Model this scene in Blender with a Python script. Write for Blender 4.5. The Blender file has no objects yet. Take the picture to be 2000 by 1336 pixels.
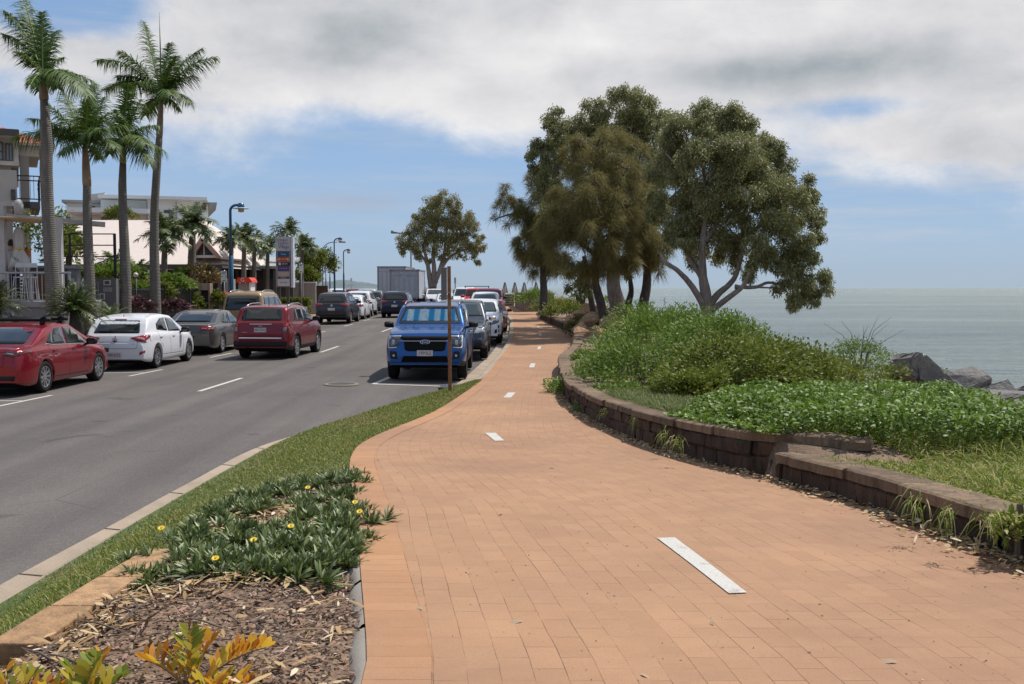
import bpy, bmesh, math, random
import numpy as np
from math import radians, sin, cos, tan, pi, atan2, sqrt
from mathutils import Vector, Matrix
from mathutils.bvhtree import BVHTree
from mathutils.geometry import delaunay_2d_cdt

S = bpy.context.scene
C = S.collection
random.seed(7); RNG = np.random.default_rng(7)

# ---------------------------------------------------------------- camera
F_PX = 1944.0; PITCH = math.atan(106.0/F_PX); CAM_H = 2.2
cd = bpy.data.cameras.new("camera"); cam = bpy.data.objects.new("camera", cd); C.objects.link(cam)
cd.sensor_width = 36.0; cd.lens = 36.0*F_PX/2000.0; cd.clip_start = 0.1; cd.clip_end = 30000
cam.location = (0, 0, CAM_H); cam.rotation_euler = (pi/2-PITCH, 0, 0)
S.camera = cam
S.render.resolution_x = 1024; S.render.resolution_y = 684
S.view_settings.view_transform = 'Standard'; S.view_settings.look = 'None'
S.view_settings.exposure = 0.0; S.view_settings.gamma = 1.0

# ---------------------------------------------------------------- sun and sky
SUN_EL = radians(60); SUN_AZ = radians(50)     # azimuth from +Y (north) towards +X
sl = bpy.data.lights.new("sun", 'SUN'); sl.energy = 5.0; sl.angle = radians(0.5); sl.color = (1.0, 0.955, 0.89)
sun = bpy.data.objects.new("sun", sl); C.objects.link(sun)
sdir = Vector((sin(SUN_AZ)*cos(SUN_EL), cos(SUN_AZ)*cos(SUN_EL), sin(SUN_EL)))
sun.rotation_euler = sdir.to_track_quat('Z', 'Y').to_euler()

W = bpy.data.worlds.new("World"); S.world = W; W.use_nodes = True
def build_world():
    nt = W.node_tree; nt.nodes.clear(); N = nt.nodes; L = nt.links
    def n(t, **k):
        o = N.new(t)
        for a, b in k.items(): setattr(o, a, b)
        return o
    def put(sock, v):
        if hasattr(v, 'is_linked') or hasattr(v, 'links'): L.new(v, sock)
        else: sock.default_value = v
    def m(op, a, b=None, c=None, clamp=False):
        o = n('ShaderNodeMath', operation=op, use_clamp=clamp)
        put(o.inputs[0], a)
        if b is not None: put(o.inputs[1], b)
        if c is not None: put(o.inputs[2], c)
        return o.outputs[0]
    def ss(x, a, b):
        o = n('ShaderNodeMapRange', interpolation_type='SMOOTHSTEP')
        put(o.inputs[0], x); o.inputs[1].default_value = a; o.inputs[2].default_value = b
        return o.outputs[0]
    def mix(f, a, b):
        o = n('ShaderNodeMix', data_type='RGBA')
        put(o.inputs[0], f); put(o.inputs[6], a); put(o.inputs[7], b)
        return o.outputs[2]
    def noise(vec, sc, det=6, rough=0.55, dist=0.0):
        o = n('ShaderNodeTexNoise'); L.new(vec, o.inputs['Vector'])
        o.inputs['Scale'].default_value = sc; o.inputs['Detail'].default_value = det
        o.inputs['Roughness'].default_value = rough; o.inputs['Distortion'].default_value = dist
        return o.outputs['Fac']
    def comb(x, y, z=0.0):
        o = n('ShaderNodeCombineXYZ'); put(o.inputs[0], x); put(o.inputs[1], y); put(o.inputs[2], z)
        return o.outputs[0]
    def gauss(az, el, a0, e0, sa, se):
        da = m('DIVIDE', m('SUBTRACT', az, a0), sa); de = m('DIVIDE', m('SUBTRACT', el, e0), se)
        r = m('ADD', m('MULTIPLY', da, da), m('MULTIPLY', de, de))
        return m('POWER', 2.718, m('MULTIPLY', r, -1.0))
    sky = n('ShaderNodeTexSky', sky_type='NISHITA'); sky.sun_disc = False
    sky.sun_elevation = SUN_EL; sky.sun_rotation = SUN_AZ; sky.altitude = 10
    sky.air_density = 1.0; sky.dust_density = 1.2; sky.ozone_density = 1.6
    tc = n('ShaderNodeTexCoord'); sp = n('ShaderNodeSeparateXYZ'); L.new(tc.outputs['Generated'], sp.inputs[0])
    x, y, z = sp.outputs
    az = m('ARCTAN2', x, y); el = m('ARCSINE', z)
    # base clear sky: the sky texture, kept a little bluer and softer near the horizon
    grad = n('ShaderNodeValToRGB'); L.new(m('MULTIPLY', el, 2.5, clamp=True), grad.inputs[0])
    e = grad.color_ramp.elements
    e[0].position = 0.0; e[0].color = (4.1, 5.15, 6.3, 1); e[1].position = 1.0; e[1].color = (2.3, 3.7, 6.2, 1)
    q = e.new(0.12); q.color = (3.8, 5.3, 7.2, 1); q = e.new(0.30); q.color = (3.2, 4.9, 7.5, 1); q = e.new(0.60); q.color = (2.6, 4.2, 6.9, 1)
    base = mix(0.92, sky.outputs[0], grad.outputs[0])
    # cloud deck
    v1 = comb(m('MULTIPLY', az, 1.0), m('MULTIPLY', el, 1.7), 3.7)
    n1 = noise(v1, 3.2, 8, 0.52, 0.25); n2 = noise(comb(az, m('MULTIPLY', el, 1.7), 9.1), 9.0, 7, 0.62, 0.2)
    n3 = noise(comb(az, m('MULTIPLY', el, 3.2), 1.3), 2.6, 3, 0.5)
    right = ss(az, 0.22, 0.42); left = ss(az, -0.22, -0.36)
    bound = m('ADD', m('SUBTRACT', 0.148, m('MULTIPLY', right, 0.055)), m('MULTIPLY', left, 0.012))
    hgt = m('SUBTRACT', el, bound)
    wob = m('ADD', m('MULTIPLY', m('SUBTRACT', n1, 0.5), 0.22), m('MULTIPLY', m('SUBTRACT', n2, 0.5), 0.10))
    cov0 = m('ADD', hgt, wob)
    cov0 = m('SUBTRACT', cov0, m('MULTIPLY', gauss(az, el, -0.425, 0.255, 0.085, 0.035), 0.16))
    cov0 = m('SUBTRACT', cov0, m('MULTIPLY', gauss(az, el, 0.345, 0.168, 0.07, 0.015), 0.07))
    cov0 = m('ADD', cov0, m('MULTIPLY', gauss(az, el, -0.47, 0.215, 0.10, 0.022), 0.07))
    cov0 = m('ADD', cov0, m('MULTIPLY', gauss(az, el, 0.40, 0.135, 0.16, 0.035), 0.07))
    cov0 = m('ADD', cov0, m('MULTIPLY', gauss(az, el, 0.04, 0.20, 0.20, 0.045), 0.07))
    cov = ss(cov0, -0.012, 0.060)
    # higher up and behind, the deck breaks into scattered clouds with blue between
    n5 = noise(tc.outputs['Generated'], 2.2, 6, 0.6)
    scat = ss(n5, 0.50, 0.62); away = m('MAXIMUM', ss(el, 0.36, 0.55), ss(m('ABSOLUTE', az), 0.75, 1.1))
    cov = m('ADD', m('MULTIPLY', cov, m('SUBTRACT', 1.0, away)), m('MULTIPLY', away, m('MULTIPLY', scat, ss(el, 0.08, 0.2))))
    # body shading: pale tops, blue grey bases
    shade = m('ADD', m('MULTIPLY', n3, 1.0), m('MULTIPLY', m('SUBTRACT', n2, 0.5), 0.55))
    shade = m('SUBTRACT', shade, m('MULTIPLY', gauss(az, el, 0.26, 0.205, 0.22, 0.022), 0.25))
    shade = m('SUBTRACT', shade, m('MULTIPLY', gauss(az, el, -0.13, 0.225, 0.16, 0.028), 0.16))
    shade = m('ADD', shade, m('MULTIPLY', gauss(az, el, 0.05, 0.235, 0.14, 0.03), 0.16))
    shade = m('SUBTRACT', shade, m('MULTIPLY', gauss(az, el, 0.42, 0.125, 0.12, 0.02), 0.12))
    cr = n('ShaderNodeValToRGB'); L.new(shade, cr.inputs[0]); e = cr.color_ramp.elements
    e[0].position = 0.10; e[0].color = (3.5, 4.0, 4.3, 1); e[1].position = 0.66; e[1].color = (8.9, 8.8, 8.8, 1)
    q = e.new(0.42); q.color = (6.9, 6.9, 7.15, 1)
    # thin streaks low in the sky
    n4 = noise(comb(az, m('MULTIPLY', el, 9.0), 5.0), 5.0, 6, 0.6)
    st = m('MULTIPLY', ss(n4, 0.42, 0.72), m('MULTIPLY', ss(el, 0.015, 0.06), m('ADD', 0.30, m('MULTIPLY', ss(az, 0.1, 0.4), 0.45))))
    low = mix(st, base, (5.6, 6.0, 6.6, 1))
    g2 = m('MULTIPLY', gauss(az, el, -0.165, 0.083, 0.09, 0.010), m('MULTIPLY', ss(n2, 0.35, 0.6), 0.55))
    low = mix(g2, low, (4.2, 4.6, 5.5, 1))
    fin = mix(cov, low, cr.outputs[0])
    bg = n('ShaderNodeBackground'); L.new(fin, bg.inputs[0]); bg.inputs[1].default_value = 0.1
    out = n('ShaderNodeOutputWorld'); L.new(bg.outputs[0], out.inputs[0])
build_world()

# ---------------------------------------------------------------- pixel helpers (photo pixels -> points of the place)
def ray(px, py):
    u = (px-1000.0)/F_PX; v = (668.0-py)/F_PX
    return Vector((u, cos(PITCH)+v*sin(PITCH), -sin(PITCH)+v*cos(PITCH)))
def P(px, py, Y):
    d = ray(px, py); k = Y/d.y
    return Vector((d.x*k, Y, CAM_H+d.z*k))
def G(px, py, zf=0.0):
    d = ray(px, py)
    if not callable(zf):
        k = (zf-CAM_H)/d.z; return Vector((d.x*k, d.y*k, zf))
    lo, hi = 0.5, 400.0
    for _ in range(50):
        mid = (lo+hi)/2
        if CAM_H+d.z*mid > zf(d.y*mid): lo = mid
        else: hi = mid
    return Vector((d.x*lo, d.y*lo, CAM_H+d.z*lo))
def sstep(a, b, x):
    t = np.clip((np.asarray(x, float)-a)/(b-a), 0, 1); return t*t*(3-2*t)
def lerp(a, b, t): return a+(b-a)*t

# ---------------------------------------------------------------- tags
def tag(o, label=None, cat=None, group=None, kind=None):
    if label: o['label'] = label
    if cat: o['category'] = cat
    if group: o['group'] = group
    if kind: o['kind'] = kind
    return o
def thing(name, label, cat, loc=(0, 0, 0), rz=0.0, group=None):
    o = bpy.data.objects.new(name, None); C.objects.link(o); o.location = loc; o.rotation_euler = (0, 0, rz)
    o.empty_display_size = 0.2
    return tag(o, label, cat, group)
def link_mesh(name, me, parent=None):
    o = bpy.data.objects.new(name, me); C.objects.link(o)
    if parent is not None: o.parent = parent
    return o
def copy_tree(o, parent=None):
    c = o.copy(); C.objects.link(c)
    if parent is not None: c.parent = parent
    for ch in list(o.children): copy_tree(ch, c)
    return c

# ---------------------------------------------------------------- mesh builder
class MB:
    def __init__(s): s.v = []; s.f = []; s.mi = []; s.n = 0
    def add(s, verts, faces, mi=0):
        verts = np.asarray(verts, float).reshape(-1, 3); s.v.append(verts)
        for f in faces: s.f.append([i+s.n for i in f]); s.mi.append(mi)
        s.n += len(verts); return s
    def box(s, x0, x1, y0, y1, z0, z1, mi=0, M=None):
        v = np.array([(x, y, z) for z in (z0, z1) for y in (y0, y1) for x in (x0, x1)], float)
        if M is not None: v = np.array([tuple(M @ Vector(p)) for p in v])
        return s.add(v, [(0, 2, 3, 1), (4, 5, 7, 6), (0, 1, 5, 4), (2, 6, 7, 3), (0, 4, 6, 2), (1, 3, 7, 5)], mi)
    def bar(s, a, b, w, h=None, mi=0, up=(0, 0, 1)):
        a = Vector(a); b = Vector(b); h = h or w; d = (b-a); L = d.length
        if L < 1e-6: return s
        d.normalize(); up = Vector(up)
        if abs(d.dot(up)) > .98: up = Vector((1, 0, 0))
        x = d.cross(up).normalized(); u = x.cross(d)
        v = [a+x*i*w/2+u*j*h/2 for i, j in ((-1, -1), (1, -1), (1, 1), (-1, 1))]+[b+x*i*w/2+u*j*h/2 for i, j in ((-1, -1), (1, -1), (1, 1), (-1, 1))]
        return s.add(v, [(3, 2, 1, 0), (4, 5, 6, 7), (0, 1, 5, 4), (1, 2, 6, 5), (2, 3, 7, 6), (3, 0, 4, 7)], mi)
    def tube(s, pts, rad, seg=8, mi=0, cap=True, jit=0.0):
        pts = [Vector(p) for p in pts]; n = len(pts)
        if np.isscalar(rad): rad = [rad]*n
        T = [(pts[min(i+1, n-1)]-pts[max(i-1, 0)]).normalized() for i in range(n)]
        u = T[0].cross(Vector((0, 0, 1)))
        if u.length < .05: u = T[0].cross(Vector((1, 0, 0)))
        u.normalize(); V = []
        for i in range(n):
            u = (u-T[i]*u.dot(T[i])).normalized(); w = T[i].cross(u)
            for k in range(seg):
                a = 2*pi*k/seg; r = rad[i]*(1+(random.random()-.5)*jit)
                V.append(pts[i]+u*cos(a)*r+w*sin(a)*r)
        Fc = [(i*seg+k, i*seg+(k+1) % seg, (i+1)*seg+(k+1) % seg, (i+1)*seg+k) for i in range(n-1) for k in range(seg)]
        if cap: Fc += [tuple(range(seg-1, -1, -1)), tuple((n-1)*seg+k for k in range(seg))]
        return s.add(V, Fc, mi)
    def lathe(s, prof, seg=24, M=None, mi=0):      # prof [(r, z)] round local z
        V = [Vector((r*cos(2*pi*k/seg), r*sin(2*pi*k/seg), z)) for r, z in prof for k in range(seg)]
        if M is not None: V = [M @ p for p in V]
        n = len(prof)
        return s.add(V, [(i*seg+k, i*seg+(k+1) % seg, (i+1)*seg+(k+1) % seg, (i+1)*seg+k) for i in range(n-1) for k in range(seg)], mi)
    def grid(s, R, mi=0, flip=False):              # R rows x cols x 3
        R = np.asarray(R, float); a, b = R.shape[:2]
        Fc = []
        for i in range(a-1):
            for j in range(b-1):
                q = (i*b+j, i*b+j+1, (i+1)*b+j+1, (i+1)*b+j)
                Fc.append(q[::-1] if flip else q)
        return s.add(R.reshape(-1, 3), Fc, mi)
    def prism(s, poly, M, d, mi=0):                # 2D polygon extruded 0..d along local z
        n = len(poly); V = [M @ Vector((p[0], p[1], 0)) for p in poly]+[M @ Vector((p[0], p[1], d)) for p in poly]
        return s.add(V, [tuple(range(n-1, -1, -1)), tuple(range(n, 2*n))]+[(i, (i+1) % n, n+(i+1) % n, n+i) for i in range(n)], mi)
    def mesh(s, name, mats, smooth=False):
        me = bpy.data.meshes.new(name); V = np.concatenate(s.v) if s.v else np.zeros((0, 3))
        me.from_pydata(V.tolist(), [], s.f)
        if not isinstance(mats, (list, tuple)): mats = [mats]
        for m_ in mats: me.materials.append(m_)
        if len(mats) > 1: me.polygons.foreach_set('material_index', s.mi)
        if smooth: me.polygons.foreach_set('use_smooth', [True]*len(me.polygons))
        me.update(); return me
    def build(s, name, mats, parent=None, smooth=False):
        return link_mesh(name, s.mesh(name, mats, smooth), parent)

def fast_mesh(name, V, Q, mats, mi=None, smooth=False, k=4):
    """numpy vertices and k-gons"""
    me = bpy.data.meshes.new(name); V = np.asarray(V, np.float32).reshape(-1, 3); Q = np.asarray(Q, np.int32).reshape(-1, k)
    me.vertices.add(len(V)); me.vertices.foreach_set('co', V.ravel())
    me.loops.add(Q.size); me.loops.foreach_set('vertex_index', Q.ravel())
    me.polygons.add(len(Q)); me.polygons.foreach_set('loop_start', np.arange(0, Q.size, k, dtype=np.int32))
    if not isinstance(mats, (list, tuple)): mats = [mats]
    for m_ in mats: me.materials.append(m_)
    if mi is not None: me.polygons.foreach_set('material_index', np.asarray(mi, np.int32))
    if smooth: me.polygons.foreach_set('use_smooth', np.ones(len(Q), bool))
    me.update(calc_edges=True); me.validate(); return me

# ---------------------------------------------------------------- materials
MATS = {}
class NT:
    def __init__(s, name):
        s.m = bpy.data.materials.new(name); s.m.use_nodes = True; s.t = s.m.node_tree; s.N = s.t.nodes; s.L = s.t.links
        s.b = s.N['Principled BSDF']; s.out = s.N['Material Output']
    def n(s, t, **k):
        o = s.N.new(t)
        for a, b in k.items(): setattr(o, a, b)
        return o
    def put(s, sock, v):
        if hasattr(v, 'links'): s.L.new(v, sock)
        elif isinstance(v, (tuple, list)) and len(v) == 3 and sock.type == 'RGBA': sock.default_value = (*v, 1)
        else: sock.default_value = v
    def math(s, op, a, b=None, clamp=False):
        o = s.n('ShaderNodeMath', operation=op, use_clamp=clamp); s.put(o.inputs[0], a)
        if b is not None: s.put(o.inputs[1], b)
        return o.outputs[0]
    def mix(s, f, a, b, bt='MIX'):
        o = s.n('ShaderNodeMix', data_type='RGBA', blend_type=bt); s.put(o.inputs[0], f); s.put(o.inputs[6], a); s.put(o.inputs[7], b)
        return o.outputs[2]
    def coord(s, kind='Object', sc=(1, 1, 1), rot=(0, 0, 0)):
        tc = s.n('ShaderNodeTexCoord'); mp = s.n('ShaderNodeMapping'); s.L.new(tc.outputs[kind], mp.inputs[0])
        mp.inputs['Scale'].default_value = sc; mp.inputs['Rotation'].default_value = rot; return mp.outputs[0]
    def noise(s, vec, sc, det=4, rough=0.55, dist=0.0):
        o = s.n('ShaderNodeTexNoise'); s.L.new(vec, o.inputs['Vector']); o.inputs['Scale'].default_value = sc
        o.inputs['Detail'].default_value = det; o.inputs['Roughness'].default_value = rough; o.inputs['Distortion'].default_value = dist
        return o.outputs['Fac']
    def ramp(s, f, stops, interp='LINEAR'):
        o = s.n('ShaderNodeValToRGB'); s.L.new(f, o.inputs[0]); o.color_ramp.interpolation = interp; e = o.color_ramp.elements
        e[0].position = stops[0][0]; e[0].color = (*stops[0][1], 1); e[1].position = stops[-1][0]; e[1].color = (*stops[-1][1], 1)
        for p_, c_ in stops[1:-1]: q = e.new(p_); q.color = (*c_, 1)
        return o.outputs[0]
    def mr(s, f, a, b, c=0.0, d=1.0):
        o = s.n('ShaderNodeMapRange'); s.put(o.inputs[0], f)
        for i, v in enumerate((a, b, c, d)): o.inputs[i+1].default_value = v
        return o.outputs[0]
    def bump(s, h, strength=0.3, dist=0.01):
        o = s.n('ShaderNodeBump'); s.L.new(h, o.inputs['Height']); o.inputs['Strength'].default_value = strength
        o.inputs['Distance'].default_value = dist; s.L.new(o.outputs[0], s.b.inputs['Normal']); return o.outputs[0]
    def set(s, **k):
        for a, v in k.items(): s.put(s.b.inputs[a.replace('_', ' ')], v)
        return s

def plain(name, col, rough=0.6, metal=0.0, var=0.12, sc=3.0, coat=0.0, spec=None, bump=0.0, bsc=60.0):
    """paint, metal or plastic with slight unevenness"""
    if name in MATS: return MATS[name]
    t = NT(name); v = t.coord('Object'); nz = t.noise(v, sc, 5, 0.6)
    c0 = tuple(c*(1-var) for c in col); c1 = tuple(min(1, c*(1+var)) for c in col)
    t.set(Base_Color=t.ramp(nz, [(0.3, c0), (0.7, c1)]), Roughness=rough, Metallic=metal)
    if coat: t.b.inputs['Coat Weight'].default_value = coat; t.b.inputs['Coat Roughness'].default_value = 0.03
    if spec is not None: t.b.inputs['Specular IOR Level'].default_value = spec
    if bump: t.bump(t.noise(v, bsc, 4), bump, 0.01)
    MATS[name] = t.m; return t.m

def leaf_mat(name, stops, rough=0.5, trans=0.35, spec=0.4, clump=0.0, csc=0.8):
    """leaves: colour differs from leaf to leaf, thin and slightly see-through"""
    if name in MATS: return MATS[name]
    t = NT(name); g = t.n('ShaderNodeNewGeometry'); f = g.outputs['Random Per Island']
    if clump:
        f = t.math('ADD', t.math('MULTIPLY', f, 1-clump), t.math('MULTIPLY', t.noise(t.coord('Object'), csc, 3), clump))
    col = t.ramp(f, stops); t.set(Base_Color=col, Roughness=rough)
    t.b.inputs['Specular IOR Level'].default_value = spec
    tr = t.n('ShaderNodeBsdfTranslucent'); t.L.new(t.mix(0.5, col, (0.5, 0.55, 0.08), 'MIX') if False else col, tr.inputs[0])
    mx = t.n('ShaderNodeMixShader'); mx.inputs[0].default_value = trans
    t.L.new(t.b.outputs[0], mx.inputs[1]); t.L.new(tr.outputs[0], mx.inputs[2]); t.L.new(mx.outputs[0], t.out.inputs[0])
    MATS[name] = t.m; return t.m
# ================================================================ terrain lines
def roadZ(Y): return 0.30*sstep(30, 62, Y)
_ZY = np.array([0, 2, 3.5, 5, 7, 9, 12, 15, 18, 21, 200.0]); _ZZ = np.array([.93, .90, .87, .82, .70, .58, .41, .28, .19, .15, .15])
def pathZ(Y):
    Y = np.asarray(Y, float); a = 0
    for d in (-1.4, -.7, 0, .7, 1.4): a = a+np.interp(Y+d, _ZY, _ZZ)
    return a/5+roadZ(Y)
def curve(pts):                       # X as a smooth function of Y
    pts = sorted(pts, key=lambda p: p[1]); xs = np.array([p[0] for p in pts]); ys = np.array([p[1] for p in pts])
    def f(Y, w=0.5):
        Y = np.asarray(Y, float); k = w*(0.4+Y*0.05)
        return sum(np.interp(Y+d*k, ys, xs) for d in (-1, -.5, 0, .5, 1))/5
    return f
def GPt(px, py): p = G(px, py, lambda Y: float(pathZ(Y))); return (p.x, p.y)
def G0(px, py): p = G(px, py, 0.0); return (p.x, p.y)
# asphalt edge on the near side (pixel readings on the road plane), then along the parked cars
asph = [(-3.85, -6), (-3.80, 5)]+[G0(*q) for q in ((0, 1138), (220, 1022), (306, 974), (382, 934), (472, 884), (544, 857), (652, 832), (760, 799), (868, 765))]
asph += [(-1.32, 22.4), (-1.2, 24), (-1.04, 27), (-.82, 31), (-.62, 36), (-.52, 42), (-.46, 56), (-.8, 64), (-2.3, 74), (-5.5, 88), (-10, 105), (-17, 125)]
f_asph = curve(asph)
# back of kerb
kerb = [(-3.40, -6), (-3.36, 5), (-3.31, 8.8), (-3.24, 11), (-3.15, 13), (-2.95, 14.6), (-2.5, 16.2), (-1.97, 18.3), (-1.12, 21.0), (-.66, 22.6), (-.55, 24), (-.45, 27), (-.26, 31), (-.06, 36), (.04, 42), (.08, 56), (-.2, 64), (-1.9, 74), (-5.1, 88), (-9.6, 105), (-16.6, 125)]
f_kerb = curve(kerb)
pl = [(-.62, -6), (-.64, 2)]+[GPt(*q) for q in ((722, 1336), (712, 1200), (703, 1100), (697, 1000), (684, 930), (682, 895), (700, 868), (745, 845), (840, 808), (900, 772))]+[(-.64, 22.7), (-.45, 27), (-.26, 31), (-.06, 36), (.04, 42), (.08, 56), (-.2, 64), (-1.5, 80), (-1.5, 130)]
f_pl = curve(pl)
pr = [(2.9, -6), (2.78, 3)]+[GPt(*q) for q in ((2000, 1098), (1850, 1048), (1700, 990), (1500, 933), (1360, 900), (1250, 864), (1160, 824), (1112, 790), (1097, 765), (1094, 748))]+[(1.15, 24.5), (1.75, 29), (2.25, 35), (2.42, 40.5), (2.35, 45), (2.0, 50), (1.55, 58), (1.5, 66), (2.2, 80), (3.8, 97)]
f_pr = curve(pr)
def XL(Y): return -11.9+0.9*sstep(30, 52, Y)-16*sstep(62, 140, Y)       # far kerb line
def wall_h(Y): return np.interp(Y, [0, 4.5, 7.6, 8.1, 12, 20, 24, 60, 66], [.21, .22, .23, .34, .36, .36, .36, .40, .30])

def bank(u, Y):
    """height of the planted bank u metres behind the retaining wall"""
    b = pathZ(Y)+wall_h(Y)
    fall = -3.4-b
    w0 = 3.0+2.4*sstep(11, 15, Y)+0.3*np.sin(Y*.35)
    return b-0.05*u-0.03+fall*sstep(w0, w0+8.5, u)
def bankZ(x, Y): return float(bank(max(0.0, x-float(f_pr(Y))-.2), Y))

rowsY = np.concatenate([np.arange(-6, 26, .25), np.arange(26, 70, .7), np.arange(70, 130, 3), [140, 170, 200]])
def strip(name, fa, fb, za, zb, n, mat_, Y0, Y1, off=0.0, uv=None, kind='structure', bend=None, cls=None):
    ys = rowsY[(rowsY >= Y0) & (rowsY <= Y1)]; R = []
    for Y in ys:
        a, b = float(fa(Y)), float(fb(Y)); t = np.linspace(0, 1, n+1)
        z = za(Y)+(zb(Y)-za(Y))*(t if bend is None else bend(t))+off
        R.append(np.stack([a+(b-a)*t, np.full(n+1, Y), z], 1))
    m_ = MB().grid(np.array(R), flip=False); o = m_.build(name, mat_, None, True)
    return tag(o, kind=kind)

def vprof(u, Y):
    k = float(sstep(6.6, 9.5, Y)); return (1-k)*float(sstep(0, .56, u))+k*float(sstep(0, 1, u))
def vergeZ(x, Y):
    xk = float(f_kerb(Y)); xp = max(float(f_pl(Y)), xk+.01); u = min(1, max(0, (x-xk)/(xp-xk))); rz = float(roadZ(Y)); pz = float(pathZ(Y))
    return rz+.115+(pz-.03-rz-.115)*vprof(u, Y)
# ---- ground materials
def m_asphalt():
    t = NT('asphalt'); v = t.coord('Object'); a = t.noise(v, 0.35, 5, .6); b = t.noise(v, 55, 3, .7); c = t.noise(t.coord('Object', (1, .12, 1)), 1.2, 4, .6)
    base = t.ramp(a, [(.3, (.074, .064, .060)), (.7, (.118, .103, .096))])
    base = t.mix(t.mr(t.noise(v, 24, 3, .8), .50, .72, 0, .55), base, (.20, .18, .165)); base = t.mix(t.mr(b, .35, .7, 0, .6), base, (.19, .17, .155)); base = t.mix(t.mr(c, .5, .75, 0, .28), base, (.052, .047, .046))
    vo = t.n('ShaderNodeTexVoronoi'); t.L.new(t.coord('Object'), vo.inputs[0]); vo.inputs['Scale'].default_value = 95
    base = t.mix(t.mr(vo.outputs['Distance'], .0, .35, .45, 0), base, (.05, .046, .045))
    trk = t.noise(t.coord('Object', (1.1, .02, 1)), 1.0, 2, .5); base = t.mix(t.mr(trk, .42, .62, 0, .30), base, (.045, .041, .040))
    oil = t.noise(v, .9, 3, .5, .6); base = t.mix(t.mr(oil, .66, .74, 0, .55), base, (.035, .032, .031))
    crk = t.n('ShaderNodeTexVoronoi'); crk.feature = 'DISTANCE_TO_EDGE'; t.L.new(t.coord('Object', (.28, .16, 1)), crk.inputs[0]); crk.inputs['Scale'].default_value = 1.1
    base = t.mix(t.math('MULTIPLY', t.mr(crk.outputs['Distance'], .0, .004, .35, 0), t.mr(a, .52, .62)), base, (.02, .018, .018))
    t.b.inputs['Specular IOR Level'].default_value = .2
    t.set(Base_Color=base, Roughness=.9); t.bump(vo.outputs['Distance'], .45, .006); return t.m
def m_concrete(name, c0, c1, sc=18):
    t = NT(name); v = t.coord('Object'); a = t.noise(v, 1.3, 5, .65); b = t.noise(v, sc*4, 3, .7)
    col = t.ramp(a, [(.28, c0), (.72, c1)]); col = t.mix(t.mr(b, .45, .8, 0, .5), col, tuple(x*.55 for x in c0))
    t.set(Base_Color=col, Roughness=.9); t.bump(b, .4, .004); return t.m
def m_pavers(name, bw, bh, uvname='UVMap', stag=.5, c=((.332, .187, .103), (.386, .220, .123)), mortar=(.16, .085, .055)):
    t = NT(name); uv = t.n('ShaderNodeUVMap', uv_map=uvname); br = t.n('ShaderNodeTexBrick'); wob = t.n('ShaderNodeVectorMath', operation='ADD')
    nn = t.n('ShaderNodeTexNoise'); nn.inputs['Scale'].default_value = 5; t.L.new(uv.outputs[0], nn.inputs['Vector'])
    sc = t.n('ShaderNodeVectorMath', operation='SCALE'); t.L.new(nn.outputs['Color'], sc.inputs[0]); sc.inputs['Scale'].default_value = .012
    t.L.new(uv.outputs[0], wob.inputs[0]); t.L.new(sc.outputs[0], wob.inputs[1]); t.L.new(wob.outputs[0], br.inputs['Vector'])
    br.offset = stag; br.inputs['Scale'].default_value = 1; br.inputs['Brick Width'].default_value = bw; br.inputs['Row Height'].default_value = bh
    br.inputs['Mortar Size'].default_value = .0021; br.inputs['Mortar Smooth'].default_value = .3; br.inputs['Bias'].default_value = 0
    br.inputs['Color1'].default_value = (*c[0], 1); br.inputs['Color2'].default_value = (*c[1], 1); br.inputs['Mortar'].default_value = (*c[0], 1)
    v = t.coord('Object'); a = t.noise(v, .55, 6, .62); b = t.noise(v, 120, 3, .75); d = t.noise(v, 4.5, 5, .65)
    col = t.mix(t.mr(a, .36, .64, 0, .75), br.outputs['Color'], (.25, .140, .088))
    col = t.mix(t.mr(d, .45, .75, 0, .32), col, (.40, .25, .14))
    col = t.mix(t.mr(b, .52, .78, 0, .55), col, (.20, .11, .07)); col = t.mix(t.mr(b, .15, .42, .35, 0), col, (.56, .38, .25))
    # joints open and close along the path
    j = t.math('MULTIPLY', br.outputs['Fac'], t.mr(t.noise(v, 2.6, 4, .7), .42, .60, .04, 1.0))
    col = t.mix(j, col, mortar)
    t.b.inputs['Specular IOR Level'].default_value = .25; t.set(Base_Color=col, Roughness=.86)
    h = t.math('SUBTRACT', t.math('MULTIPLY', b, .25), j); t.bump(h, .5, .004); return t.m
def m_soil():
    t = NT('soil'); v = t.coord('Object'); a = t.noise(v, 2.2, 6, .65); b = t.noise(v, 30, 5, .7)
    col = t.ramp(a, [(.3, (.085, .052, .034)), (.7, (.20, .125, .078))]); col = t.mix(t.mr(b, .4, .75), col, (.30, .20, .125))
    t.set(Base_Color=col, Roughness=.95); t.bump(b, .8, .02); return t.m
def m_lawn():
    t = NT('lawn'); v = t.coord('Object'); a = t.noise(v, .9, 6, .6); b = t.noise(v, 40, 4, .7)
    col = t.ramp(a, [(.36, (.060, .105, .022)), (.56, (.095, .125, .035)), (.68, (.20, .15, .07))])
    col = t.mix(t.mr(b, .4, .8, 0, .6), col, (.03, .045, .012)); t.set(Base_Color=col, Roughness=.95); t.bump(b, .9, .02); return t.m
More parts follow.
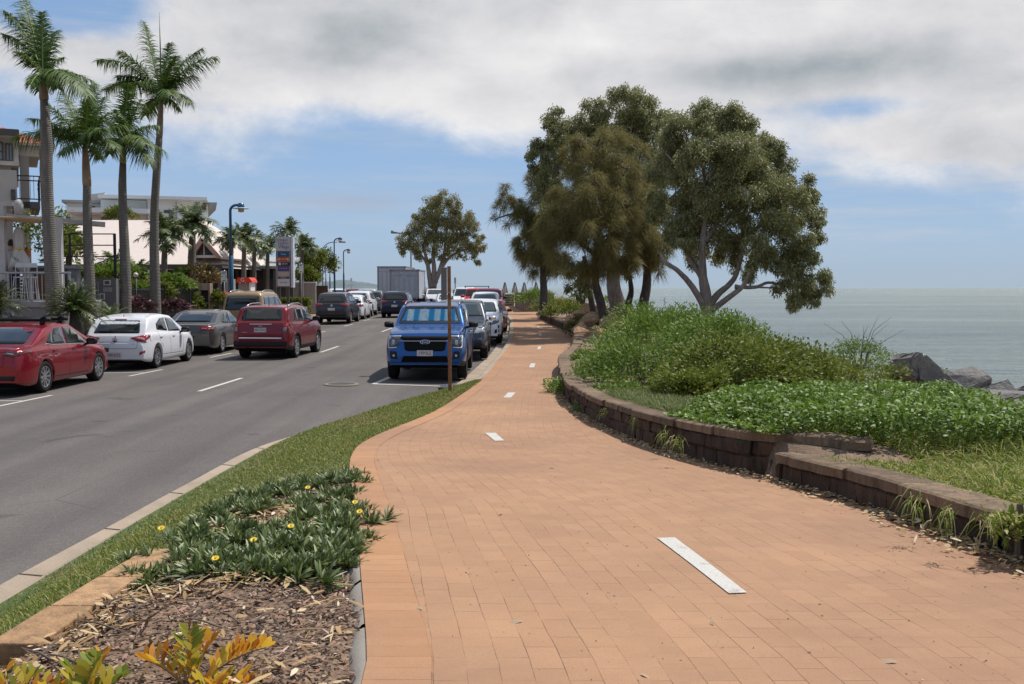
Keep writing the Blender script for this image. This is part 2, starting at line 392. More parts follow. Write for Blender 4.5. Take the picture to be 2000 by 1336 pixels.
def m_water():
    t = NT('water'); v = t.coord('Object', (.55, 1.3, 1)); v2 = t.coord('Object', (.12, .5, 1))
    a = t.noise(v, 1.4, 5, .65, .4); b = t.noise(v2, .6, 4, .6, .3); c = t.math('ADD', t.math('MULTIPLY', t.noise(t.coord('Object', (.006, .04, 1)), 1, 5, .6), .6), t.math('MULTIPLY', t.noise(t.coord('Object', (.10, .55, 1)), 1, 5, .7, .4), .4))
    g = t.n('ShaderNodeNewGeometry')
    t.set(Base_Color=t.ramp(c, [(.38, (.115, .150, .138)), (.52, (.18, .215, .192)), (.64, (.25, .275, .245))]), Roughness=.22); t.b.inputs['IOR'].default_value = 1.33
    t.b.inputs['Specular IOR Level'].default_value = .28
    h = t.math('ADD', t.math('MULTIPLY', a, .6), b); t.bump(h, 1.0, 1.5); return t.m
M_ASPH = m_asphalt(); M_CONC = m_concrete('kerb_concrete', (.26, .20, .145), (.39, .305, .225)); M_PAVE = m_pavers('path_pavers', .23, .115)
M_BORD = m_pavers('border_pavers', .24, .115, stag=0.0, c=((.365, .188, .092), (.42, .222, .113)), mortar=(.17, .085, .05)); M_SOIL = m_soil(); M_LAWN = m_lawn(); M_WATER = m_water()
def m_paintline():
    t = NT('line_paint'); v = t.coord('Object'); a = t.noise(v, 9, 6, .75); b = t.noise(v, 70, 4, .8)
    col = t.ramp(b, [(.3, (.38, .36, .325)), (.7, (.54, .52, .475))]); col = t.mix(t.mr(a, .54, .70, 0, .8), col, (.26, .17, .12)); t.set(Base_Color=col, Roughness=.8); t.bump(b, .4, .004); return t.m
M_LINE = m_paintline()
M_LEFTPAVE = m_concrete('pavement', (.30, .19, .13), (.38, .25, .17))

# ---- the ground: one sheet from the far left to the sea bed
def build_ground():
    R = []
    for Y in rowsY:
        rz = float(roadZ(Y)); pz = float(pathZ(Y)); w = float(wall_h(Y)); xr = float(f_pr(Y)); xl = float(XL(Y)); xa = float(f_asph(Y)); xk = float(f_kerb(Y)); xp = max(float(f_pl(Y)), xk+.01)
        c = [(-6000, 3), (-600, 1.5), (-200, .6), (-80, .2), (xl-12, rz+.12), (xl-4, rz+.12), (xl-.14, rz+.10), (xl-.02, rz-.06), (xa, rz-.06), (xk-.06, rz-.02), (xk, rz+.06)]
        for k in range(1, 11):
            u = k/10.0; c.append((xk+(xp-xk)*u+.001*k, rz+.095+(pz-.09-rz-.095)*vprof(u, Y)))
        c += [(xr, pz-.04), (xr+.10, pz-.03), (xr+.16, pz+w-.05)]
        for u in (.3, .7, 1.2, 1.8, 2.5, 3.2, 4, 5, 6, 7, 8, 9.5, 11, 13, 15, 40, 200): c.append((xr+.2+u, float(bank(u, Y))))
        R.append([(x, Y, z) for x, z in c])
    # beyond the last row the land ends in the bay
    last = R[-1]; R.append([(x, 215, -4.0) for x, _, z in last])
    m_ = MB().grid(np.array(R)); o = m_.build('ground', M_SOIL, None, True); tag(o, kind='structure')
build_ground()
sea = MB().add([(-9000, -400, -2.5), (12000, -400, -2.5), (12000, 24000, -2.5), (-9000, 24000, -2.5)], [(0, 1, 2, 3)]).build('sea', M_WATER); tag(sea, kind='structure')

# road (slightly crowned), gutter and kerb on both sides
def build_road():
    R = []
    for Y in rowsY[rowsY <= 140]:
        a = float(XL(Y))+.42; b = float(f_asph(Y)); t = np.linspace(0, 1, 13); R.append(np.stack([a+(b-a)*t, np.full(13, Y), float(roadZ(Y))+.004+.05*(1-(2*t-1)**2)-.03], 1))
    tag(MB().grid(np.array(R)).build('road', M_ASPH, None, True), kind='structure')
    def kerbs(name, fa, fb, sgn, Y1):
        R = []
        for Y in rowsY[rowsY <= Y1]:
            a, b = float(fa(Y)), float(fb(Y)); z = float(roadZ(Y)); w = b-a
            high = float(sstep(21.5, 24.5, Y)) if sgn > 0 else 1.0
            pts = [(a, -.03), (a+w*.05, .000), (a+w*.55, -.022), (a+w*.62, -.015+.0*high), (a+w*(.72-.02*high), .07+.055*high), (a+w*.80, .10+.045*high), (a+w, .125+.03*high), (a+w+.02*np.sign(w), .02)]
            R.append([(x, Y, z+h) for x, h in pts])
        tag(MB().grid(np.array(R)).build(name, M_CONC, None, False), kind='structure')
    kerbs('kerb', f_asph, f_kerb, 1, 118)
    kerbs('kerb', lambda Y: XL(Y)+.42, lambda Y: XL(Y)-.03, -1, 130)
build_road()
# kerb joints: thin dark gaps every 1.2 m or so
jm = MB()
for Y in [6.1, 7.55, 9.0, 10.6, 12.3, 13.6, 15.5, 17.6, 20.0, 22.6]+list(np.arange(24.2, 58, 1.25)):
    a, b = float(f_asph(Y)), float(f_kerb(Y)); hh = float(sstep(21.5, 24.5, Y))
    w = b-a; sk = (float(f_kerb(Y+.1))-float(f_kerb(Y-.1)))/.2
    for x0, x1, z0, z1 in ((a+w*.03, a+w*.58, .004, -.017),):
        n_ = .011; z = float(roadZ(Y)); jm.add([(x0, Y-n_-sk*(x0-a)*.6, z+z0), (x1, Y-n_-sk*(x1-a)*.6, z+z1), (x1, Y+n_-sk*(x1-a)*.6, z+z1), (x0, Y+n_-sk*(x0-a)*.6, z+z0)], [(0, 1, 2, 3)])
tag(jm.build('kerb_joints', plain('joint', (.06, .045, .035), .95)), kind='structure')

# footpath on the far side of the road
tag(strip('pavement', lambda Y: XL(Y)-3.4, lambda Y: XL(Y)-.02, lambda Y: float(roadZ(Y))+.13, lambda Y: float(roadZ(Y))+.13, 4, M_LEFTPAVE, -6, 130, .01), kind='structure')
# brick plaza between the road bend and the deck far ahead
plz = strip('plaza', lambda Y: f_kerb(Y)+.0, lambda Y: f_pl(Y)+.02, lambda Y: float(pathZ(Y)), lambda Y: float(pathZ(Y)), 3, M_LEFTPAVE, 66, 118, .002)

# brick path following its own curve, with a soldier course along each edge
def build_path():
    ys = rowsY[(rowsY <= 112)]; fine = np.arange(-6, 112, .2); fc = (np.array([float(f_pl(y)) for y in fine])*.5+np.array([float(f_pr(y)) for y in fine])*.5)
    ln = np.concatenate([[0], np.cumsum(np.hypot(np.diff(fine), np.diff(fc)))])
    def sheet(name, fa, fb, n, mat_, swap, off):
        V = []; UV = []
        for Y in ys:
            a, b = float(fa(Y)), float(fb(Y)); s_ = float(np.interp(Y, fine, ln))
            for t in np.linspace(0, 1, n+1):
                x = a+(b-a)*t; V.append((x, Y, float(pathZ(Y))+off)); c0 = float(np.interp(Y, fine, fc))
                # courses run with the curve of the path
                UV.append((s_, (x-c0)) if not swap else ((x-a), s_))
        Q = [(i*(n+1)+j, i*(n+1)+j+1, (i+1)*(n+1)+j+1, (i+1)*(n+1)+j) for i in range(len(ys)-1) for j in range(n)]
        me = fast_mesh(name, V, Q, mat_, smooth=True); ul = me.uv_layers.new(name='UVMap')
        idx = np.array(Q).ravel(); ul.data.foreach_set('uv', np.array(UV, np.float32)[idx].ravel())
        return tag(link_mesh(name, me), kind='structure')
    sheet('path', f_pl, lambda Y: f_pr(Y)+.06, 10, M_PAVE, False, .0)
    sheet('path_border', f_pl, lambda Y: f_pl(Y)+.236, 1, M_BORD, True, .004)
build_path()

# painted dashes on the path
def quad_on(mb, pts, zf, off):
    V = []
    for p in pts: g = G(p[0], p[1], zf); V.append((g.x, g.y, g.z+off))
    mb.add(V, [(0, 1, 2, 3)])
pz_ = lambda Y: float(pathZ(Y))
for q in (((1283, 1052), (1318, 1051), (1459, 1159), (1424, 1161)), ((947, 846), (968, 846), (985, 861), (967, 862)), ((992, 767), (1007, 767), (998, 777), (983, 777)),
          ((1037, 710), (1046, 710), (1043, 718), (1033, 718)), ((1051, 677), (1057, 677), (1056, 682), (1049, 682)), ((1052.5, 653), (1058, 653), (1058, 656), (1052.5, 656)), ((1049, 638), (1053, 638), (1053, 640), (1049, 640))):
    a = MB()
    g = [G(p[0], p[1], pz_) for p in q]
    # lay the dash on the sloping path in short pieces
    K = 6; A = [g[0].lerp(g[3], i/K) for i in range(K+1)]; B = [g[1].lerp(g[2], i/K) for i in range(K+1)]
    R = [[(p.x, p.y, pz_(p.y)+.005) for p in (A[i], B[i])] for i in range(K+1)]
    o = a.grid(np.array(R), flip=True).build('path_marking', M_LINE); tag(o, kind='structure')
# road markings
rm = MB(); rz_ = lambda Y: float(roadZ(Y))
def rdash(x0, y0, x1, y1, w=.11):
    d = Vector((x1-x0, y1-y0)).normalized(); n = Vector((-d.y, d.x))*w/2
    def zz(x, y):
        a = float(XL(y))+.42; b = float(f_asph(y)); t = (x-a)/(b-a); return rz_(y)+.004+.05*(1-(2*t-1)**2)-.03+.006
    K = max(1, int(sqrt((x1-x0)**2+(y1-y0)**2)/.5)); R = []
    for i in range(K+1):
        x = x0+(x1-x0)*i/K; y = y0+(y1-y0)*i/K; R.append([(x+n.x, y+n.y, zz(x+n.x, y+n.y)), (x-n.x, y-n.y, zz(x-n.x, y-n.y))])
    rm.grid(np.array(R))
for y in (-4.2, 8.3, 20.8, 33.3, 45.8, 58.3): rdash(-6.58+.012*(y-20) if y < 40 else -6.0, y, -6.52+.012*(y-20) if y < 40 else -5.9, y+3.1)
for y in (11.4, 18.2, 24.6, 31.2, 37.7, 44.5, 51, 57.5): dx = .9*float(sstep(30, 52, y)); rdash(-9.5+dx, y, -9.38+dx, y+2.0, .10); rdash(-9.5+dx, y+1.0, -11.4+dx, y+1.15, .09)
rdash(-3.15, 22.62, -1.3, 22.30, .12); rdash(-3.15, 22.6, -3.0, 24.4, .12)
for y in (29.5, 36.0, 43, 50): rdash(-3.0+.03*(y-24), y-.8, -2.95+.03*(y-24), y+.8, .10)
tag(rm.build('road_markings', M_LINE), kind='structure')
# ================================================================ vehicles
def m_paint(name, col, metal=.25, rough=.32):
    if name in MATS: return MATS[name]
    t = NT(name); v = t.coord('Object'); fl = t.noise(v, 400, 2, .5); du = t.noise(v, 2.0, 5, .65)
    c = t.mix(t.mr(fl, .35, .7, 0, .25), col, tuple(min(1, x*1.4) for x in col))
    sp = t.n('ShaderNodeSeparateXYZ'); t.L.new(t.coord('Object'), sp.inputs[0])
    dust = t.math('MULTIPLY', t.mr(sp.outputs[2], .6, .2, 0, .15), t.mr(du, .3, .7)); c = t.mix(dust, c, (.10, .085, .07))
    t.set(Base_Color=c, Metallic=metal, Roughness=t.mr(du, .3, .8, rough, rough+.12)); t.b.inputs['Coat Weight'].default_value = .55; t.b.inputs['Coat Roughness'].default_value = .03
    MATS[name] = t.m; return t.m
def m_glass(name='car_glass', col=(.012, .016, .017), rough=.04):
    if name in MATS: return MATS[name]
    t = NT(name); t.set(Base_Color=col, Roughness=rough); t.b.inputs['Specular IOR Level'].default_value = .5; t.b.inputs['Coat Weight'].default_value = .35
    t.b.inputs['Coat Roughness'].default_value = .02; MATS[name] = t.m; return t.m
GLASS = m_glass(); GLASS2 = m_glass('car_glass_clear', (.05, .06, .06), .03)
TRIM = plain('black_plastic', (.011, .011, .012), .6, sc=20, spec=.3); TYRE = plain('tyre_rubber', (.014, .013, .013), .9, spec=.2, bump=.2)
ALLOY = plain('alloy', (.52, .52, .54), .28, .85); DARKALLOY = plain('dark_alloy', (.10, .10, .105), .35, .8); CHROME = plain('chrome', (.70, .70, .71), .28, .9, var=.03)
def m_lens(name, col, rough=.1):
    return plain(name, col, rough, 0, var=.25, sc=25, coat=.8)
RED = m_lens('tail_lens', (.30, .006, .008)); CLEAR = m_lens('clear_lens', (.34, .35, .36)); LAMPD = m_lens('lamp_dark', (.055, .058, .062)); AMBER = m_lens('amber_lens', (.5, .16, .01))
PLATE = plain('number_plate', (.50, .46, .45), .45); PTXT = plain('plate_text', (.10, .015, .03), .5); WHITEP = m_paint('white_paint', (.60, .60, .62), 0.0, .3)
DARKIN = plain('underbody', (.006, .006, .006), .95, spec=.1)

def font_mesh(txt, size, mat_, name, sx=1.0, ext=.002, align='CENTER'):
    c = bpy.data.curves.new(name, 'FONT'); c.body = txt; c.size = size; c.extrude = ext; c.align_x = align; c.align_y = 'CENTER'; c.resolution_u = 2
    o = bpy.data.objects.new(name, c); C.objects.link(o); bpy.context.view_layer.update()
    me = bpy.data.meshes.new_from_object(o.evaluated_get(bpy.context.evaluated_depsgraph_get())); C.objects.unlink(o); bpy.data.objects.remove(o); bpy.data.curves.remove(c)
    for v in me.vertices: v.co.x *= sx
    me.materials.clear(); me.materials.append(mat_); me.name = name; return me
def put_text(txt, size, mat_, name, parent, M, sx=1.0, ext=.002):
    me = font_mesh(txt, size, mat_, name, sx, ext); me.transform(M); return link_mesh(name, me, parent)

AXD = {'rear': Vector((1, 0, 0)), 'front': Vector((-1, 0, 0)), 'left': Vector((0, -1, 0)), 'right': Vector((0, 1, 0)), 'top': Vector((0, 0, -1))}
def ax_pt(axis, a, b):
    return {'rear': Vector((-9, a, b)), 'front': Vector((9, a, b)), 'left': Vector((a, 9, b)), 'right': Vector((a, -9, b)), 'top': Vector((a, b, 9))}[axis]
def proj(bvh, axis, a, b, off, d=None):
    o = ax_pt(axis, a, b); d = d or AXD[axis]; h = bvh.ray_cast(o, d)
    if h[0] is None:
        o2 = o+d*9; h = bvh.find_nearest(o2)
        return h[0]-d*off
    return h[0]-d*off
def rounded(poly, r=.03, k=3):
    out = []; n = len(poly)
    for i in range(n):
        p0, p1, p2 = Vector(poly[i-1]), Vector(poly[i]), Vector(poly[(i+1) % n]); a = (p0-p1); b = (p2-p1); ra = min(r, a.length*.45, b.length*.45)
        A = p1+a.normalized()*ra; B = p1+b.normalized()*ra
        for j in range(k+1): t = j/k; out.append(tuple((A*(1-t)*(1-t)+p1*2*t*(1-t)+B*t*t)))
    return out
def decal(name, bvh, poly, axis, off, mat_, parent, sp=.12, rnd=.03, thick=None):
    poly = rounded(poly, rnd) if rnd else poly; n = len(poly); pts = []
    for i in range(n):
        a, b = Vector(poly[i]), Vector(poly[(i+1) % n]); k = max(1, int((b-a).length/sp))
        for j in range(k): pts.append(a.lerp(b, j/k))
    m = len(pts); xs = [p.x for p in pts]; ys = [p.y for p in pts]
    x = min(xs)+sp*.5
    def inside(px, py):
        c = False; j = m-1
        for i in range(m):
            if (pts[i].y > py) != (pts[j].y > py) and px < (pts[j].x-pts[i].x)*(py-pts[i].y)/(pts[j].y-pts[i].y)+pts[i].x: c = not c
            j = i
        return c
    grid = []
    while x < max(xs):
        y = min(ys)+sp*.5
        while y < max(ys):
            if inside(x, y) and min((Vector((x, y))-p).length for p in pts) > sp*.35: grid.append(Vector((x, y)))
            y += sp
        x += sp
    r = delaunay_2d_cdt(pts+grid, [], [list(range(m))], 1, 1e-6)
    V = [proj(bvh, axis, v.x, v.y, off) for v in r[0]]; F_ = [tuple(f) for f in r[2]]; B = MB()
    d = AXD[axis]; nV = len(V)
    V2 = V+[v+d*(off+.012) for v in V]           # give the pane an edge that sinks into the body
    E = {}
    for f in F_:
        for i in range(len(f)):
            e = (f[i], f[(i+1) % len(f)]); E[e] = 1
    rim = [(a, b, b+nV, a+nV) for (a, b) in E if (b, a) not in E]
    me = bpy.data.meshes.new(name); me.from_pydata([tuple(v) for v in V2], [], F_+rim); me.materials.append(mat_)
    bm = bmesh.new(); bm.from_mesh(me); bmesh.ops.recalc_face_normals(bm, faces=bm.faces)
    lo = [v for v in bm.verts if not v.link_faces]; bmesh.ops.delete(bm, geom=lo, context='VERTS'); bm.to_mesh(me); bm.free()
    me.polygons.foreach_set('use_smooth', [i < len(F_) for i in range(len(me.polygons))])
    return link_mesh(name, me, parent)
def seam(mb, bvh, pts, axis, w=.009, off=.0025, closed=False, sp=.08):
    P2 = []; q = pts+[pts[0]] if closed else pts
    for i in range(len(q)-1):
        a, b = Vector(q[i]), Vector(q[i+1]); k = max(1, int((b-a).length/sp)); P2 += [a.lerp(b, j/k) for j in range(k)]
    P2.append(Vector(q[-1])); R = []
    for i, p in enumerate(P2):
        t = (P2[min(i+1, len(P2)-1)]-P2[max(i-1, 0)]).normalized(); n = Vector((-t.y, t.x))*w/2
        R.append([proj(bvh, axis, *(p+n), off), proj(bvh, axis, *(p-n), off)])
    mb.grid(np.array([[tuple(x) for x in r] for r in R]))

WHEELS = {}
def wheel_meshes(r, w, style, mat_):
    key = (r, w, style, mat_.name)
    if key in WHEELS: return WHEELS[key]
    My = Matrix.Rotation(-pi/2, 4, 'X')                # lathe axis -> +y (outboard)
    t = MB().lathe([(r*.60, -w/2), (r*.90, -w/2), (r*.985, -w/2+.025), (r, -w/2+.05), (r, w/2-.05), (r*.985, w/2-.025), (r*.93, w/2+.002), (r*.80, w/2+.008), (r*.69, w/2-.004), (r*.67, w/2-.02)], 36, My)
    tm = t.mesh('wheel', TYRE, True); rr = r*.68; h = w/2
    b = MB(); b.lathe([(rr, h-.012), (rr*.985, h-.002), (rr*.93, h-.006), (rr*.91, h-.05), (rr*.88, -h+.02)], 36, My)
    b.lathe([(rr*.9, h-.10), (.0, h-.10)], 24, My, 1)
    b.lathe([(.0, h-.012), (.030, h-.012), (.055, h-.02), (.07, h-.06)], 16, My)
    n = {'ten': 10, 'five': 5, 'seven': 7, 'steel': 12}[style]
    for k in range(n):
        a0 = 2*pi*k/n
        for da in ((-.11, .11) if style == 'five' else (0,)):
            a = a0+da; ww = .030 if style in ('ten', 'five', 'steel') else .05
            c, s_ = cos(a), sin(a); a2 = a0+da*1.9; c2, s2 = cos(a2), sin(a2)
            A = (c*.045, h-.028, s_*.045); Bp = (c2*rr*.95, h-.022, s2*rr*.95); b.bar(A, Bp, ww, .028, 0, up=(0, 1, 0))
    rm_ = b.mesh('rim', [mat_, DARKIN], False); WHEELS[key] = (tm, rm_); return WHEELS[key]

def car(name, label, loc, rz, sp, cat='car', group=None):
    L, Wd = sp['L'], sp['W']; hw = Wd/2; cl = sp.get('clear', .22); r = sp.get('r', .33); xr = sp.get('roh', .95); xf = xr+sp['wb']; ra = r+sp.get('gap', .055)
    root = thing(name, label, cat, loc, rz, group); paint = sp['paint']; det = sp.get('detail', 2)
    top = sp['top']; belt = sp['belt']; tx, tz = zip(*top); bx, bz = zip(*belt); tum = sp.get('tumble', .28)
    def f_top(x): return float(np.interp(x, tx, tz))
    def f_belt(x): return min(float(np.interp(x, bx, bz)), f_top(x)-.02)
    PR = sp.get('prof', [(0, .06), (.07, .022), (.22, .004), (.45, 0), (.62, .002), (.70, .016), (.86, .024), (.95, .04), (1, .07)])
    def prof(t): return float(np.interp(t, [p[0] for p in PR], [p[1] for p in PR]))
    pt = sp.get('taper', (.13, .55, .17, .95))
    def plan(x):
        a = max(0, 1-x/pt[1]); b = max(0, 1-(L-x)/pt[3]); return 1-pt[0]*a**2.2-pt[2]*b**2.4-.02*b
    fr = [0, .06, .16, .34, .54, .70, .84, .94, 1.0]
    def section(x):
        w = hw*plan(x); bl = f_belt(x); tp = f_top(x); zb = cl+.10*max(0, 1-x/.45)**1.5+.06*max(0, 1-(L-x)/.5)**1.5; inarch = False
        for xa in (xr, xf):
            if abs(x-xa) < ra: zb = max(zb, r+sqrt(max(0, ra*ra-(x-xa)**2)))
        zb = min(zb, bl-.06); P_ = [(0, zb), (w*.75, zb)]
        for f in fr: z = zb+f*(bl-zb); P_.append((w-prof(max(0, (z-cl)/(bl-cl))), z))
        h = tp-bl; w0 = w-.078; tu = tum
        for f in (.07, .45, .80): P_.append((w0-tu*h*f, bl+h*f))
        y3 = w0-tu*h*.92-min(.022, h*.1); P_.append((y3, bl+h*.92)); k = min(1, h/.3); P_.append((y3-.05, tp-.012-.012*k)); P_.append((y3*.72, tp-.004-.004*k)); P_.append((y3*.35, tp)); P_.append((0, tp+.002))
        return P_
    xs = set(np.linspace(0, L, 46).tolist())|set(tx)|{.012, .04, .09, .15, L-.012, L-.04, L-.09, L-.15}
    for xa in (xr, xf):
        for a in np.linspace(0, pi, 15): xs.add(xa+ra*cos(a))
        xs.add(xa+ra*1.002); xs.add(xa-ra*1.002)
    xs = sorted(x for x in xs if 0 <= x <= L); X = [xs[0]]
    for x in xs[1:]:
        if x-X[-1] > .0009: X.append(x)
    R = []
    for x in X:
        s_ = section(x); row = [(x-L/2, y, z) for y, z in s_]+[(x-L/2, -y, z) for y, z in s_[-2:0:-1]]+[(x-L/2, 0, s_[0][1])]; R.append(row)
    R = np.array(R); nc = R.shape[1]; V = R.reshape(-1, 3); body = []; clad = []; nb = sp.get('bands', 0)
    half = nc//2
    for i in range(len(X)-1):
        for j in range(nc-1):
            q = (i*nc+j, (i+1)*nc+j, (i+1)*nc+j+1, i*nc+j+1); jj = min(j, nc-2-j)
            (clad if jj < 2+nb and nb else body).append(q)
    body.append(tuple(range(nc-1))[::-1][::-1]); body.append(tuple((len(X)-1)*nc+k for k in range(nc-1))[::-1])
    def sub(nm, faces, mt):
        me = bpy.data.meshes.new(nm); used = sorted({v for f in faces for v in f}); mp = {v: i for i, v in enumerate(used)}
        me.from_pydata(V[used].tolist(), [], [[mp[v] for v in f] for f in faces]); me.materials.append(mt)
        me.polygons.foreach_set('use_smooth', [len(f) == 4 for f in faces]); me.update(); return link_mesh(nm, me, root), me
    bo, bme = sub('body', body, paint); bm = bmesh.new(); bm.from_mesh(bme); bmesh.ops.recalc_face_normals(bm, faces=bm.faces); bm.to_mesh(bme)
    # soften the cap edges
    bm.free()
    if clad: sub('lower_trim', clad, sp.get('trim', TRIM))
    bvh = BVHTree.FromPolygons([tuple(v) for v in V], [f for f in body+clad if len(f) >= 4])
    # underbody
    MB().box(-L/2+.12, L/2-.14, -hw+.20, hw-.20, cl-.02, max(.55, cl+.3)).box(-L/2+.06, L/2-.06, -hw+.12, hw-.12, .62, .72).build('underbody', DARKIN, root)
    # wheels
    tm, rmh = wheel_meshes(r, .225, sp.get('rim', 'ten'), sp.get('rimmat', ALLOY))
    for xa in (xr, xf):
        for s_ in (1, -1):
            w_ = link_mesh('wheel', tm, root); w_.location = (xa-L/2, s_*(hw*plan(xa)-.135), r); q = link_mesh('rim', rmh, w_)
            if s_ < 0: w_.rotation_euler = (0, 0, pi)
    o2 = lambda pts: [(x-L/2, z) for x, z in pts]
    gm = sp.get('glass', GLASS)
    for poly in sp['side']:
        for s_ in ('left', 'right'): decal('side_window', bvh, o2(poly), s_, .004, gm, root, .14, .025)
    if 'pillars' in sp:
        for poly in sp['pillars']:
            for s_ in ('left', 'right'): decal('pillar_trim', bvh, o2(poly), s_, .006, TRIM, root, .14, 0)
    def quad(zlo, zhi, wl, wh): return [(-wl, zlo), (wl, zlo), (wh, zhi), (-wh, zhi)]
    if 'rg' in sp: decal('rear_window', bvh, quad(*sp['rg']), 'rear', .005, gm, root, .13, .05)
    ws = None
    if 'fg' in sp:
        if sp.get('shade'):
            # folding sunshade standing behind the glass: rippled sheet
            g = sp['fg']; R2 = []
            for i in range(9):
                z = g[0]+.03+(g[1]-g[0]-.09)*i/8; row = []
                for j in range(61):
                    u = j/60*2-1; ww = (g[2]+(g[3]-g[2])*i/8-.05); p = proj(bvh, 'front', u*ww, z, .004); p.x += .010*abs(sin(j*.52+i*.25)); row.append(tuple(p))
                R2.append(row)
            MB().grid(np.array(R2)).build('sunshade', sp['shade'], root, False)
            decal('windscreen', bvh, quad(*g), 'front', .022, sp['clearglass'], root, .13, .05)
            bz_ = .02; gg = quad(*g); inner = quad(g[0]+.035, g[1]-.03, g[2]-.04, g[3]-.04)
            fm = MB(); seam(fm, bvh, gg, 'front', .035, .026, True); fm.build('windscreen_seal', TRIM, root)
        else: decal('windscreen', bvh, quad(*sp['fg']), 'front', .005, gm if not sp.get('fgm') else sp['fgm'], root, .13, .05)
    # panel gaps
    if det >= 1:
        def gap(ln, s_): sm = MB(); seam(sm, bvh, ln, s_); sm.build('panel_gap', TRIM, root)
        for ln in sp.get('seams', []):
            for s_ in ('left', 'right'): gap(o2(ln), s_)
        for ln in sp.get('rseams', []): gap(ln, 'rear')
        for ln in sp.get('fseams', []): gap(ln, 'front')
    for nm, poly, axis, mt, off in sp.get('dec', []):
        if axis in ('left', 'right', 'side'):
            for s_ in (('left', 'right') if axis == 'side' else (axis,)): decal(nm, bvh, o2(poly), s_, off, mt, root, .08, .015)
        elif axis in ('rear2', 'front2'):
            for m_ in (1, -1): decal(nm, bvh, [(m_*a, b) for a, b in poly], axis[:-1], off, mt, root, .06, .015)
        else: decal(nm, bvh, poly, axis, off, mt, root, .07, .012)
    # handles
    hm = sp.get('handle', paint)
    for hx, hz in sp.get('handles', []):
        for s_ in ('left', 'right'):
            p = proj(bvh, s_, hx-L/2, hz, .012); sg = 1 if s_ == 'left' else -1
            MB().bar((p.x-.09, p.y, p.z), (p.x+.09, p.y+sg*.003, p.z+.004), .022, .026).bar((p.x-.08, p.y-sg*.02, p.z), (p.x-.08, p.y, p.z), .02, .02).bar((p.x+.08, p.y-sg*.02, p.z), (p.x+.08, p.y, p.z), .02, .02).build('door_handle', hm, root)
    # mirrors
    if 'mir' in sp:
        mx, mz = sp['mir']; ms = sp.get('mirsize', 1.0)
        for s_ in (1, -1):
            y0 = s_*(hw-.10); yc = s_*(hw+.10); b = MB(); X0 = mx-L/2
            rows = []
            for t, sc_ in ((-.09, .72), (-.075, .95), (-.02, 1.0), (.05, .82), (.085, .4), (.09, .02)):
                rows.append([(X0+t*ms, yc+np.sign(cos(a))*abs(cos(a))**.55*.12*ms*sc_, mz+np.sign(sin(a))*abs(sin(a))**.55*.078*ms*sc_) for a in np.linspace(0, 2*pi, 21)])
            b.grid(np.array(rows)); b.bar((X0+.02, y0, mz-.08), (X0, yc-s_*.04, mz-.04), .05, .05)
            mo = b.build('mirror', sp.get('mirmat', paint), root, True)
            MB().add([(X0-.085*ms, yc+cos(a)*.085*ms, mz+sin(a)*.058*ms) for a in np.linspace(0, 2*pi, 12, endpoint=False)], [tuple(range(12))]).build('mirror_glass', GLASS, mo)
    # number plates
    if 'plate' in sp:
        for axis, z, txt, wp in sp['plate']:
            sg = -1 if axis == 'rear' else 1; p = proj(bvh, axis, 0, z, .02); h = .067
            b = MB().box(p.x-.006, p.x+.006, -wp/2, wp/2, z-h, z+h); po = b.build('number_plate', PLATE, root)
            if txt:
                M = Matrix.Translation((p.x+sg*.007, 0, z)) @ (Matrix.Rotation(-pi/2 if sg < 0 else pi/2, 4, 'Z') @ Matrix.Rotation(pi/2, 4, 'X'))
                put_text(txt, .115, PTXT, 'plate_text', po, M, .74 if 'W' in txt else .86)
    if 'rails' in sp:
        x0, x1 = sp['rails']
        for s_ in (1, -1):
            pts = []; n = 9
            for i in range(n):
                x = x0+(x1-x0)*i/(n-1); z = f_top(x); b_ = f_belt(x); yy = (hw*plan(x)-.078-tum*(z-b_)*.92-.07); lift = .045*min(1, 4*min(i, n-1-i)/(n-1)*1.0)
                pts.append((x-L/2, s_*yy, z+lift-.01))
            MB().tube(pts, .017, 8).build('roof_rail', sp.get('railmat', ALLOY), root, True)
    if sp.get('aerial'):
        x, ht = sp['aerial']; z = f_top(x); MB().tube([(x-L/2, 0, z-.01), (x-L/2-.02, 0, z+.03), (x-L/2-ht*.45, 0, z+ht)], [.018, .008, .004], 6).build('aerial', TRIM, root)
    if 'badge' in sp:
        axis, z, w_, h_, txt = sp['badge']; sg = -1 if axis == 'rear' else 1; p = proj(bvh, axis, 0, z, .016)
        el = [(cos(a)*w_, sin(a)*h_) for a in np.linspace(0, 2*pi, 28, endpoint=False)]
        R_ = Matrix.Translation((p.x, 0, z)) @ Matrix.Rotation(-pi/2 if sg < 0 else pi/2, 4, 'Z') @ Matrix.Rotation(pi/2, 4, 'X')
        bo_ = MB().prism(el, R_ @ Matrix.Translation((0, 0, -.012)), .016).build('badge', sp.get('badgemat', CHROME), root)
        if txt:
            MB().prism([(a*.86, b*.80) for a, b in el], R_, .006).build('badge_field', sp.get('badgefield', paint), bo_)
            put_text(txt, h_*1.25, sp.get('badgemat', CHROME), 'badge_text', bo_, R_ @ Matrix.Translation((0, 0, .007)), 1.1)
    for t in sp.get('texts', []):
        axis, a, z, size, txt = t; sg = -1 if axis == 'rear' else 1; p = proj(bvh, axis, a, z, .006)
        R_ = Matrix.Translation((p.x, a, z)) @ Matrix.Rotation(-pi/2 if sg < 0 else pi/2, 4, 'Z') @ Matrix.Rotation(pi/2, 4, 'X')
        put_text(txt, size, CHROME, 'lettering', root, R_)
    return root, bvh, f_top

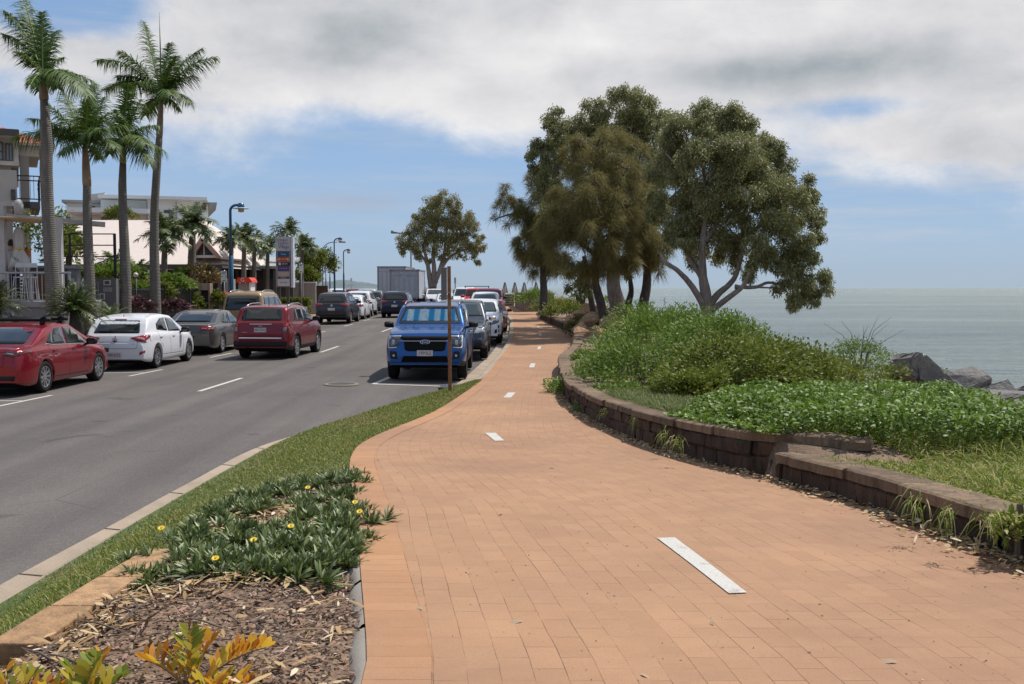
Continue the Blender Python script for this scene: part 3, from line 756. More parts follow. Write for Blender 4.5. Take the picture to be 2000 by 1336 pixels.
# ---- body shapes (x from the rear bumper, z from the ground)
def shape(kind, **k):
    d = {}
    if kind == 'suv':
        d = dict(L=4.55, W=1.84, wb=2.70, roh=.96, r=.36, clear=.26, bands=2, gap=.06,
            top=[(0, .70), (.02, .80), (.07, .92), (.10, 1.05), (.16, 1.15), (.30, 1.42), (.40, 1.57), (.46, 1.615), (.60, 1.64), (1.2, 1.68), (2.1, 1.69), (2.7, 1.62), (3.35, 1.22), (3.5, 1.12), (4.05, 1.04), (4.35, .95), (4.48, .84), (4.54, .70), (4.55, .55)],
            belt=[(0, .9), (.3, 1.15), (1.0, 1.12), (3.3, 1.0), (4.4, .86)],
            side=[[(.98, 1.17), (1.95, 1.13), (1.95, 1.56), (1.2, 1.54)], [(2.03, 1.125), (3.12, 1.09), (2.62, 1.53), (2.03, 1.56)], [(.62, 1.24), (.90, 1.20), (1.08, 1.50), (.80, 1.47)]],
            rg=(1.14, 1.53, .66, .56), fg=(1.20, 1.57, .70, .57), mir=(3.0, 1.13),
            seams=[[(2.0, .36), (2.0, 1.10)], [(3.08, .42), (3.12, 1.06)], [(1.0, 1.14), (1.06, .80), (1.30, .60)]], rseams=[[(-.66, 1.10), (-.64, .62), (.64, .62), (.66, 1.10)]],
            handles=[(1.25, .98), (2.3, .96)],
            dec=[('tail_light', [(.46, .98), (.88, .94), (.90, 1.10), (.50, 1.07)], 'rear2', RED, .016), ('tail_light', [(.02, .95), (.34, .99), (.30, 1.08), (.04, 1.12)], 'side', RED, .006),
                 ('lower_bumper', [(-.80, .30), (.80, .30), (.82, .50), (-.82, .50)], 'rear', TRIM, .010), ('front_grille', [(-.50, .60), (.50, .60), (.55, .84), (-.55, .84)], 'front', TRIM, .008),
                 ('headlight', [(.52, .74), (.86, .80), (.86, .93), (.50, .86)], 'front2', CLEAR, .012)])
    elif kind == 'hatch':
        d = dict(L=4.30, W=1.78, wb=2.65, roh=.80, r=.325, clear=.19, bands=0, gap=.045,
            top=[(0, .60), (.01, .70), (.05, .76), (.09, .90), (.16, .97), (.42, 1.26), (.56, 1.375), (.66, 1.40), (1.2, 1.455), (1.8, 1.47), (2.35, 1.42), (3.15, 1.02), (3.35, .96), (3.9, .88), (4.15, .78), (4.27, .66), (4.30, .50)],
            belt=[(0, .76), (.2, .98), (1.2, .955), (3.0, .89), (3.4, .86), (4.1, .72)],
            side=[[(.95, 1.04), (1.78, .975), (1.78, 1.36), (1.42, 1.34), (1.02, 1.20)], [(1.86, .97), (2.92, .93), (2.36, 1.30), (1.86, 1.36)]],
            rg=(.975, 1.31, .62, .53), fg=(1.02, 1.37, .68, .54), mir=(2.78, .97),
            seams=[[(1.82, .26), (1.82, .95)], [(2.86, .32), (2.92, .92)], [(.98, 1.0), (1.02, .72), (1.24, .56)], [(1.2, .36), (2.9, .33)]], rseams=[[(-.62, .94), (-.60, .60), (-.55, .57), (.55, .57), (.60, .60), (.62, .94)]],
            handles=[(1.12, .845), (2.12, .83)],
            dec=[('tail_light', [(.42, .84), (.60, .78), (.86, .75), (.88, .93), (.74, .93)], 'rear2', RED, .014), ('tail_light', [(.0, .73), (.34, .86), (.30, .93), (.05, .95)], 'side', RED, .006)])
    elif kind == 'sedan':
        d = dict(L=4.60, W=1.80, wb=2.70, roh=1.02, r=.33, clear=.19, bands=0, gap=.045,
            top=[(0, .62), (.01, .74), (.04, .88), (.08, .965), (.16, .985), (.45, 1.00), (.62, 1.02), (1.35, 1.345), (1.7, 1.41), (2.2, 1.435), (2.6, 1.40), (3.45, 1.0), (3.6, .95), (4.2, .85), (4.45, .74), (4.57, .62), (4.60, .48)],
            belt=[(0, .80), (.15, .93), (1.2, .945), (3.3, .89), (4.3, .72)],
            side=[[(1.22, 1.03), (1.50, .99), (1.62, 1.25), (1.56, 1.25)], [(1.42, .985), (2.10, .965), (2.10, 1.335), (1.75, 1.31)], [(2.18, .96), (3.22, .92), (2.62, 1.29), (2.18, 1.335)]],
            rg=(1.03, 1.345, .62, .53), fg=(.99, 1.34, .68, .54), mir=(3.08, .97),
            seams=[[(2.14, .26), (2.14, .95)], [(3.14, .32), (3.22, .91)], [(1.3, 1.0), (1.22, .78), (1.42, .58)]], rseams=[[(-.52, .96), (-.50, .62), (.50, .62), (.52, .96)]],
            handles=[(1.48, .85), (2.42, .83)],
            dec=[('tail_light', [(.44, .82), (.84, .80), (.86, .93), (.46, .90)], 'rear2', RED, .014), ('tail_light', [(.0, .81), (.34, .85), (.36, .90), (.04, .94)], 'side', RED, .006)])
    elif kind == 'wagon4':       # tall body-on-frame four-wheel drive
        d = dict(L=4.90, W=1.92, wb=2.90, roh=1.10, r=.39, clear=.33, bands=2, gap=.07, taper=(.10, .5, .13, .6), tumble=.22,
            top=[(0, .72), (.02, .85), (.05, 1.0), (.10, 1.20), (.30, 1.62), (.40, 1.72), (.6, 1.77), (1.3, 1.81), (2.6, 1.80), (2.95, 1.74), (3.52, 1.33), (3.66, 1.255), (4.0, 1.235), (4.5, 1.18), (4.74, 1.12), (4.84, 1.02), (4.88, .80), (4.90, .60)],
            belt=[(0, 1.0), (.2, 1.18), (3.4, 1.17), (4.0, 1.12), (4.6, 1.03)],
            side=[[(.45, 1.26), (1.12, 1.23), (1.12, 1.66), (.62, 1.64)], [(1.2, 1.225), (2.1, 1.22), (2.1, 1.68), (1.2, 1.67)], [(2.18, 1.22), (3.25, 1.21), (2.85, 1.62), (2.18, 1.68)]],
            rg=(1.22, 1.62, .68, .60), fg=(1.345, 1.715, .75, .635), mir=(3.08, 1.27), mirsize=1.0,
            seams=[[(2.14, .45), (2.14, 1.2)], [(3.2, .45), (3.26, 1.18)], [(1.15, 1.2), (1.2, .95), (1.45, .75)]],
            handles=[(1.42, 1.07), (2.4, 1.06)], dec=[])
    elif kind == 'boxy':         # flat-sided off-roader
        d = dict(L=4.55, W=1.88, wb=2.95, roh=.80, r=.40, clear=.36, bands=1, gap=.09, taper=(.03, .2, .05, .4), tumble=.13,
            top=[(0, .85), (.01, 1.0), (.03, 1.2), (.06, 1.76), (.10, 1.82), (.5, 1.85), (2.55, 1.85), (2.68, 1.80), (2.95, 1.28), (3.05, 1.22), (4.2, 1.14), (4.4, 1.10), (4.5, .95), (4.53, .7), (4.55, .55)],
            belt=[(0, 1.12), (3.0, 1.12), (4.4, 1.04)],
            side=[[(.2, 1.20), (1.0, 1.20), (1.0, 1.68), (.2, 1.68)], [(1.1, 1.2), (1.85, 1.2), (1.85, 1.69), (1.1, 1.69)], [(1.95, 1.2), (2.72, 1.2), (2.55, 1.69), (1.95, 1.69)]],
            rg=(1.22, 1.66, .66, .62), fg=(1.31, 1.74, .78, .72), mir=(2.75, 1.28), mirsize=1.1, seams=[[(1.9, .5), (1.9, 1.7)]], handles=[], dec=[('headlight', [(.48, .86), (.70, .86), (.70, 1.04), (.48, 1.04)], 'front2', CLEAR, .02), ('front_grille', [(-.42, .80), (.42, .80), (.42, 1.06), (-.42, 1.06)], 'front', TRIM, .01), ('bumper', [(-.85, .45), (.85, .45), (.85, .62), (-.85, .62)], 'front', TRIM, .05)])
    elif kind == 'van':
        d = dict(L=4.55, W=1.86, wb=2.75, roh=.88, r=.33, clear=.22, bands=0, gap=.05, taper=(.05, .3, .16, .8), tumble=.16,
            top=[(0, .62), (.01, .8), (.03, 1.1), (.12, 1.55), (.22, 1.82), (.36, 1.90), (1.0, 1.95), (2.6, 1.94), (3.0, 1.85), (3.75, 1.25), (3.9, 1.17), (4.3, 1.0), (4.47, .85), (4.55, .6)],
            belt=[(0, 1.1), (3.6, 1.10), (4.2, .95)],
            side=[[(.35, 1.18), (1.25, 1.18), (1.25, 1.72), (.48, 1.72)], [(1.33, 1.18), (2.25, 1.18), (2.25, 1.73), (1.33, 1.73)], [(2.35, 1.18), (3.45, 1.16), (2.88, 1.70), (2.35, 1.73)]],
            rg=(1.16, 1.74, .72, .64), fg=(1.26, 1.80, .76, .64), mir=(3.2, 1.2), mirsize=1.2, seams=[[(2.3, .35), (2.3, 1.75)]], rseams=[[(-.76, 1.08), (-.74, .55), (.74, .55), (.76, 1.08)]], handles=[(2.5, 1.02)],
            dec=[('tail_light', [(.78, .80), (.90, .80), (.90, 1.12), (.80, 1.12)], 'rear2', RED, .012)])
    d.update(k); return d
# road height under a car
def rpos(x, y): return (x, y, float(roadZ(y))+.012)
AWAY = pi/2; TOUS = -pi/2

# ---- near cars
SHADE = None
def m_shade():
    t = NT('sunshade_foil'); v = t.coord('Object'); w = t.n('ShaderNodeTexWave'); t.L.new(t.coord('Object', (0, 1, .12)), w.inputs['Vector']); w.inputs['Scale'].default_value = 1.05; w.inputs['Distortion'].default_value = 5.5; w.inputs['Detail Scale'].default_value = 1.2; w.inputs['Detail'].default_value = 2
    w.bands_direction = 'Y'; nz = t.noise(t.coord('Object', (1, 4, 1.5)), 9, 4, .6)
    c = t.ramp(w.outputs['Fac'], [(.2, (.01, .42, .72)), (.40, (.12, .80, .95)), (.52, (.85, .97, .97)), (1, (.97, .98, .97))]); c = t.mix(t.mr(nz, .52, .62, 0, .6), c, (.02, .40, .62))
    t.set(Base_Color=c, Roughness=.4, Metallic=.0); t.b.inputs['Specular IOR Level'].default_value = .8; return t.m
def m_clear():
    t = NT('windscreen_glass'); tr = t.n('ShaderNodeBsdfTransparent'); tr.inputs[0].default_value = (.95, .98, .98, 1); gl = t.n('ShaderNodeBsdfGlossy'); gl.inputs['Roughness'].default_value = .03
    fz = t.n('ShaderNodeFresnel'); fz.inputs[0].default_value = 1.5; mx = t.n('ShaderNodeMixShader'); t.L.new(fz.outputs[0], mx.inputs[0]); t.L.new(tr.outputs[0], mx.inputs[1]); t.L.new(gl.outputs[0], mx.inputs[2]); t.L.new(mx.outputs[0], t.out.inputs[0]); return t.m
P_BLUE = m_paint('blue_paint', (.001, .062, .235), .55, .24)
blue = shape('wagon4', paint=P_BLUE, shade=m_shade(), clearglass=m_clear(), rim='five', rimmat=DARKALLOY, rails=(.7, 2.75), railmat=plain('grey_rail', (.25, .25, .26), .35, .6), mirmat=TRIM,
    plate=[('front', .665, '199\u00b7IL2', .372)], badge=('front', .925, .118, .052, 'Ford'), fseams=[[(-.72, 1.15), (-.60, 1.30)], [(.72, 1.15), (.60, 1.30)], [(-.33, 1.16), (-.38, 1.31)], [(.33, 1.16), (.38, 1.31)]],
    dec=[('front_grille', [(-.68, 1.06), (-.50, .98), (-.47, .74), (-.40, .71), (.40, .71), (.47, .74), (.50, .98), (.68, 1.06)], 'front', plain('grille_black', (.005, .005, .005), .7, spec=.15), .012),
         ('headlight', [(.60, .86), (.80, .80), (.865, .86), (.86, 1.06), (.56, 1.055), (.58, .98)], 'front2', LAMPD, .016),
         ('headlight_frame', [(.56, 1.072), (.872, 1.066), (.872, .80), (.845, .775), (.66, .79), (.66, .812), (.835, .80), (.848, .82), (.846, 1.045), (.56, 1.05)], 'front2', plain('lamp_silver', (.62, .60, .58), .25), .022),
         ('headlight_reflector', [(.70, .86), (.77, .86), (.77, .97), (.70, .97)], 'front2', CLEAR, .020),
         ('grille_bar', [(-.62, .935), (.62, .935), (.62, .955), (-.62, .955)], 'front', plain('bar_grey', (.30, .31, .33), .3, .6), .022),
         ('lower_intake', [(-.56, .46), (.56, .46), (.50, .60), (-.50, .60)], 'front', DARKIN, .012), ('fog_pocket', [(.64, .52), (.80, .55), (.82, .72), (.66, .70)], 'front2', TRIM, .012),
         ('fog_light', [(.70, .58), (.755, .58), (.755, .635), (.70, .635)], 'front2', CLEAR, .02), ('lower_bumper', [(-.84, .34), (.84, .34), (.86, .45), (-.86, .45)], 'front', TRIM, .018),
         ('door_panel_gap', [(2.12, .45), (2.135, .45), (2.135, 1.2), (2.12, 1.2)], 'side', TRIM, .003)])
car('parked_suv', 'bright blue four-wheel drive with a foil sunshade in its windscreen, front of the row', rpos(-2.03, 23.15+2.45), TOUS, blue, 'car')
root_e = S.objects[-1] if False else None

P_MAROON = m_paint('maroon_paint', (.17, .005, .010), .5, .28)
jeep = shape('suv', L=4.45, W=1.80, wb=2.64, roh=.93, r=.355, paint=P_MAROON, rim='five', aerial=(.95, .20), rails=(.72, 2.5), tumble=.22, taper=(.08, .45, .15, .8), bands=2,
    top=[(0, .62), (.01, .80), (.03, 1.0), (.06, 1.12), (.12, 1.18), (.34, 1.56), (.42, 1.60), (.55, 1.62), (1.1, 1.65), (2.0, 1.66), (2.5, 1.60), (3.1, 1.22), (3.25, 1.13), (3.9, 1.06), (4.2, 1.0), (4.38, .90), (4.43, .72), (4.45, .55)],
    belt=[(0, 1.02), (.2, 1.12), (3.1, 1.06), (4.2, .95)], rg=(1.19, 1.555, .63, .565), fg=(1.23, 1.56, .70, .57), mir=(2.85, 1.18), mirmat=TRIM,
    side=[[(.86, 1.19), (1.30, 1.165), (1.30, 1.54), (1.18, 1.54)], [(1.36, 1.16), (2.02, 1.14), (2.02, 1.55), (1.36, 1.55)], [(2.1, 1.14), (2.98, 1.12), (2.5, 1.50), (2.1, 1.55)]], plate=[('rear', .905, '480\u00b7ZWG', .372)],
    seams=[[(2.06, .36), (2.06, 1.12)], [(2.95, .42), (2.99, 1.08)], [(1.1, 1.12), (1.12, .9), (1.34, .62)]], rseams=[[(-.67, 1.13), (-.66, .70), (.66, .70), (.67, 1.13)]], handles=[(1.42, .98), (2.34, .97)],
    texts=[('rear', 0, 1.03, .062, 'Jeep'), ('rear', .49, .835, .035, 'COMPASS')],
    dec=[('tail_light', [(.70, .99), (.89, .99), (.88, 1.12), (.70, 1.12)], 'rear2', RED, .012), ('reverse_light', [(.70, .86), (.89, .86), (.89, .985), (.70, .985)], 'rear2', m_lens('smoke_lens', (.20, .19, .19)), .012),
         ('tail_light', [(.0, .87), (.17, .90), (.15, 1.10), (.02, 1.10)], 'side', RED, .006),
         ('tailgate_handle', [(-.34, 1.07), (.34, 1.07), (.34, 1.09), (-.34, 1.09)], 'rear', CHROME, .02), ('bumper_strip', [(-.66, .63), (.66, .635), (.66, .68), (-.66, .675)], 'rear', CHROME, .022),
         ('lower_bumper', [(-.78, .30), (.78, .30), (.82, .56), (-.82, .56)], 'rear', TRIM, .014), ('wiper', [(-.10, 1.205), (.28, 1.225), (.28, 1.24), (-.10, 1.255)], 'rear', TRIM, .02), ('exhaust', [(.36, .30), (.45, .30), (.45, .38), (.36, .38)], 'rear', DARKIN, .02)])
car('passing_suv', 'dark red four-wheel drive with roof rails and plate 480 ZWG driving away up the road', rpos(-7.50, 30.1+2.22), AWAY-.055, jeep, 'car')

P_RED = m_paint('red_paint', (.23, .003, .010), .55, .26)
mz = shape('sedan', paint=P_RED, rim='ten', handle=P_RED, mirmat=TRIM,
    dec=[('tail_light', [(.46, .84), (.70, .80), (.88, .83), (.88, .91), (.60, .93)], 'rear2', m_lens('dark_tail', (.07, .008, .010)), .014), ('tail_light', [(.0, .82), (.42, .87), (.50, .90), (.30, .93), (.04, .93)], 'side', m_lens('dark_tail', (.07, .008, .010)), .006),
         ('light_strip', [(.56, .868), (.70, .85), (.70, .87), (.58, .884)], 'rear2', CLEAR, .016), ('lower_bumper', [(-.7, .24), (.7, .24), (.74, .42), (-.74, .42)], 'rear', TRIM, .01),
         ('sill_line', [(1.45, .30), (3.1, .28), (3.1, .30), (1.45, .32)], 'side', TRIM, .004), ('window_strip', [(1.2, 1.0), (1.5, .965), (3.25, .90), (3.25, .912), (1.5, .978), (1.22, 1.015)], 'side', CHROME, .007)])
car('parked_sedan', 'shiny red sedan with black roof bars parked at the left edge', rpos(-10.65, 19.78+2.3), AWAY, mz, 'car')

i30 = shape('hatch', paint=WHITEP, rim='five', aerial=(.72, .06), plate=[('rear', .40, '040\u00b7KF2', .372)], badge=('rear', .83, .066, .034, 'H'), badgefield=WHITEP, badgemat=plain('badge_grey', (.30, .31, .33), .4), texts=[('rear', .52, .715, .05, 'i30'), ('rear', -.50, .70, .03, 'ACTIVE')], handle=WHITEP, mirmat=TRIM,
    dec=[('tail_light', [(.40, .86), (.58, .77), (.80, .73), (.875, .76), (.88, .92), (.72, .93)], 'rear2', RED, .014), ('tail_light', [(.0, .74), (.30, .86), (.36, .93), (.06, .93)], 'side', RED, .006), ('reverse_light', [(.55, .84), (.76, .80), (.76, .86), (.60, .88)], 'rear2', m_lens('pink_lens', (.55, .28, .28)), .018),
         ('reflector', [(.66, .40), (.80, .46), (.80, .53), (.68, .49)], 'rear2', RED, .012), ('brake_light', [(-.16, 1.325), (.16, 1.325), (.16, 1.345), (-.16, 1.345)], 'rear', RED, .012),
         ('wiper', [(-.05, 1.005), (.30, 1.015), (.30, 1.03), (-.05, 1.04)], 'rear', TRIM, .018)])
car('parked_hatchback', 'white hatchback with plate 040 KF2 parked between the red and grey sedans', rpos(-10.55, 26.35+2.15), AWAY, i30, 'car')

P_GREY = m_paint('bronze_grey_paint', (.085, .080, .075), .6, .3)
cam_ = shape('sedan', L=4.82, W=1.82, wb=2.775, roh=1.10, paint=P_GREY, rim='seven', plate=[('rear', .70, None, .372)], handle=P_GREY,
    dec=[('tail_light', [(.46, .80), (.86, .78), (.87, .94), (.50, .92)], 'rear2', RED, .014), ('tail_light', [(.0, .79), (.30, .82), (.34, .90), (.04, .95)], 'side', RED, .006), ('light_strip', [(.52, .84), (.84, .83), (.84, .86), (.52, .87)], 'rear2', CLEAR, .018)])
car('parked_sedan', 'bronze grey sedan parked in front of the white hatchback', rpos(-10.58, 32.2+2.41), AWAY, cam_, 'car')

P_GOLD = m_paint('gold_paint', (.30, .19, .085), .45, .35)
car('parked_van', 'gold people carrier with a dark rear window parked beyond the grey sedan', rpos(-10.95, 40.4+2.27), AWAY, shape('van', paint=P_GOLD, rim='ten', plate=[('rear', .85, None, .372)], rails=(.6, 2.6)), 'van')
P_DK = m_paint('charcoal_paint', (.028, .029, .034), .4, .3); P_NAVY = m_paint('navy_paint', (.008, .010, .028), .4, .3)
car('parked_suv', 'charcoal wagon with red tail lights parked beside the clipped hedge', rpos(-9.62, 53.0+2.27), AWAY, shape('suv', paint=P_DK, rim='ten', plate=[('rear', .78, None, .372)], mirmat=TRIM, badge=('rear', .98, .06, .055, None)), 'car')
car('passing_suv', 'black wagon driving away in the middle of the road towards the trucks', rpos(-7.32, 62.0+2.27), AWAY, shape('suv', paint=P_NAVY, rim='ten', plate=[('rear', .76, None, .372)], mirmat=TRIM, badge=('rear', 1.0, .06, .055, None)), 'car')
FARL = [('parked_hatchback', 'small white hatchback tucked behind the charcoal wagon', 'hatch', WHITEP, -9.75, 61.2), ('parked_suv', 'white wagon standing higher behind the small white hatchback', 'suv', WHITEP, -10.2, 67.5),
        ('parked_suv', 'grey green wagon parked beyond the white wagon on the far side of the road', 'suv', m_paint('sage_paint', (.10, .11, .10), .5), -10.3, 75.0), ('parked_hatchback', 'black hatchback near the back of the left row, beside the truck', 'hatch', P_DK, -10.3, 83.5)]
for nm, lb, kd, pt_, x, y in FARL: car(nm, lb, rpos(x, y), AWAY+.02, shape(kd, paint=pt_, plate=[('rear', .7, None, .372)]), 'car')
FARM = [('white', 'white wagon seen between the blue lamp posts', 'suv', WHITEP, 657, 100), ('maroon', 'dark red wagon parked beyond the second blue lamp post', 'suv', P_MAROON, 688, 98), ('silver', 'silver hatchback far up the road in front of the bay', 'suv', m_paint('silver_paint', (.35, .36, .38), .6), 714, 96), ('darkred', 'dark red car half hidden behind the lamp posts', 'hatch', P_MAROON, 640, 104)]
for _, lb, kd, pt_, px, y in FARM:
    p = P(px, 575, y); car('parked_car', lb, (p.x, y, float(roadZ(y))+.14), AWAY+.25, shape(kd, paint=pt_), 'car')

# ---- kerbside row facing us
P_SLATE = m_paint('slate_paint', (.040, .047, .058), .45, .28)
nav = shape('wagon4', L=5.1, W=1.86, wb=3.1, roh=1.2, r=.38, paint=P_SLATE, rim='seven', glass=GLASS, fgm=GLASS2, mirmat=CHROME, mir=(3.28, 1.22), aerial=(2.5, .1),
    top=[(0, .72), (.02, .95), (.06, 1.05), (1.35, 1.08), (1.42, 1.5), (1.5, 1.72), (1.7, 1.78), (2.6, 1.80), (3.0, 1.74), (3.6, 1.28), (3.75, 1.18), (4.6, 1.08), (4.9, 1.0), (5.04, .85), (5.1, .6)], belt=[(0, 1.0), (1.3, 1.06), (3.5, 1.12), (4.8, .95)],
    side=[[(1.62, 1.20), (2.35, 1.18), (2.35, 1.66), (1.7, 1.64)], [(2.43, 1.18), (3.4, 1.17), (2.95, 1.60), (2.43, 1.66)]], rg=(1.15, 1.6, .62, .58), fg=(1.29, 1.70, .74, .62),
    dec=[('headlight', [(.50, .80), (.84, .84), (.86, 1.04), (.60, 1.0)], 'front2', CLEAR, .016), ('front_grille', [(-.46, .68), (.46, .68), (.50, 1.0), (-.50, 1.0)], 'front', TRIM, .01), ('lower_bumper', [(-.8, .36), (.8, .36), (.84, .52), (-.84, .52)], 'front', TRIM, .012), ('fog_light', [(.62, .60), (.76, .60), (.76, .68), (.62, .68)], 'front2', LAMPD, .014)],
    seams=[[(2.39, .45), (2.39, 1.15)], [(3.35, .45), (3.4, 1.14)]], handles=[(2.6, 1.05), (1.75, 1.05)], handle=CHROME, plate=[('front', .60, None, .372)])
car('parked_pickup', 'slate grey double-cab pickup parked right behind the blue four-wheel drive', rpos(-1.66, 29.9+2.55), TOUS, nav, 'pickup')
MB_ = None
wsuv = shape('suv', paint=WHITEP, fgm=GLASS2, mirmat=WHITEP, dec=[('headlight', [(.48, .74), (.86, .84), (.84, .98), (.60, .94)], 'front2', LAMPD, .014), ('front_grille', [(-.50, .62), (.50, .62), (.50, .84), (-.50, .84)], 'front', TRIM, .01), ('fog_pocket', [(.62, .42), (.80, .46), (.80, .58), (.64, .56)], 'front2', TRIM, .012)])
car('parked_suv', 'white wagon parked third in the kerbside row, behind the slate pickup', rpos(-1.28, 37.2+2.27), TOUS, wsuv, 'car')
car('parked_hatchback', 'dark red hatchback with a red door mirror, fourth in the kerbside row', rpos(-1.10, 45.2+2.15), TOUS, shape('hatch', paint=P_MAROON, H=1.5), 'car')
car('parked_suv', 'white wagon between the dark red hatchback and the magenta off-roader', rpos(-1.5, 53.5+2.27), TOUS, shape('suv', paint=WHITEP, fgm=GLASS2), 'car')
car('parked_offroader', 'flat-roofed magenta off-roader with a black windscreen', rpos(-1.45, 60.5+2.27), TOUS, shape('boxy', paint=m_paint('magenta_paint', (.17, .01, .055), .2), mirmat=TRIM), 'car')
rr = car('parked_suv', 'bright red four-wheel drive with a long bar across its roof', rpos(-2.55, 70.5+2.4), TOUS, shape('boxy', paint=m_paint('scarlet_paint', (.5, .012, .008), .1), mirmat=m_paint('scarlet_paint', (.5, .012, .008), .1), mirsize=1.3), 'car')
rb = MB(); [rb.bar((.4, s*.85, 1.86), (.4, s*.85, 2.02), .06) for s in (1, -1)]; rb.bar((.4, -.9, 1.99), (.4, .9, 1.99), .05); rb.build('roof_bar', TRIM, rr[0])
car('parked_van', 'white van parked behind the bright red four-wheel drive', rpos(-3.7, 76+2.3), TOUS, shape('van', paint=WHITEP), 'van')
for px, y, lb, kd in ((851, 84, 'white pickup facing us under the big tree at the road bend', 'wagon4'), (872, 78.5, 'white sedan in front of the white pickup at the road bend', 'sedan')):
    p = P(px, 585, y); car('parked_pickup' if kd == 'wagon4' else 'parked_sedan', lb, (p.x, y, float(roadZ(y))+.012), TOUS+.12, shape(kd, paint=WHITEP, fgm=GLASS2, dec=[('front_grille', [(-.55, .62), (.55, .62), (.55, .80), (-.55, .80)], 'front', TRIM, .012), ('headlight', [(.52, .78), (.84, .80), (.84, .90), (.52, .86)], 'front2', LAMPD, .015)] if kd == 'sedan' else [('front_grille', [(-.55, .70), (.55, .70), (.6, .98), (-.6, .98)], 'front', TRIM, .012), ('headlight', [(.6, .86), (.9, .86), (.9, 1.02), (.6, 1.0)], 'front2', CLEAR, .015)]), 'pickup' if kd == 'wagon4' else 'car')

# red sedan's roof bars: two black padded bars on feet
rs = [o for o in C.objects if o.get('label', '').startswith('shiny red')][0]
for x in (-.55, .28):
    b = MB()
    zt = 1.50; b.tube([(x, -.66, zt), (x, .66, zt)], .042, 8)
    for s in (1, -1):
        b.bar((x, s*.47, 1.38), (x-.02, s*.52, zt), .05, .10); b.bar((x-.10, s*.50, zt+.02), (x+.02, s*.62, zt+.14), .10, .025); 
    b.build('roof_bar', TRIM, rs, True)

# ---- trucks
def truck(label, x, y, L, Wd, Hb, col, doorcol, az):
    t = thing('box_truck', label, 'truck', rpos(x, y), az); hw = Wd/2; z0 = 1.05
    b = MB().box(0, L, -hw, hw, z0, Hb); b.build('cargo_box', doorcol, t)
    fr_ = MB()
    for s in (1, -1): fr_.bar((-.03, s*(hw-.04), z0), (-.03, s*(hw-.04), Hb), .09, .10)
    fr_.bar((-.03, -hw, Hb-.02), (-.03, hw, Hb-.02), .10, .12); fr_.bar((-.03, -hw, z0+.03), (-.03, hw, z0+.03), .10, .12)
    for s in (1, -1): fr_.bar((0, s*hw, Hb), (L, s*hw, Hb), .08, .08); fr_.bar((0, s*hw, z0), (L, s*hw, z0), .08, .08)
    fr_.build('box_frame', col, t)
    rp = MB()
    for k in range(-2, 3): rp.bar((-.04, k*.42, z0+.1), (-.04, k*.42, Hb-.25 if k in (-1, 1) else Hb-.55), .03, .02)
    rp.bar((-.05, -hw+.15, Hb-.42), (-.05, hw-.15, Hb-.42), .025, .03)
    rp.build('door_rails', plain('truck_rail', (.36, .36, .38), .5), t)
    MB().box(-.02, L+1.6, -.45, .45, .62, .95).box(-.12, -.02, -hw+.1, hw-.1, .55, .68).build('chassis', TRIM, t)
    cab = MB(); pr_ = [(L+.15, .55), (L+2.0, .55), (L+2.1, 1.35), (L+1.85, 2.35), (L+1.5, 2.5), (L+.15, 2.55)]
    cab.prism([(a, b_) for a, b_ in pr_], Matrix.Translation((0, 1.05, 0)) @ Matrix.Rotation(pi/2, 4, 'X'), 2.1); co = cab.build('cab', WHITEP, t)
    tm, rmh = wheel_meshes(.46, .30, 'seven', DARKALLOY)
    for xx in (1.2, L+1.2):
        for s in (1, -1):
            w_ = link_mesh('wheel', tm, t); w_.location = (xx, s*(hw-.2), .46); link_mesh('rim', rmh, w_)
            if s < 0: w_.rotation_euler = (0, 0, pi)
    for s in (1, -1): MB().box(-.14, -.10, s*(hw-.32)-.14, s*(hw-.32)+.14, .75, .98).build('tail_light', AMBER if s > 0 else RED, t)
    MB().box(-.07, -.05, .72, 1.0, 1.25, 1.62).build('warning_panel', AMBER, t)
    MB().box(-.075, -.05, -.20, .2, 1.10, 1.2).build('number_plate', plain('yellow_plate', (.5, .38, .05), .5), t)
    return t
TR_W = plain('truck_white', (.46, .47, .50), .5, var=.08); TR_G = plain('truck_grey', (.36, .37, .41), .5, var=.10); TR_F = plain('truck_frame', (.22, .22, .24), .5)
p = P(790, 590, 80); truck('grey box truck with a dented roller door and warning panels, nearer of the two trucks', p.x, 80, 5.5, 2.35, 3.32, TR_F, TR_G, AWAY)
p = P(771, 590, 90); truck('taller white box truck standing behind the grey box truck', p.x-.1, 88.5, 7.0, 2.5, 3.75, TR_F, TR_W, AWAY-.02)
# ================================================================ leaves, blades, needles (numpy ribbons)
def unit(v): v = np.asarray(v, float); return v/np.maximum(np.linalg.norm(v, axis=-1, keepdims=True), 1e-9)
def rdir(n, up=0.0, rng=RNG):
    v = rng.normal(size=(n, 3)); v = unit(v); v[:, 2] += up; return unit(v)
def ribbons(Pn, D, L, Wd, prof=(.35, 1.0, .12), droop=0.0, U=None, fold=0):
    """one strip per point: P base, D direction, L length, W width"""
    Pn = np.asarray(Pn, float); n = len(Pn); D = unit(D); L = np.broadcast_to(L, n).astype(float); Wd = np.broadcast_to(Wd, n).astype(float); droop = np.broadcast_to(droop, n).astype(float)
    if U is None: U = rdir(n)
    Sd = unit(np.cross(D, U)); m = len(prof); V = np.zeros((n, m, 2, 3))
    for k, w in enumerate(prof):
        t = k/(m-1); c = Pn+D*(L*t)[:, None]; c[:, 2] -= droop*L*t*t
        V[:, k, 0] = c-Sd*(Wd*w/2)[:, None]; V[:, k, 1] = c+Sd*(Wd*w/2)[:, None]
    b = np.arange(n)[:, None]*(m*2)
    Q = np.concatenate([np.stack([b[:, 0]+2*k, b[:, 0]+2*k+1, b[:, 0]+2*k+3, b[:, 0]+2*k+2], 1) for k in range(m-1)])
    return V.reshape(-1, 3), Q
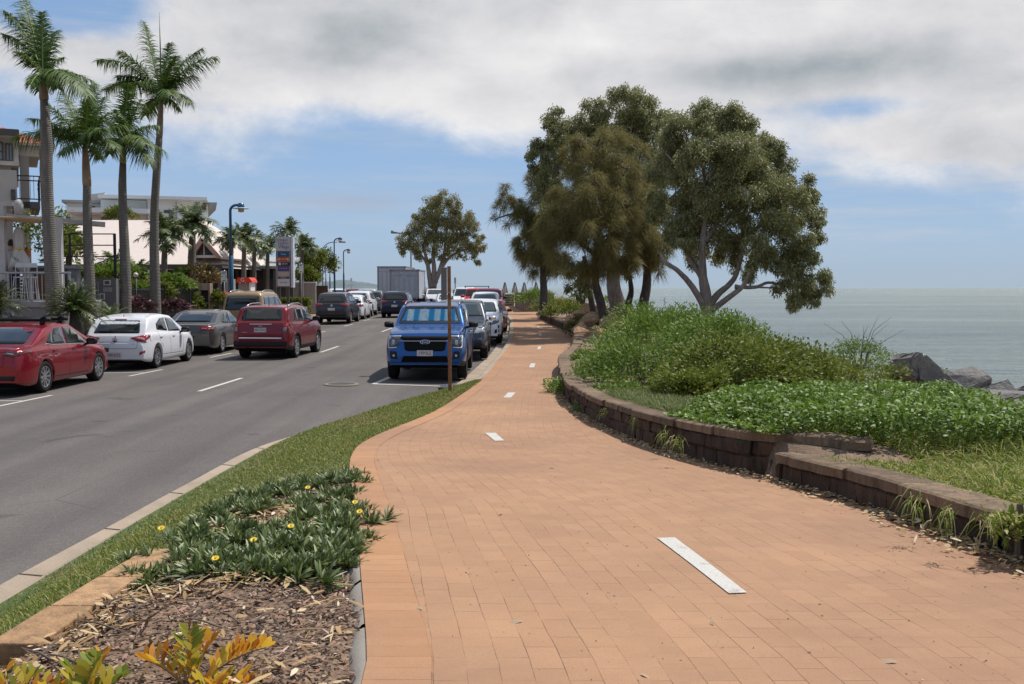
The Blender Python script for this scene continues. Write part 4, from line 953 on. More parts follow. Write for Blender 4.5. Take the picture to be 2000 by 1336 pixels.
def join(parts):
    V = []; Q = []; o = 0
    for v, q in parts: V.append(v); Q.append(q+o); o += len(v)
    return np.concatenate(V), np.concatenate(Q)
def leafobj(name, parts, mat_, parent=None, smooth=False):
    V, Q = join(parts) if isinstance(parts, list) else parts
    return link_mesh(name, fast_mesh(name, V, Q, mat_, smooth=smooth), parent)

M_BLADE = leaf_mat('grass_blades', [(0, (.09, .13, .018)), (.45, (.19, .23, .04)), (.8, (.32, .31, .09)), (1, (.54, .45, .24))], .6, .3, .25)
M_LONGG = leaf_mat('long_grass', [(0, (.08, .13, .012)), (.4, (.18, .24, .03)), (.72, (.34, .34, .09)), (1, (.60, .50, .26))], .6, .35, .25)
M_GAZ = leaf_mat('gazania_leaf', [(0, (.055, .085, .022)), (.5, (.115, .155, .045)), (.80, (.19, .23, .075)), (.92, (.27, .32, .12)), (1, (.42, .44, .32))], .45, .18, .45)
M_GLOSS = leaf_mat('glossy_leaf', [(0, (.055, .105, .010)), (.5, (.115, .195, .020)), (.85, (.20, .28, .045)), (1, (.36, .33, .13))], .50, .32, .35, .35, .9)
M_FINE = leaf_mat('fine_leaf', [(0, (.065, .115, .014)), (.45, (.125, .20, .024)), (.8, (.20, .27, .05)), (1, (.26, .25, .12))], .55, .3, .28, .45, .8)
M_OLIVE = leaf_mat('olive_leaf', [(0, (.060, .090, .012)), (.4, (.125, .160, .020)), (.75, (.215, .235, .045)), (1, (.27, .23, .09))], .58, .30, .25, .45, 1.1)
M_PAPER = leaf_mat('paperbark_leaf', [(0, (.11, .12, .042)), (.45, (.22, .225, .085)), (.8, (.37, .355, .17)), (1, (.48, .41, .29))], .5, .32, .35, .4, .6)
M_NEEDLE = leaf_mat('casuarina_needle', [(0, (.12, .108, .036)), (.5, (.21, .185, .062)), (.85, (.31, .265, .11)), (1, (.36, .28, .18))], .65, .35, .2, .45, .5)
M_PALM = leaf_mat('palm_leaf', [(0, (.035, .078, .014)), (.5, (.075, .135, .022)), (.85, (.14, .19, .04)), (1, (.30, .27, .09))], .52, .3, .3, .3, .9)
M_BARK = None
def m_bark(name, c0, c1, c2, sz=(9, 9, 2.2), ring=0.0):
    t = NT(name); v = t.coord('Object', sz); a = t.noise(v, 1.6, 6, .7, .3); b = t.noise(t.coord('Object'), 1.1, 4, .6)
    col = t.ramp(a, [(.3, c0), (.55, c1), (.75, c2)]); col = t.mix(t.mr(b, .5, .75, 0, .5), col, c2)
    if ring:
        w = t.n('ShaderNodeTexWave'); w.bands_direction = 'Z'; t.L.new(t.coord('Object'), w.inputs['Vector']); w.inputs['Scale'].default_value = ring; w.inputs['Distortion'].default_value = 1.6; w.inputs['Detail'].default_value = 3; w.inputs['Detail Scale'].default_value = 1.4
        col = t.mix(t.mr(w.outputs['Fac'], .0, .35, .26, 0), col, tuple(x*.35 for x in c0)); t.bump(t.math('ADD', w.outputs['Fac'], a), .5, .03)
    else: t.bump(a, .9, .05)
    t.set(Base_Color=col, Roughness=.9); return t.m
B_PAPER = m_bark('paperbark', (.13, .10, .085), (.24, .19, .155), (.38, .32, .27)); B_DARK = m_bark('dark_bark', (.045, .036, .032), (.085, .068, .058), (.15, .125, .105)); B_RED = m_bark('brown_bark', (.10, .058, .038), (.19, .115, .078), (.28, .20, .15))
B_PALM = m_bark('palm_bark', (.105, .090, .078), (.165, .145, .122), (.25, .225, .19), (5, 5, 1.2), ring=6.5); B_TWIG = plain('twig', (.12, .09, .07), .9)

# ---------------------------------------------------------------- verge: lawn, kerbside bed, low brick wall
BEDX = lambda Y: float(np.interp(Y, [0, 5.2, 6.4, 7.4, 8.2, 9.0, 9.1], [-1.82, -1.82, -1.95, -1.92, -1.72, -1.35, -1.2]))
def lawn_right(Y): return BEDX(Y)-.17 if Y < 5.3 else (BEDX(Y) if Y < 9.0 else float(f_pl(Y)))
def build_lawn():
    R = []
    for Y in rowsY[(rowsY >= -2) & (rowsY <= 22)]:
        a, b = float(f_kerb(Y))-.01, lawn_right(Y)
        R.append([(a+(b-a)*t, Y, vergeZ(a+(b-a)*t, Y)+.02) for t in np.linspace(0, 1, 10)])
    tag(MB().grid(np.array(R)).build('lawn', M_LAWN, None, True), kind='structure')
    pts = []
    N = 110000; Y = 2.6+19.4*RNG.random(N)**1.35; t = RNG.random(N)
    for y, u in zip(Y, t):
        a, b = float(np.interp(y, LY, LA)), float(np.interp(y, LY, LB)); pts.append((a+(b-a)*u, y, u))
    P_ = np.array(pts); z = np.array([float(np.interp(0, [0, 1], [0, 1])) for _ in range(1)])
    Z = np.array([vergeZ(x, y) for x, y, u in P_[::1]])+.012; Pz = np.stack([P_[:, 0], P_[:, 1], Z], 1)
    n = len(Pz); D = rdir(n, 1.4); L = (.022+.028*RNG.random(n))*(1+P_[:, 1]*.03); Wd = .0035+P_[:, 1]*.0007
    dry = (np.sin(Pz[:, 0]*2.6+1.1)*np.sin(Pz[:, 1]*.9+.6)+RNG.normal(0, .45, n)) > .42
    tag(leafobj('dry_grass', ribbons(Pz[dry], D[dry], L[dry]*.8, Wd[dry], (1, .6, .1), .5), leaf_mat('dry_blades', [(0, (.14, .12, .03)), (.5, (.28, .21, .08)), (1, (.42, .32, .16))], .7, .25, .2)), 'dry brown patches in the mown grass strip', 'grass', kind='stuff'); k_ = ~dry; Pz = Pz[k_]; D = D[k_]; L = L[k_]; Wd = Wd[k_]
    tag(leafobj('grass', ribbons(Pz, D, L, Wd, (1, .6, .1), .3), M_BLADE), 'short mown grass on the strip between kerb and path', 'grass', kind='stuff')
LY = np.arange(-2, 23, .2); LA = np.array([float(f_kerb(y)) for y in LY])+.02; LB = np.array([lawn_right(y) for y in LY])
build_lawn()

def m_block(name, c0, c1, stain):
    t = NT(name); v = t.coord('Object'); a = t.noise(v, 2.2, 6, .7); b = t.noise(v, 42, 4, .75); g = t.n('ShaderNodeNewGeometry')
    col = t.ramp(t.math('ADD', t.math('MULTIPLY', g.outputs['Random Per Island'], .35), t.math('MULTIPLY', a, .65)), [(.3, c0), (.62, c1)])
    drip = t.noise(t.coord('Object', (7, 7, 1.0)), 1.2, 5, .7); col = t.mix(t.mr(drip, .46, .66, 0, .75), col, stain)
    col = t.mix(t.mr(b, .5, .8, 0, .5), col, stain); t.set(Base_Color=col, Roughness=.95); t.bump(t.math('ADD', b, t.math('MULTIPLY', a, 2)), .8, .02); return t.m
M_BLOCK = m_block('wall_block', (.042, .024, .014), (.088, .050, .029), (.008, .006, .004)); M_CAP = m_block('wall_cap', (.125, .080, .047), (.225, .150, .09), (.04, .028, .018)); M_CAP2 = m_block('edging_cap', (.33, .185, .085), (.44, .26, .13), (.16, .095, .055))  # block colour darkened to paint in the shade of the wall faces, besides stains

def blockwall(pts, zf, courses, thick, side, seglen, label, group=None, capmat=M_CAP, top=None):
    """pts: foot line; courses: heights from below, the last one is the cap"""
    root = thing('retaining_wall', label, 'wall', (0, 0, 0), 0, group); P2 = [Vector(p) for p in pts]
    cum = [0]
    caplim = None
    for i in range(1, len(P2)): cum.append(cum[-1]+(P2[i]-P2[i-1]).length)
    def at(s):
        x = float(np.interp(s, cum, [p.x for p in P2])); y = float(np.interp(s, cum, [p.y for p in P2])); return Vector((x, y))
    tot = cum[-1]; rnd = random.Random(int(tot*100))
    for ci, h in enumerate(courses):
        b = MB(); last = ci == len(courses)-1; s = -seglen*(.5 if ci % 2 else .0); z0 = sum(courses[:ci]); sl = seglen*(1.0 if not last else 1.9)
        while s < tot:
            ln = sl*rnd.uniform(.85, 1.12); a = max(0, s); e = min(tot, s+ln)
            if e-a > .08:
                k = 5; o0 = rnd.uniform(-.018, .018)-(.02 if last else 0); top_ = []; gp = .006 if not last else .004
                rows = []
                for i in range(k+1):
                    q = a+gp+(e-a-2*gp)*i/k; p = at(q); t = (at(min(tot, q+.05))-at(max(0, q-.05))).normalized(); nrm = Vector((t.y, -t.x))*side
                    zb = zf(p.y)+z0-(.03 if ci == 0 else 0); zt = zf(p.y)+z0+h+rnd.uniform(-.006, .006)*(not last); f = p+nrm*o0; bk = p+nrm*(thick+(.03 if last else 0)); j = lambda: rnd.uniform(-.014, .014)
                    if last: rows.append([(f.x+j(), f.y+j(), zb), (f.x+j()*.5, f.y, zt-.012), ((f+nrm*.02).x, (f+nrm*.02).y, zt), (bk.x, bk.y, zt), (bk.x, bk.y, zb)])
                    else: rows.append([(f.x+nrm.x*.012, f.y+nrm.y*.012, zb), (f.x+j(), f.y+j(), zb+.02), (f.x+j(), f.y+j(), zt-.025), ((f+nrm*.02).x, (f+nrm*.02).y, zt-.003), (bk.x, bk.y, zt-.003)])
                n0 = b.n; R = np.array(rows); b.grid(R, flip=side < 0); m = R.shape[1]
                b.f.append([n0+i for i in range(m)][::(1 if side < 0 else -1)]); b.mi.append(0); b.f.append([n0+k*m+i for i in range(m)][::(-1 if side < 0 else 1)]); b.mi.append(0)
            s += ln
        b.build('wall_cap' if last else 'block_course', capmat if last else M_BLOCK, root)
    return root
prw = lambda Y0, Y1, st: [(float(f_pr(y)), y) for y in np.arange(Y0, Y1+.001, st)]
zp = lambda Y: float(pathZ(Y))
blockwall(prw(-3, 8.05, .5), zp, (.15, .078), .21, 1, .40, 'low block wall in front of the long grass at the near right of the path')
blockwall([(2.86, 7.86), (2.66, 7.95), (2.42, 8.14)]+[(float(f_pr(y)), y) for y in np.arange(8.5, 30.05, .35)], lambda Y: zp(max(Y, 8.0))-(.02 if Y < 8 else 0), (.15, .13, .078), .21, 1, .42, 'tall curved block wall holding the glossy leafy groundcover')
blockwall(prw(30.1, 58, .7), zp, (.28, .085), .25, 1, .5, 'far curved dark wall beside the path under the casuarina trees')
# low wall at the roadside bed
w_ = thing('edging_wall', 'tan concrete edging wall at the left of the mulch bed', 'wall', (0, 0, 0)); b = MB()
for i, (y0, y1) in enumerate(((3.72, 4.22), (4.228, 4.72), (4.728, 5.35))):
    V = []; jt = random.uniform(-.004, .004); z1 = float(pathZ(y0))-.008; z2 = float(pathZ(y1))-.008
    for z in (-.35, 0): V += [(-1.995+jt, y0, z1+z), (-1.80+jt, y0, z1+z), (-1.80+jt, y1, z2+z), (-1.995+jt, y1, z2+z)]
    b.add(V, [(3, 2, 1, 0), (4, 5, 6, 7), (0, 1, 5, 4), (1, 2, 6, 5), (2, 3, 7, 6), (3, 0, 4, 7)])
o = b.build('edging_block', M_CAP2, w_); bv = o.modifiers.new('bevel', 'BEVEL'); bv.width = .008; bv.segments = 2
# pale concrete haunch beside the path border
b = MB()
for y0, y1 in ((3.0, 3.9), (3.95, 4.6), (4.64, 5.5)):
    R = []
    for k in range(6):
        y = y0+(y1-y0)*k/5; x = float(f_pl(y)); w = .040+.012*sin(y*9); z = float(pathZ(y)); R.append([(x-w-.02, y, z-.05), (x-w, y, z-.020+.004*sin(y*23)), (x-.006, y, z-.004), (x+.003, y, z-.006)])
    b.grid(np.array(R))
tag(b.build('path_haunch', m_concrete('pale_concrete', (.20, .17, .14), (.32, .28, .235)), None, True), kind='structure')

# ---- mulch: bark chips, dry leaves and twigs
M_MULCH = leaf_mat('mulch_bits', [(0, (.035, .022, .017)), (.35, (.085, .05, .034)), (.6, (.20, .13, .09)), (.82, (.34, .25, .18)), (.93, (.30, .13, .09)), (1, (.52, .44, .36))], .85, .0, .2)
M_STRAW = leaf_mat('straw_bits', [(0, (.14, .08, .04)), (.4, (.36, .23, .11)), (.8, (.52, .38, .21)), (1, (.62, .52, .38))], .8, .05, .2)
def bedz(x, y): return float(pathZ(y))-.045+.025*sin(x*7+y*3)*sin(y*5)
R = []
for Y in np.arange(1.5, 9.3, .12): a, b_ = BEDX(Y)+.0, float(f_pl(Y))-.004; R.append([(a+(b_-a)*t, Y, bedz(a+(b_-a)*t, Y)) for t in np.linspace(0, 1, 16)])
tag(MB().grid(np.array(R)).build('bed_soil', M_SOIL, None, True), kind='structure')
def scatter_bits(n, Y0, Y1, dens, lmin, lmax, w, mat_, name, label, xa=None, xb=None, zf=None, lift=.02, kind='stuff', cat='mulch', prof=(.5, 1, .3)):
    P_ = []
    while len(P_) < n:
        y = random.uniform(Y0, Y1); a = BEDX(y)+.02 if xa is None else xa(y); b2 = float(f_pl(y))-.02 if xb is None else xb(y); x = random.uniform(a, b2)
        if random.random() < dens(x, y): P_.append((x, y, (bedz(x, y) if zf is None else zf(x, y))+random.uniform(.002, lift)))
    P_ = np.array(P_); D = RNG.normal(size=(n, 3)); D[:, 2] *= .18; U = RNG.normal(size=(n, 3))*.35; U[:, 2] = 1
    L = lmin+(lmax-lmin)*RNG.random(n)**2; return tag(leafobj(name, ribbons(P_-unit(D)*(L/2)[:, None]*.6, D, L, w*(.5+RNG.random(n)), prof, .1, unit(U)), mat_), label, cat, kind=kind)
scatter_bits(17000, 2.4, 9.0, lambda x, y: 1, .012, .06, .011, M_MULCH, 'mulch', 'brown bark mulch and leaf litter covering the roadside bed', lift=.03)
scatter_bits(2600, 3.2, 7.0, lambda x, y: 1.0 if (y > 4.25+.6*(x+1.8) and x < -1.0) or x < -1.62 else .10, .05, .16, .016, M_STRAW, 'straw_litter', 'pale dry leaf blades lying along the edging wall and clumps', lift=.05, cat='litter')
b = MB()
for _ in range(60):
    y = random.uniform(3.2, 5.6); x = random.uniform(-1.75, -.9); a = random.uniform(0, pi); l = random.uniform(.08, .22); z = bedz(x, y)+.04; p0 = Vector((x, y, z)); d = Vector((cos(a), sin(a), random.uniform(-.05, .25))); b.tube([p0-d*l/2, p0+Vector((0, 0, .01)), p0+d*l/2], [.004, .0045, .002], 5)
tag(b.build('twigs', B_TWIG), 'thin dry twigs scattered on the mulch', 'twigs', kind='stuff')

# ---- gazania clumps (a few meshes, many plants)
def gaz_mesh(seed, n=380):
    r = np.random.default_rng(seed); k = 11; hub = np.stack([r.normal(0, .085, k), r.normal(0, .085, k), np.full(k, .012)], 1); h = hub[r.integers(0, k, n)]
    D = unit(np.stack([r.normal(0, 1, n), r.normal(0, 1, n), r.uniform(.55, 2.2, n)], 1)); D[:, :2] += (h[:, :2])*2.2; D = unit(D)
    U = np.stack([-D[:, 0]*D[:, 2], -D[:, 1]*D[:, 2], 1-D[:, 2]**2], 1)+r.normal(0, .25, (n, 3))
    return fast_mesh('leaves', *ribbons(h, D, r.uniform(.07, .145, n), r.uniform(.010, .017, n), (.3, .55, 1.0, .9, .15), .25, unit(U)), M_GAZ)
GM = [gaz_mesh(s) for s in range(5)]
M_PETAL = plain('yellow_petal', (.75, .52, .01), .5); M_EYE = plain('flower_eye', (.45, .20, .01), .6)
def clump(x, y, s, i, label):
    z = bedz(x, y) if BEDX(y) < x < float(f_pl(y)) else (float(pathZ(y)) if x >= float(f_pl(y)) else vergeZ(x, y)+.02)
    o = link_mesh('gazania_clump', GM[i % 5]); o.location = (x, y, z); o.rotation_euler = (0, 0, random.uniform(0, 6.28)); o.scale = (s, s, s*random.uniform(.85, 1.15)); tag(o, label, 'plant', 'gazania clumps in the roadside bed'); return o
spots = []
for px, py, s in ((285, 1125, 1.0), (330, 1060, 1.15), (375, 1040, 1.1), (300, 1085, .9), (455, 1110, 1.2), (405, 1075, 1.0), (395, 1015, 1.05), (440, 995, 1.0), (480, 975, 1.0), (520, 965, 1.1), (495, 1000, .9), (560, 960, 1.05), (600, 945, 1.0), (640, 930, 1.05),
        (680, 925, 1.0), (715, 940, 1.0), (725, 965, .9), (655, 965, 1.1), (690, 990, 1.05), (725, 1030, 1.0), (700, 1055, 1.05), (655, 1035, 1.1), (605, 1010, 1.1), (560, 1025, 1.0), (610, 1060, 1.15), (655, 1080, 1.05), (560, 1080, 1.2), (505, 1065, 1.1), (530, 1120, 1.2), (590, 1115, 1.2), (635, 1105, 1.0), (470, 1045, 1.1), (480, 1115, 1.0), (610, 980, .9), (570, 985, .85), (420, 1120, .95), (650, 1000, 1.0), (720, 1000, .9), (735, 935, .8)):
    g = G(px, py+12, lambda Y: float(pathZ(Y))-.05); spots.append((min(max(g.x, BEDX(g.y)+.06), float(f_pl(g.y))-.05), g.y, s*1.0))
desc = ['beside the edging wall', 'at the brick path edge', 'at the lawn side', 'at the front of the bed', 'in mid bed']
CL = []
for i, (x, y, s) in enumerate(spots):
    k = 0 if x < -1.35 and y < 5.6 else 1 if x > float(f_pl(y))-.22 else 2 if x < BEDX(y)+.3 else 3 if y < 5.4 else 4
    size = 'broad' if s > 1.3 else 'small' if s < 1.1 else 'medium'
    CL.append(clump(x, y, s, i, '%s dark green clump of strap leaves %s' % (size, desc[k])))
# keep duplicate descriptions apart by what is next to them
seen = {}
for o in CL: seen.setdefault(o['label'], []).append(o)
for lb, l in seen.items():
    if len(l) > 1:
        l.sort(key=lambda o: o.location.y)
        ordn = ['nearest', 'second nearest', 'third nearest', 'fourth nearest', 'fifth nearest', 'sixth nearest', 'seventh nearest', 'eighth nearest', 'ninth nearest', 'tenth nearest', 'eleventh nearest', 'twelfth nearest', 'thirteenth nearest', 'fourteenth nearest']
        for k, o in enumerate(l): o['label'] = (ordn[k] if k < len(l)-1 else 'farthest')+' '+lb.replace('dark green clump of strap leaves', 'green strap-leaf clump')
def flower_mesh():
    b = MB(); b.tube([(0, 0, 0), (.004, 0, .05), (0, 0, .10)], [.0025, .0022, .002], 5, 2)
    for k in range(14):
        a = 2*pi*k/14; c, s = cos(a), sin(a); b.add([(c*.006-s*.003, s*.006+c*.003, .10), (c*.022-s*.006, s*.022+c*.006, .106), (c*.034, s*.034, .103), (c*.022+s*.006, s*.022-c*.006, .106), (c*.006+s*.003, s*.006-c*.003, .10)], [(0, 1, 2, 3, 4)])
    b.lathe([(0, .108), (.008, .107), (.010, .102)], 10, None, 1); return b.mesh('flower', [M_PETAL, M_EYE, plain('stalk', (.08, .15, .03), .6)])
FM = flower_mesh()
for px, py in ((318, 1026), (694, 977), (704, 995), (570, 1022), (498, 1048), (425, 1083), (603, 948)):
    g = G(px, py, lambda Y: float(pathZ(Y))+.10); o = min(CL, key=lambda c: (c.location.x-g.x)**2+(c.location.y-g.y)**2)
    f = link_mesh('flower', FM, o); bpy.context.view_layer.update(); f.matrix_parent_inverse = Matrix.Identity(4)
    R_ = o.matrix_basis.inverted() @ Matrix.Translation((g.x, g.y, float(pathZ(g.y))+.035)); f.matrix_basis = R_ @ Matrix.Rotation(.45, 4, 'X') @ Matrix.Scale(.62, 4)

# ---- cardboard palms with orange-yellow fronds
def zamia(base, fronds, mats, label, leafL=.098, leafW=.024):
    root = thing('cycad_plant', label, 'plant', base); B = Vector(base)
    for i, (az, el, ln, mi, np_) in enumerate(fronds):
        d0 = Vector((sin(az)*cos(el), cos(az)*cos(el), sin(el))); pts = [d0*ln*t+Vector((0, 0, -.30*ln*t*t)) for t in np.linspace(0, 1, 9)]
        st = MB().tube(pts, [.007*(1-.6*k/8) for k in range(9)], 6).build('frond_stalk', mats[2], root, True)
        Pn = []; D = []; U = []; Ls = []
        for k in range(np_):
            t = .30+.70*k/(np_-1); p = d0*ln*t+Vector((0, 0, -.30*ln*t*t)); tg = (d0+Vector((0, 0, -.6*t))).normalized(); sd = tg.cross(Vector((0, 0, 1))).normalized(); up = sd.cross(tg)
            for s in (1, -1): Pn.append(p); D.append(sd*s*.55+tg*.45+up*(.75+random.uniform(-.25, .25))); U.append(sd*(-s)*.9+up*.5+tg*random.uniform(-.8, .8)); Ls.append(leafL*(1.05-.45*abs(t-.6)/.4)*random.uniform(.85, 1.1))
        lo = leafobj('leaflets', ribbons(np.array(Pn), np.array(D), np.array(Ls), leafW*np.random.default_rng(i).uniform(.7, 1.1, len(Ls)), (.2, .5, .9, 1.0, .75, .10), .10, np.array(U)), mats[mi], st, True)
M_ZO = leaf_mat('frond_orange', [(0, (.26, .07, .012)), (.35, (.58, .24, .02)), (.8, (.74, .46, .04)), (1, (.50, .44, .05))], .5, .45, .35); M_ZG = leaf_mat('frond_green', [(0, (.10, .15, .02)), (.5, (.22, .26, .03)), (1, (.55, .42, .05))], .5, .4, .35)
M_ZS = plain('frond_stalk', (.30, .17, .04), .6)
def zb(px, py): g = G(px, py, lambda Y: float(pathZ(Y))-.07); return (g.x, g.y, g.z)
zamia(zb(372, 1350), [(1.15, .70, .34, 0, 12), (.35, 1.05, .25, 0, 8), (-.35, 1.15, .28, 1, 9), (-1.3, .75, .24, 0, 7), (2.3, .6, .22, 0, 7), (-.8, .95, .20, 0, 6), (1.7, .4, .26, 0, 8)], (M_ZO, M_ZG, M_ZS), 'cardboard palm with orange yellow fronds in the middle of the mulch')
zamia(zb(158, 1392), [(.2, 1.15, .24, 1, 7), (.9, .8, .20, 1, 6), (-.6, .95, .22, 1, 7), (-1.4, .7, .18, 0, 5), (0, .85, .27, 0, 7)], (M_ZO, M_ZG, M_ZS), 'cardboard palm with broad yellow green fronds by the near end of the wall', .085, .028)
zamia(zb(15, 1392), [(.4, .9, .17, 1, 5), (-.5, 1.0, .19, 0, 5), (1.2, .6, .18, 0, 5)], (M_ZO, M_ZG, M_ZS), 'half hidden cardboard palm in the lower left corner')
zamia(zb(210, 1243), [(.3, 1.2, .16, 0, 6), (-.9, .8, .15, 0, 5), (1.2, .7, .16, 0, 5)], (leaf_mat('frond_brown', [(0, (.05, .025, .015)), (1, (.22, .11, .06))], .7, .1, .2), M_ZG, M_ZS), 'small withered brown seedling beside the tan edging wall', .035, .013)

# ---- fallen leaves on the path
FL = fast_mesh('fallen_leaf', *ribbons(np.array([[0, 0, .006]]), np.array([[1, .1, .05]]), np.array([.075]), np.array([.030]), (.2, .8, 1, .7, .1), .25, np.array([[0, .3, 1.]])), leaf_mat('dry_leaf', [(0, (.30, .20, .13)), (1, (.44, .33, .22))], .7, .1, .2))
for px, py, lb in ((910, 1117, 'beige leaf left of the near white dash'), (1021, 1215, 'curled leaf low in the middle of the path'), (825, 1192, 'thin straw-like leaf near the brick border'), (1380, 958, 'pale leaf on the path in front of the wall'), (1072, 915, 'dark twig-like leaf in the middle distance of the path'), (1890, 1112, 'large pale leaf at the far right of the path'), (1252, 1318, 'pinkish leaf at the bottom of the path'), (1395, 1222, 'small dark leaf below the near white dash'), (975, 1007, 'tiny leaf left of the centre of the path'), (1752, 1296, 'leaf in the lower right corner of the path')):
    g = G(px, py, zp); o = link_mesh('fallen_leaf', FL); o.location = (g.x, g.y, float(pathZ(g.y))+.002); o.rotation_euler = (random.uniform(-.2, .2), 0, random.uniform(0, 6)); s = random.uniform(.5, .95); o.scale = (s, s, s); tag(o, lb, 'leaf', 'fallen leaves on the brick path')
scatter_bits(4200, 3.2, 20, lambda x, y: .25+.75*(1 if y < 7 else .5)*(sin(y*5.3)+sin(y*1.9) > .1), .02, .07, .018, M_STRAW, 'leaf_litter', 'dry leaves gathered along the foot of the block walls', lambda y: float(f_pr(y))-.22*random.random()**2-.02, lambda y: float(f_pr(y))-.01, lambda x, y: float(pathZ(y)), .03, cat='litter')

scatter_bits(1500, 3.0, 16, lambda x, y: 1, .004, .018, .005, M_MULCH, 'grit', 'fine grit and crumbs of bark scattered over the brick path', lambda y: float(f_pl(y))+.05, lambda y: float(f_pr(y))-.05, lambda x, y: float(pathZ(y)), .004, cat='grit')
scatter_bits(700, 3.2, 6.6, lambda x, y: .2+.8*(abs(y-5.3) < .8 or y < 4.5), .02, .075, .022, M_STRAW, 'leaf_pile', 'pale curled leaves heaped at the foot of the low wall near the right edge', lambda y: float(f_pr(y))-.32*random.random()**1.6-.02, lambda y: float(f_pr(y))-.01, lambda x, y: float(pathZ(y)), .05, cat='litter')
# ---- planting behind the walls
def bankP(n, X, Y, rng=RNG):
    """random points on the bank for offsets u in X and distances in Y"""
    y = rng.uniform(Y[0], Y[1], n); u = rng.uniform(X[0], X[1], n); xr = np.array([float(f_pr(v)) for v in y])+.2; z = np.array([float(bank(a, b)) for a, b in zip(u, y)])
    return np.stack([xr+u, y, z], 1), u
# long grass, near right
Pg, u = bankP(105000, (-.10, 5.5), (2.5, 9.6)); 
keep = ~((Pg[:, 1] > 7.6) & (u < .75)); Pg = Pg[keep]; u = u[keep]; n = len(Pg); tuft = np.sin(Pg[:, 0]*3.1+1)*np.sin(Pg[:, 1]*2.7)
L = (.07+.20*RNG.random(n))*np.clip(.45+u*.62, .38, 1.5)*(1+.3*tuft)
tag(leafobj('long_grass', ribbons(Pg, unit(np.stack([RNG.normal(-.25, .65, n), RNG.normal(-.1, .65, n), np.full(n, .85)], 1)), L, .006+.0005*Pg[:, 1], (1, .8, .4, .06), .5), M_LONGG), 'long yellow green grass behind the low wall at the right', 'grass', kind='stuff')
# lawn-like grass under everything on the bank and the wispy tuft behind the wall
Pg, u = bankP(9000, (.05, 1.0), (10.6, 14.5)); n = len(Pg); tag(leafobj('wispy_grass', ribbons(Pg, unit(np.stack([RNG.normal(-.1, .4, n), RNG.normal(0, .4, n), np.full(n, 1.)], 1)), .14+.22*RNG.random(n), .011, (1, .8, .4, .05), .55), leaf_mat('wispy', [(0, (.08, .13, .03)), (.6, (.17, .21, .07)), (1, (.36, .32, .16))], .6, .35, .25)), 'wispy pale grass tuft behind the curved wall', 'grass', kind='stuff')
# glossy groundcover mat
def mat_of_leaves(n, X, Y, h, cond, leafL, leafW, mt, name, label, amp=.12):
    Pg, u = bankP(n, X, Y); k = cond(Pg, u); Pg = Pg[k]; u = u[k]; m = len(Pg)
    hh = h*np.clip(u*2.2+.25, .2, 1)*(1+.35*np.sin(Pg[:, 0]*2.3+.7)*np.sin(Pg[:, 1]*1.9)+.2*np.sin(Pg[:, 0]*6.1)*np.cos(Pg[:, 1]*5.3)); q = RNG.random(m)**.45; Pg[:, 2] += hh*q
    D = unit(np.stack([RNG.normal(-.1, .8, m), RNG.normal(-.15, .8, m), RNG.uniform(.1, 1.2, m)], 1)); U = np.stack([RNG.normal(0, .35, m), RNG.normal(0, .35, m), np.full(m, 1.)], 1)
    return tag(leafobj(name, ribbons(Pg, D, leafL*(.7+.6*RNG.random(m)), leafW*(.75+.5*RNG.random(m)), (.25, .9, 1, .2), .25, unit(U)), mt), label, 'groundcover', kind='stuff')
mat_of_leaves(112000, (-.16, 6.8), (7.7, 16.5), .32, lambda P_, u: ((P_[:, 1] > 8.2) | (u > .32)) & (P_[:, 1] > 7.95+.10*np.clip(u-1.2, 0, 9)) & (P_[:, 1] < 9.9+(P_[:, 0]-1.2)*1.30) & ~((P_[:, 1] > 10.9) & (P_[:, 1] < 14.2) & (u < .75)) & (RNG.random(len(u)) < np.clip(2.1-P_[:, 1]*.085, .4, 1)), .062, .027, M_GLOSS, 'groundcover', 'glossy bright green leafy groundcover spilling over the curved wall')

def shrub(label, c, r, n, lL, lW, mt, name='shrub', stems=5, shell=.55, droop=.2, seed=0, prof=(.25, 1, .2), cat='shrub', sprigs=0):
    rng = np.random.default_rng(seed+11); root = thing(name, label, cat, (c[0], c[1], c[2]))
    K = 26; sub = unit(rng.normal(size=(K, 3))); sub[:, 2] = np.abs(sub[:, 2])*1.0-.1; sub = unit(sub)*rng.uniform(.55, .92, (K, 1))
    ci = rng.integers(0, K, n); p = sub[ci]+unit(rng.normal(size=(n, 3)))*(rng.random((n, 1))**.5)*.36; rad = np.linalg.norm(p, axis=1); p = p[rad > shell*.6]; m = len(p)
    D = unit(p+rng.normal(0, .55, (m, 3))+np.array([0, 0, .35])); Pw = p*np.array(r); Pw[:, 2] = np.maximum(Pw[:, 2], -.12)+0
    U = unit(rng.normal(0, .5, (m, 3))+np.array([0, 0, 1.]))
    parts = [ribbons(Pw, D, lL*(.65+.6*rng.random(m)), lW*(.7+.5*rng.random(m)), prof, droop, U)]
    if sprigs:
        for k in range(sprigs):
            a = rng.uniform(0, 6.28); q = unit(np.array([cos(a)*.7, sin(a)*.7, rng.uniform(.5, 1.0)]))*np.array(r)*.9; ln = rng.uniform(.18, .42); t = np.linspace(0, 1, 16); pp = q[None]+np.stack([t*ln*rng.normal(0, .2), t*ln*rng.normal(0, .2), t*ln], 1)
            parts.append(ribbons(pp, unit(rng.normal(size=(16, 3))+np.array([0, 0, .5])), lL*1.1*(1.1-.6*t), lW, prof, droop, None))
    leafobj('foliage', parts, mt, root)
    b = MB()
    for k in range(stems):
        a = 2*pi*k/stems+rng.uniform(0, 1); e = Vector((cos(a)*r[0]*.5, sin(a)*r[1]*.5, r[2]*.6)); b = MB().tube([(e.x*.12, e.y*.12, -.35), tuple(e*.5+Vector((0, 0, .1))), tuple(e)], [.022, .015, .006], 6); b.build('stem', B_TWIG, root)
    return root
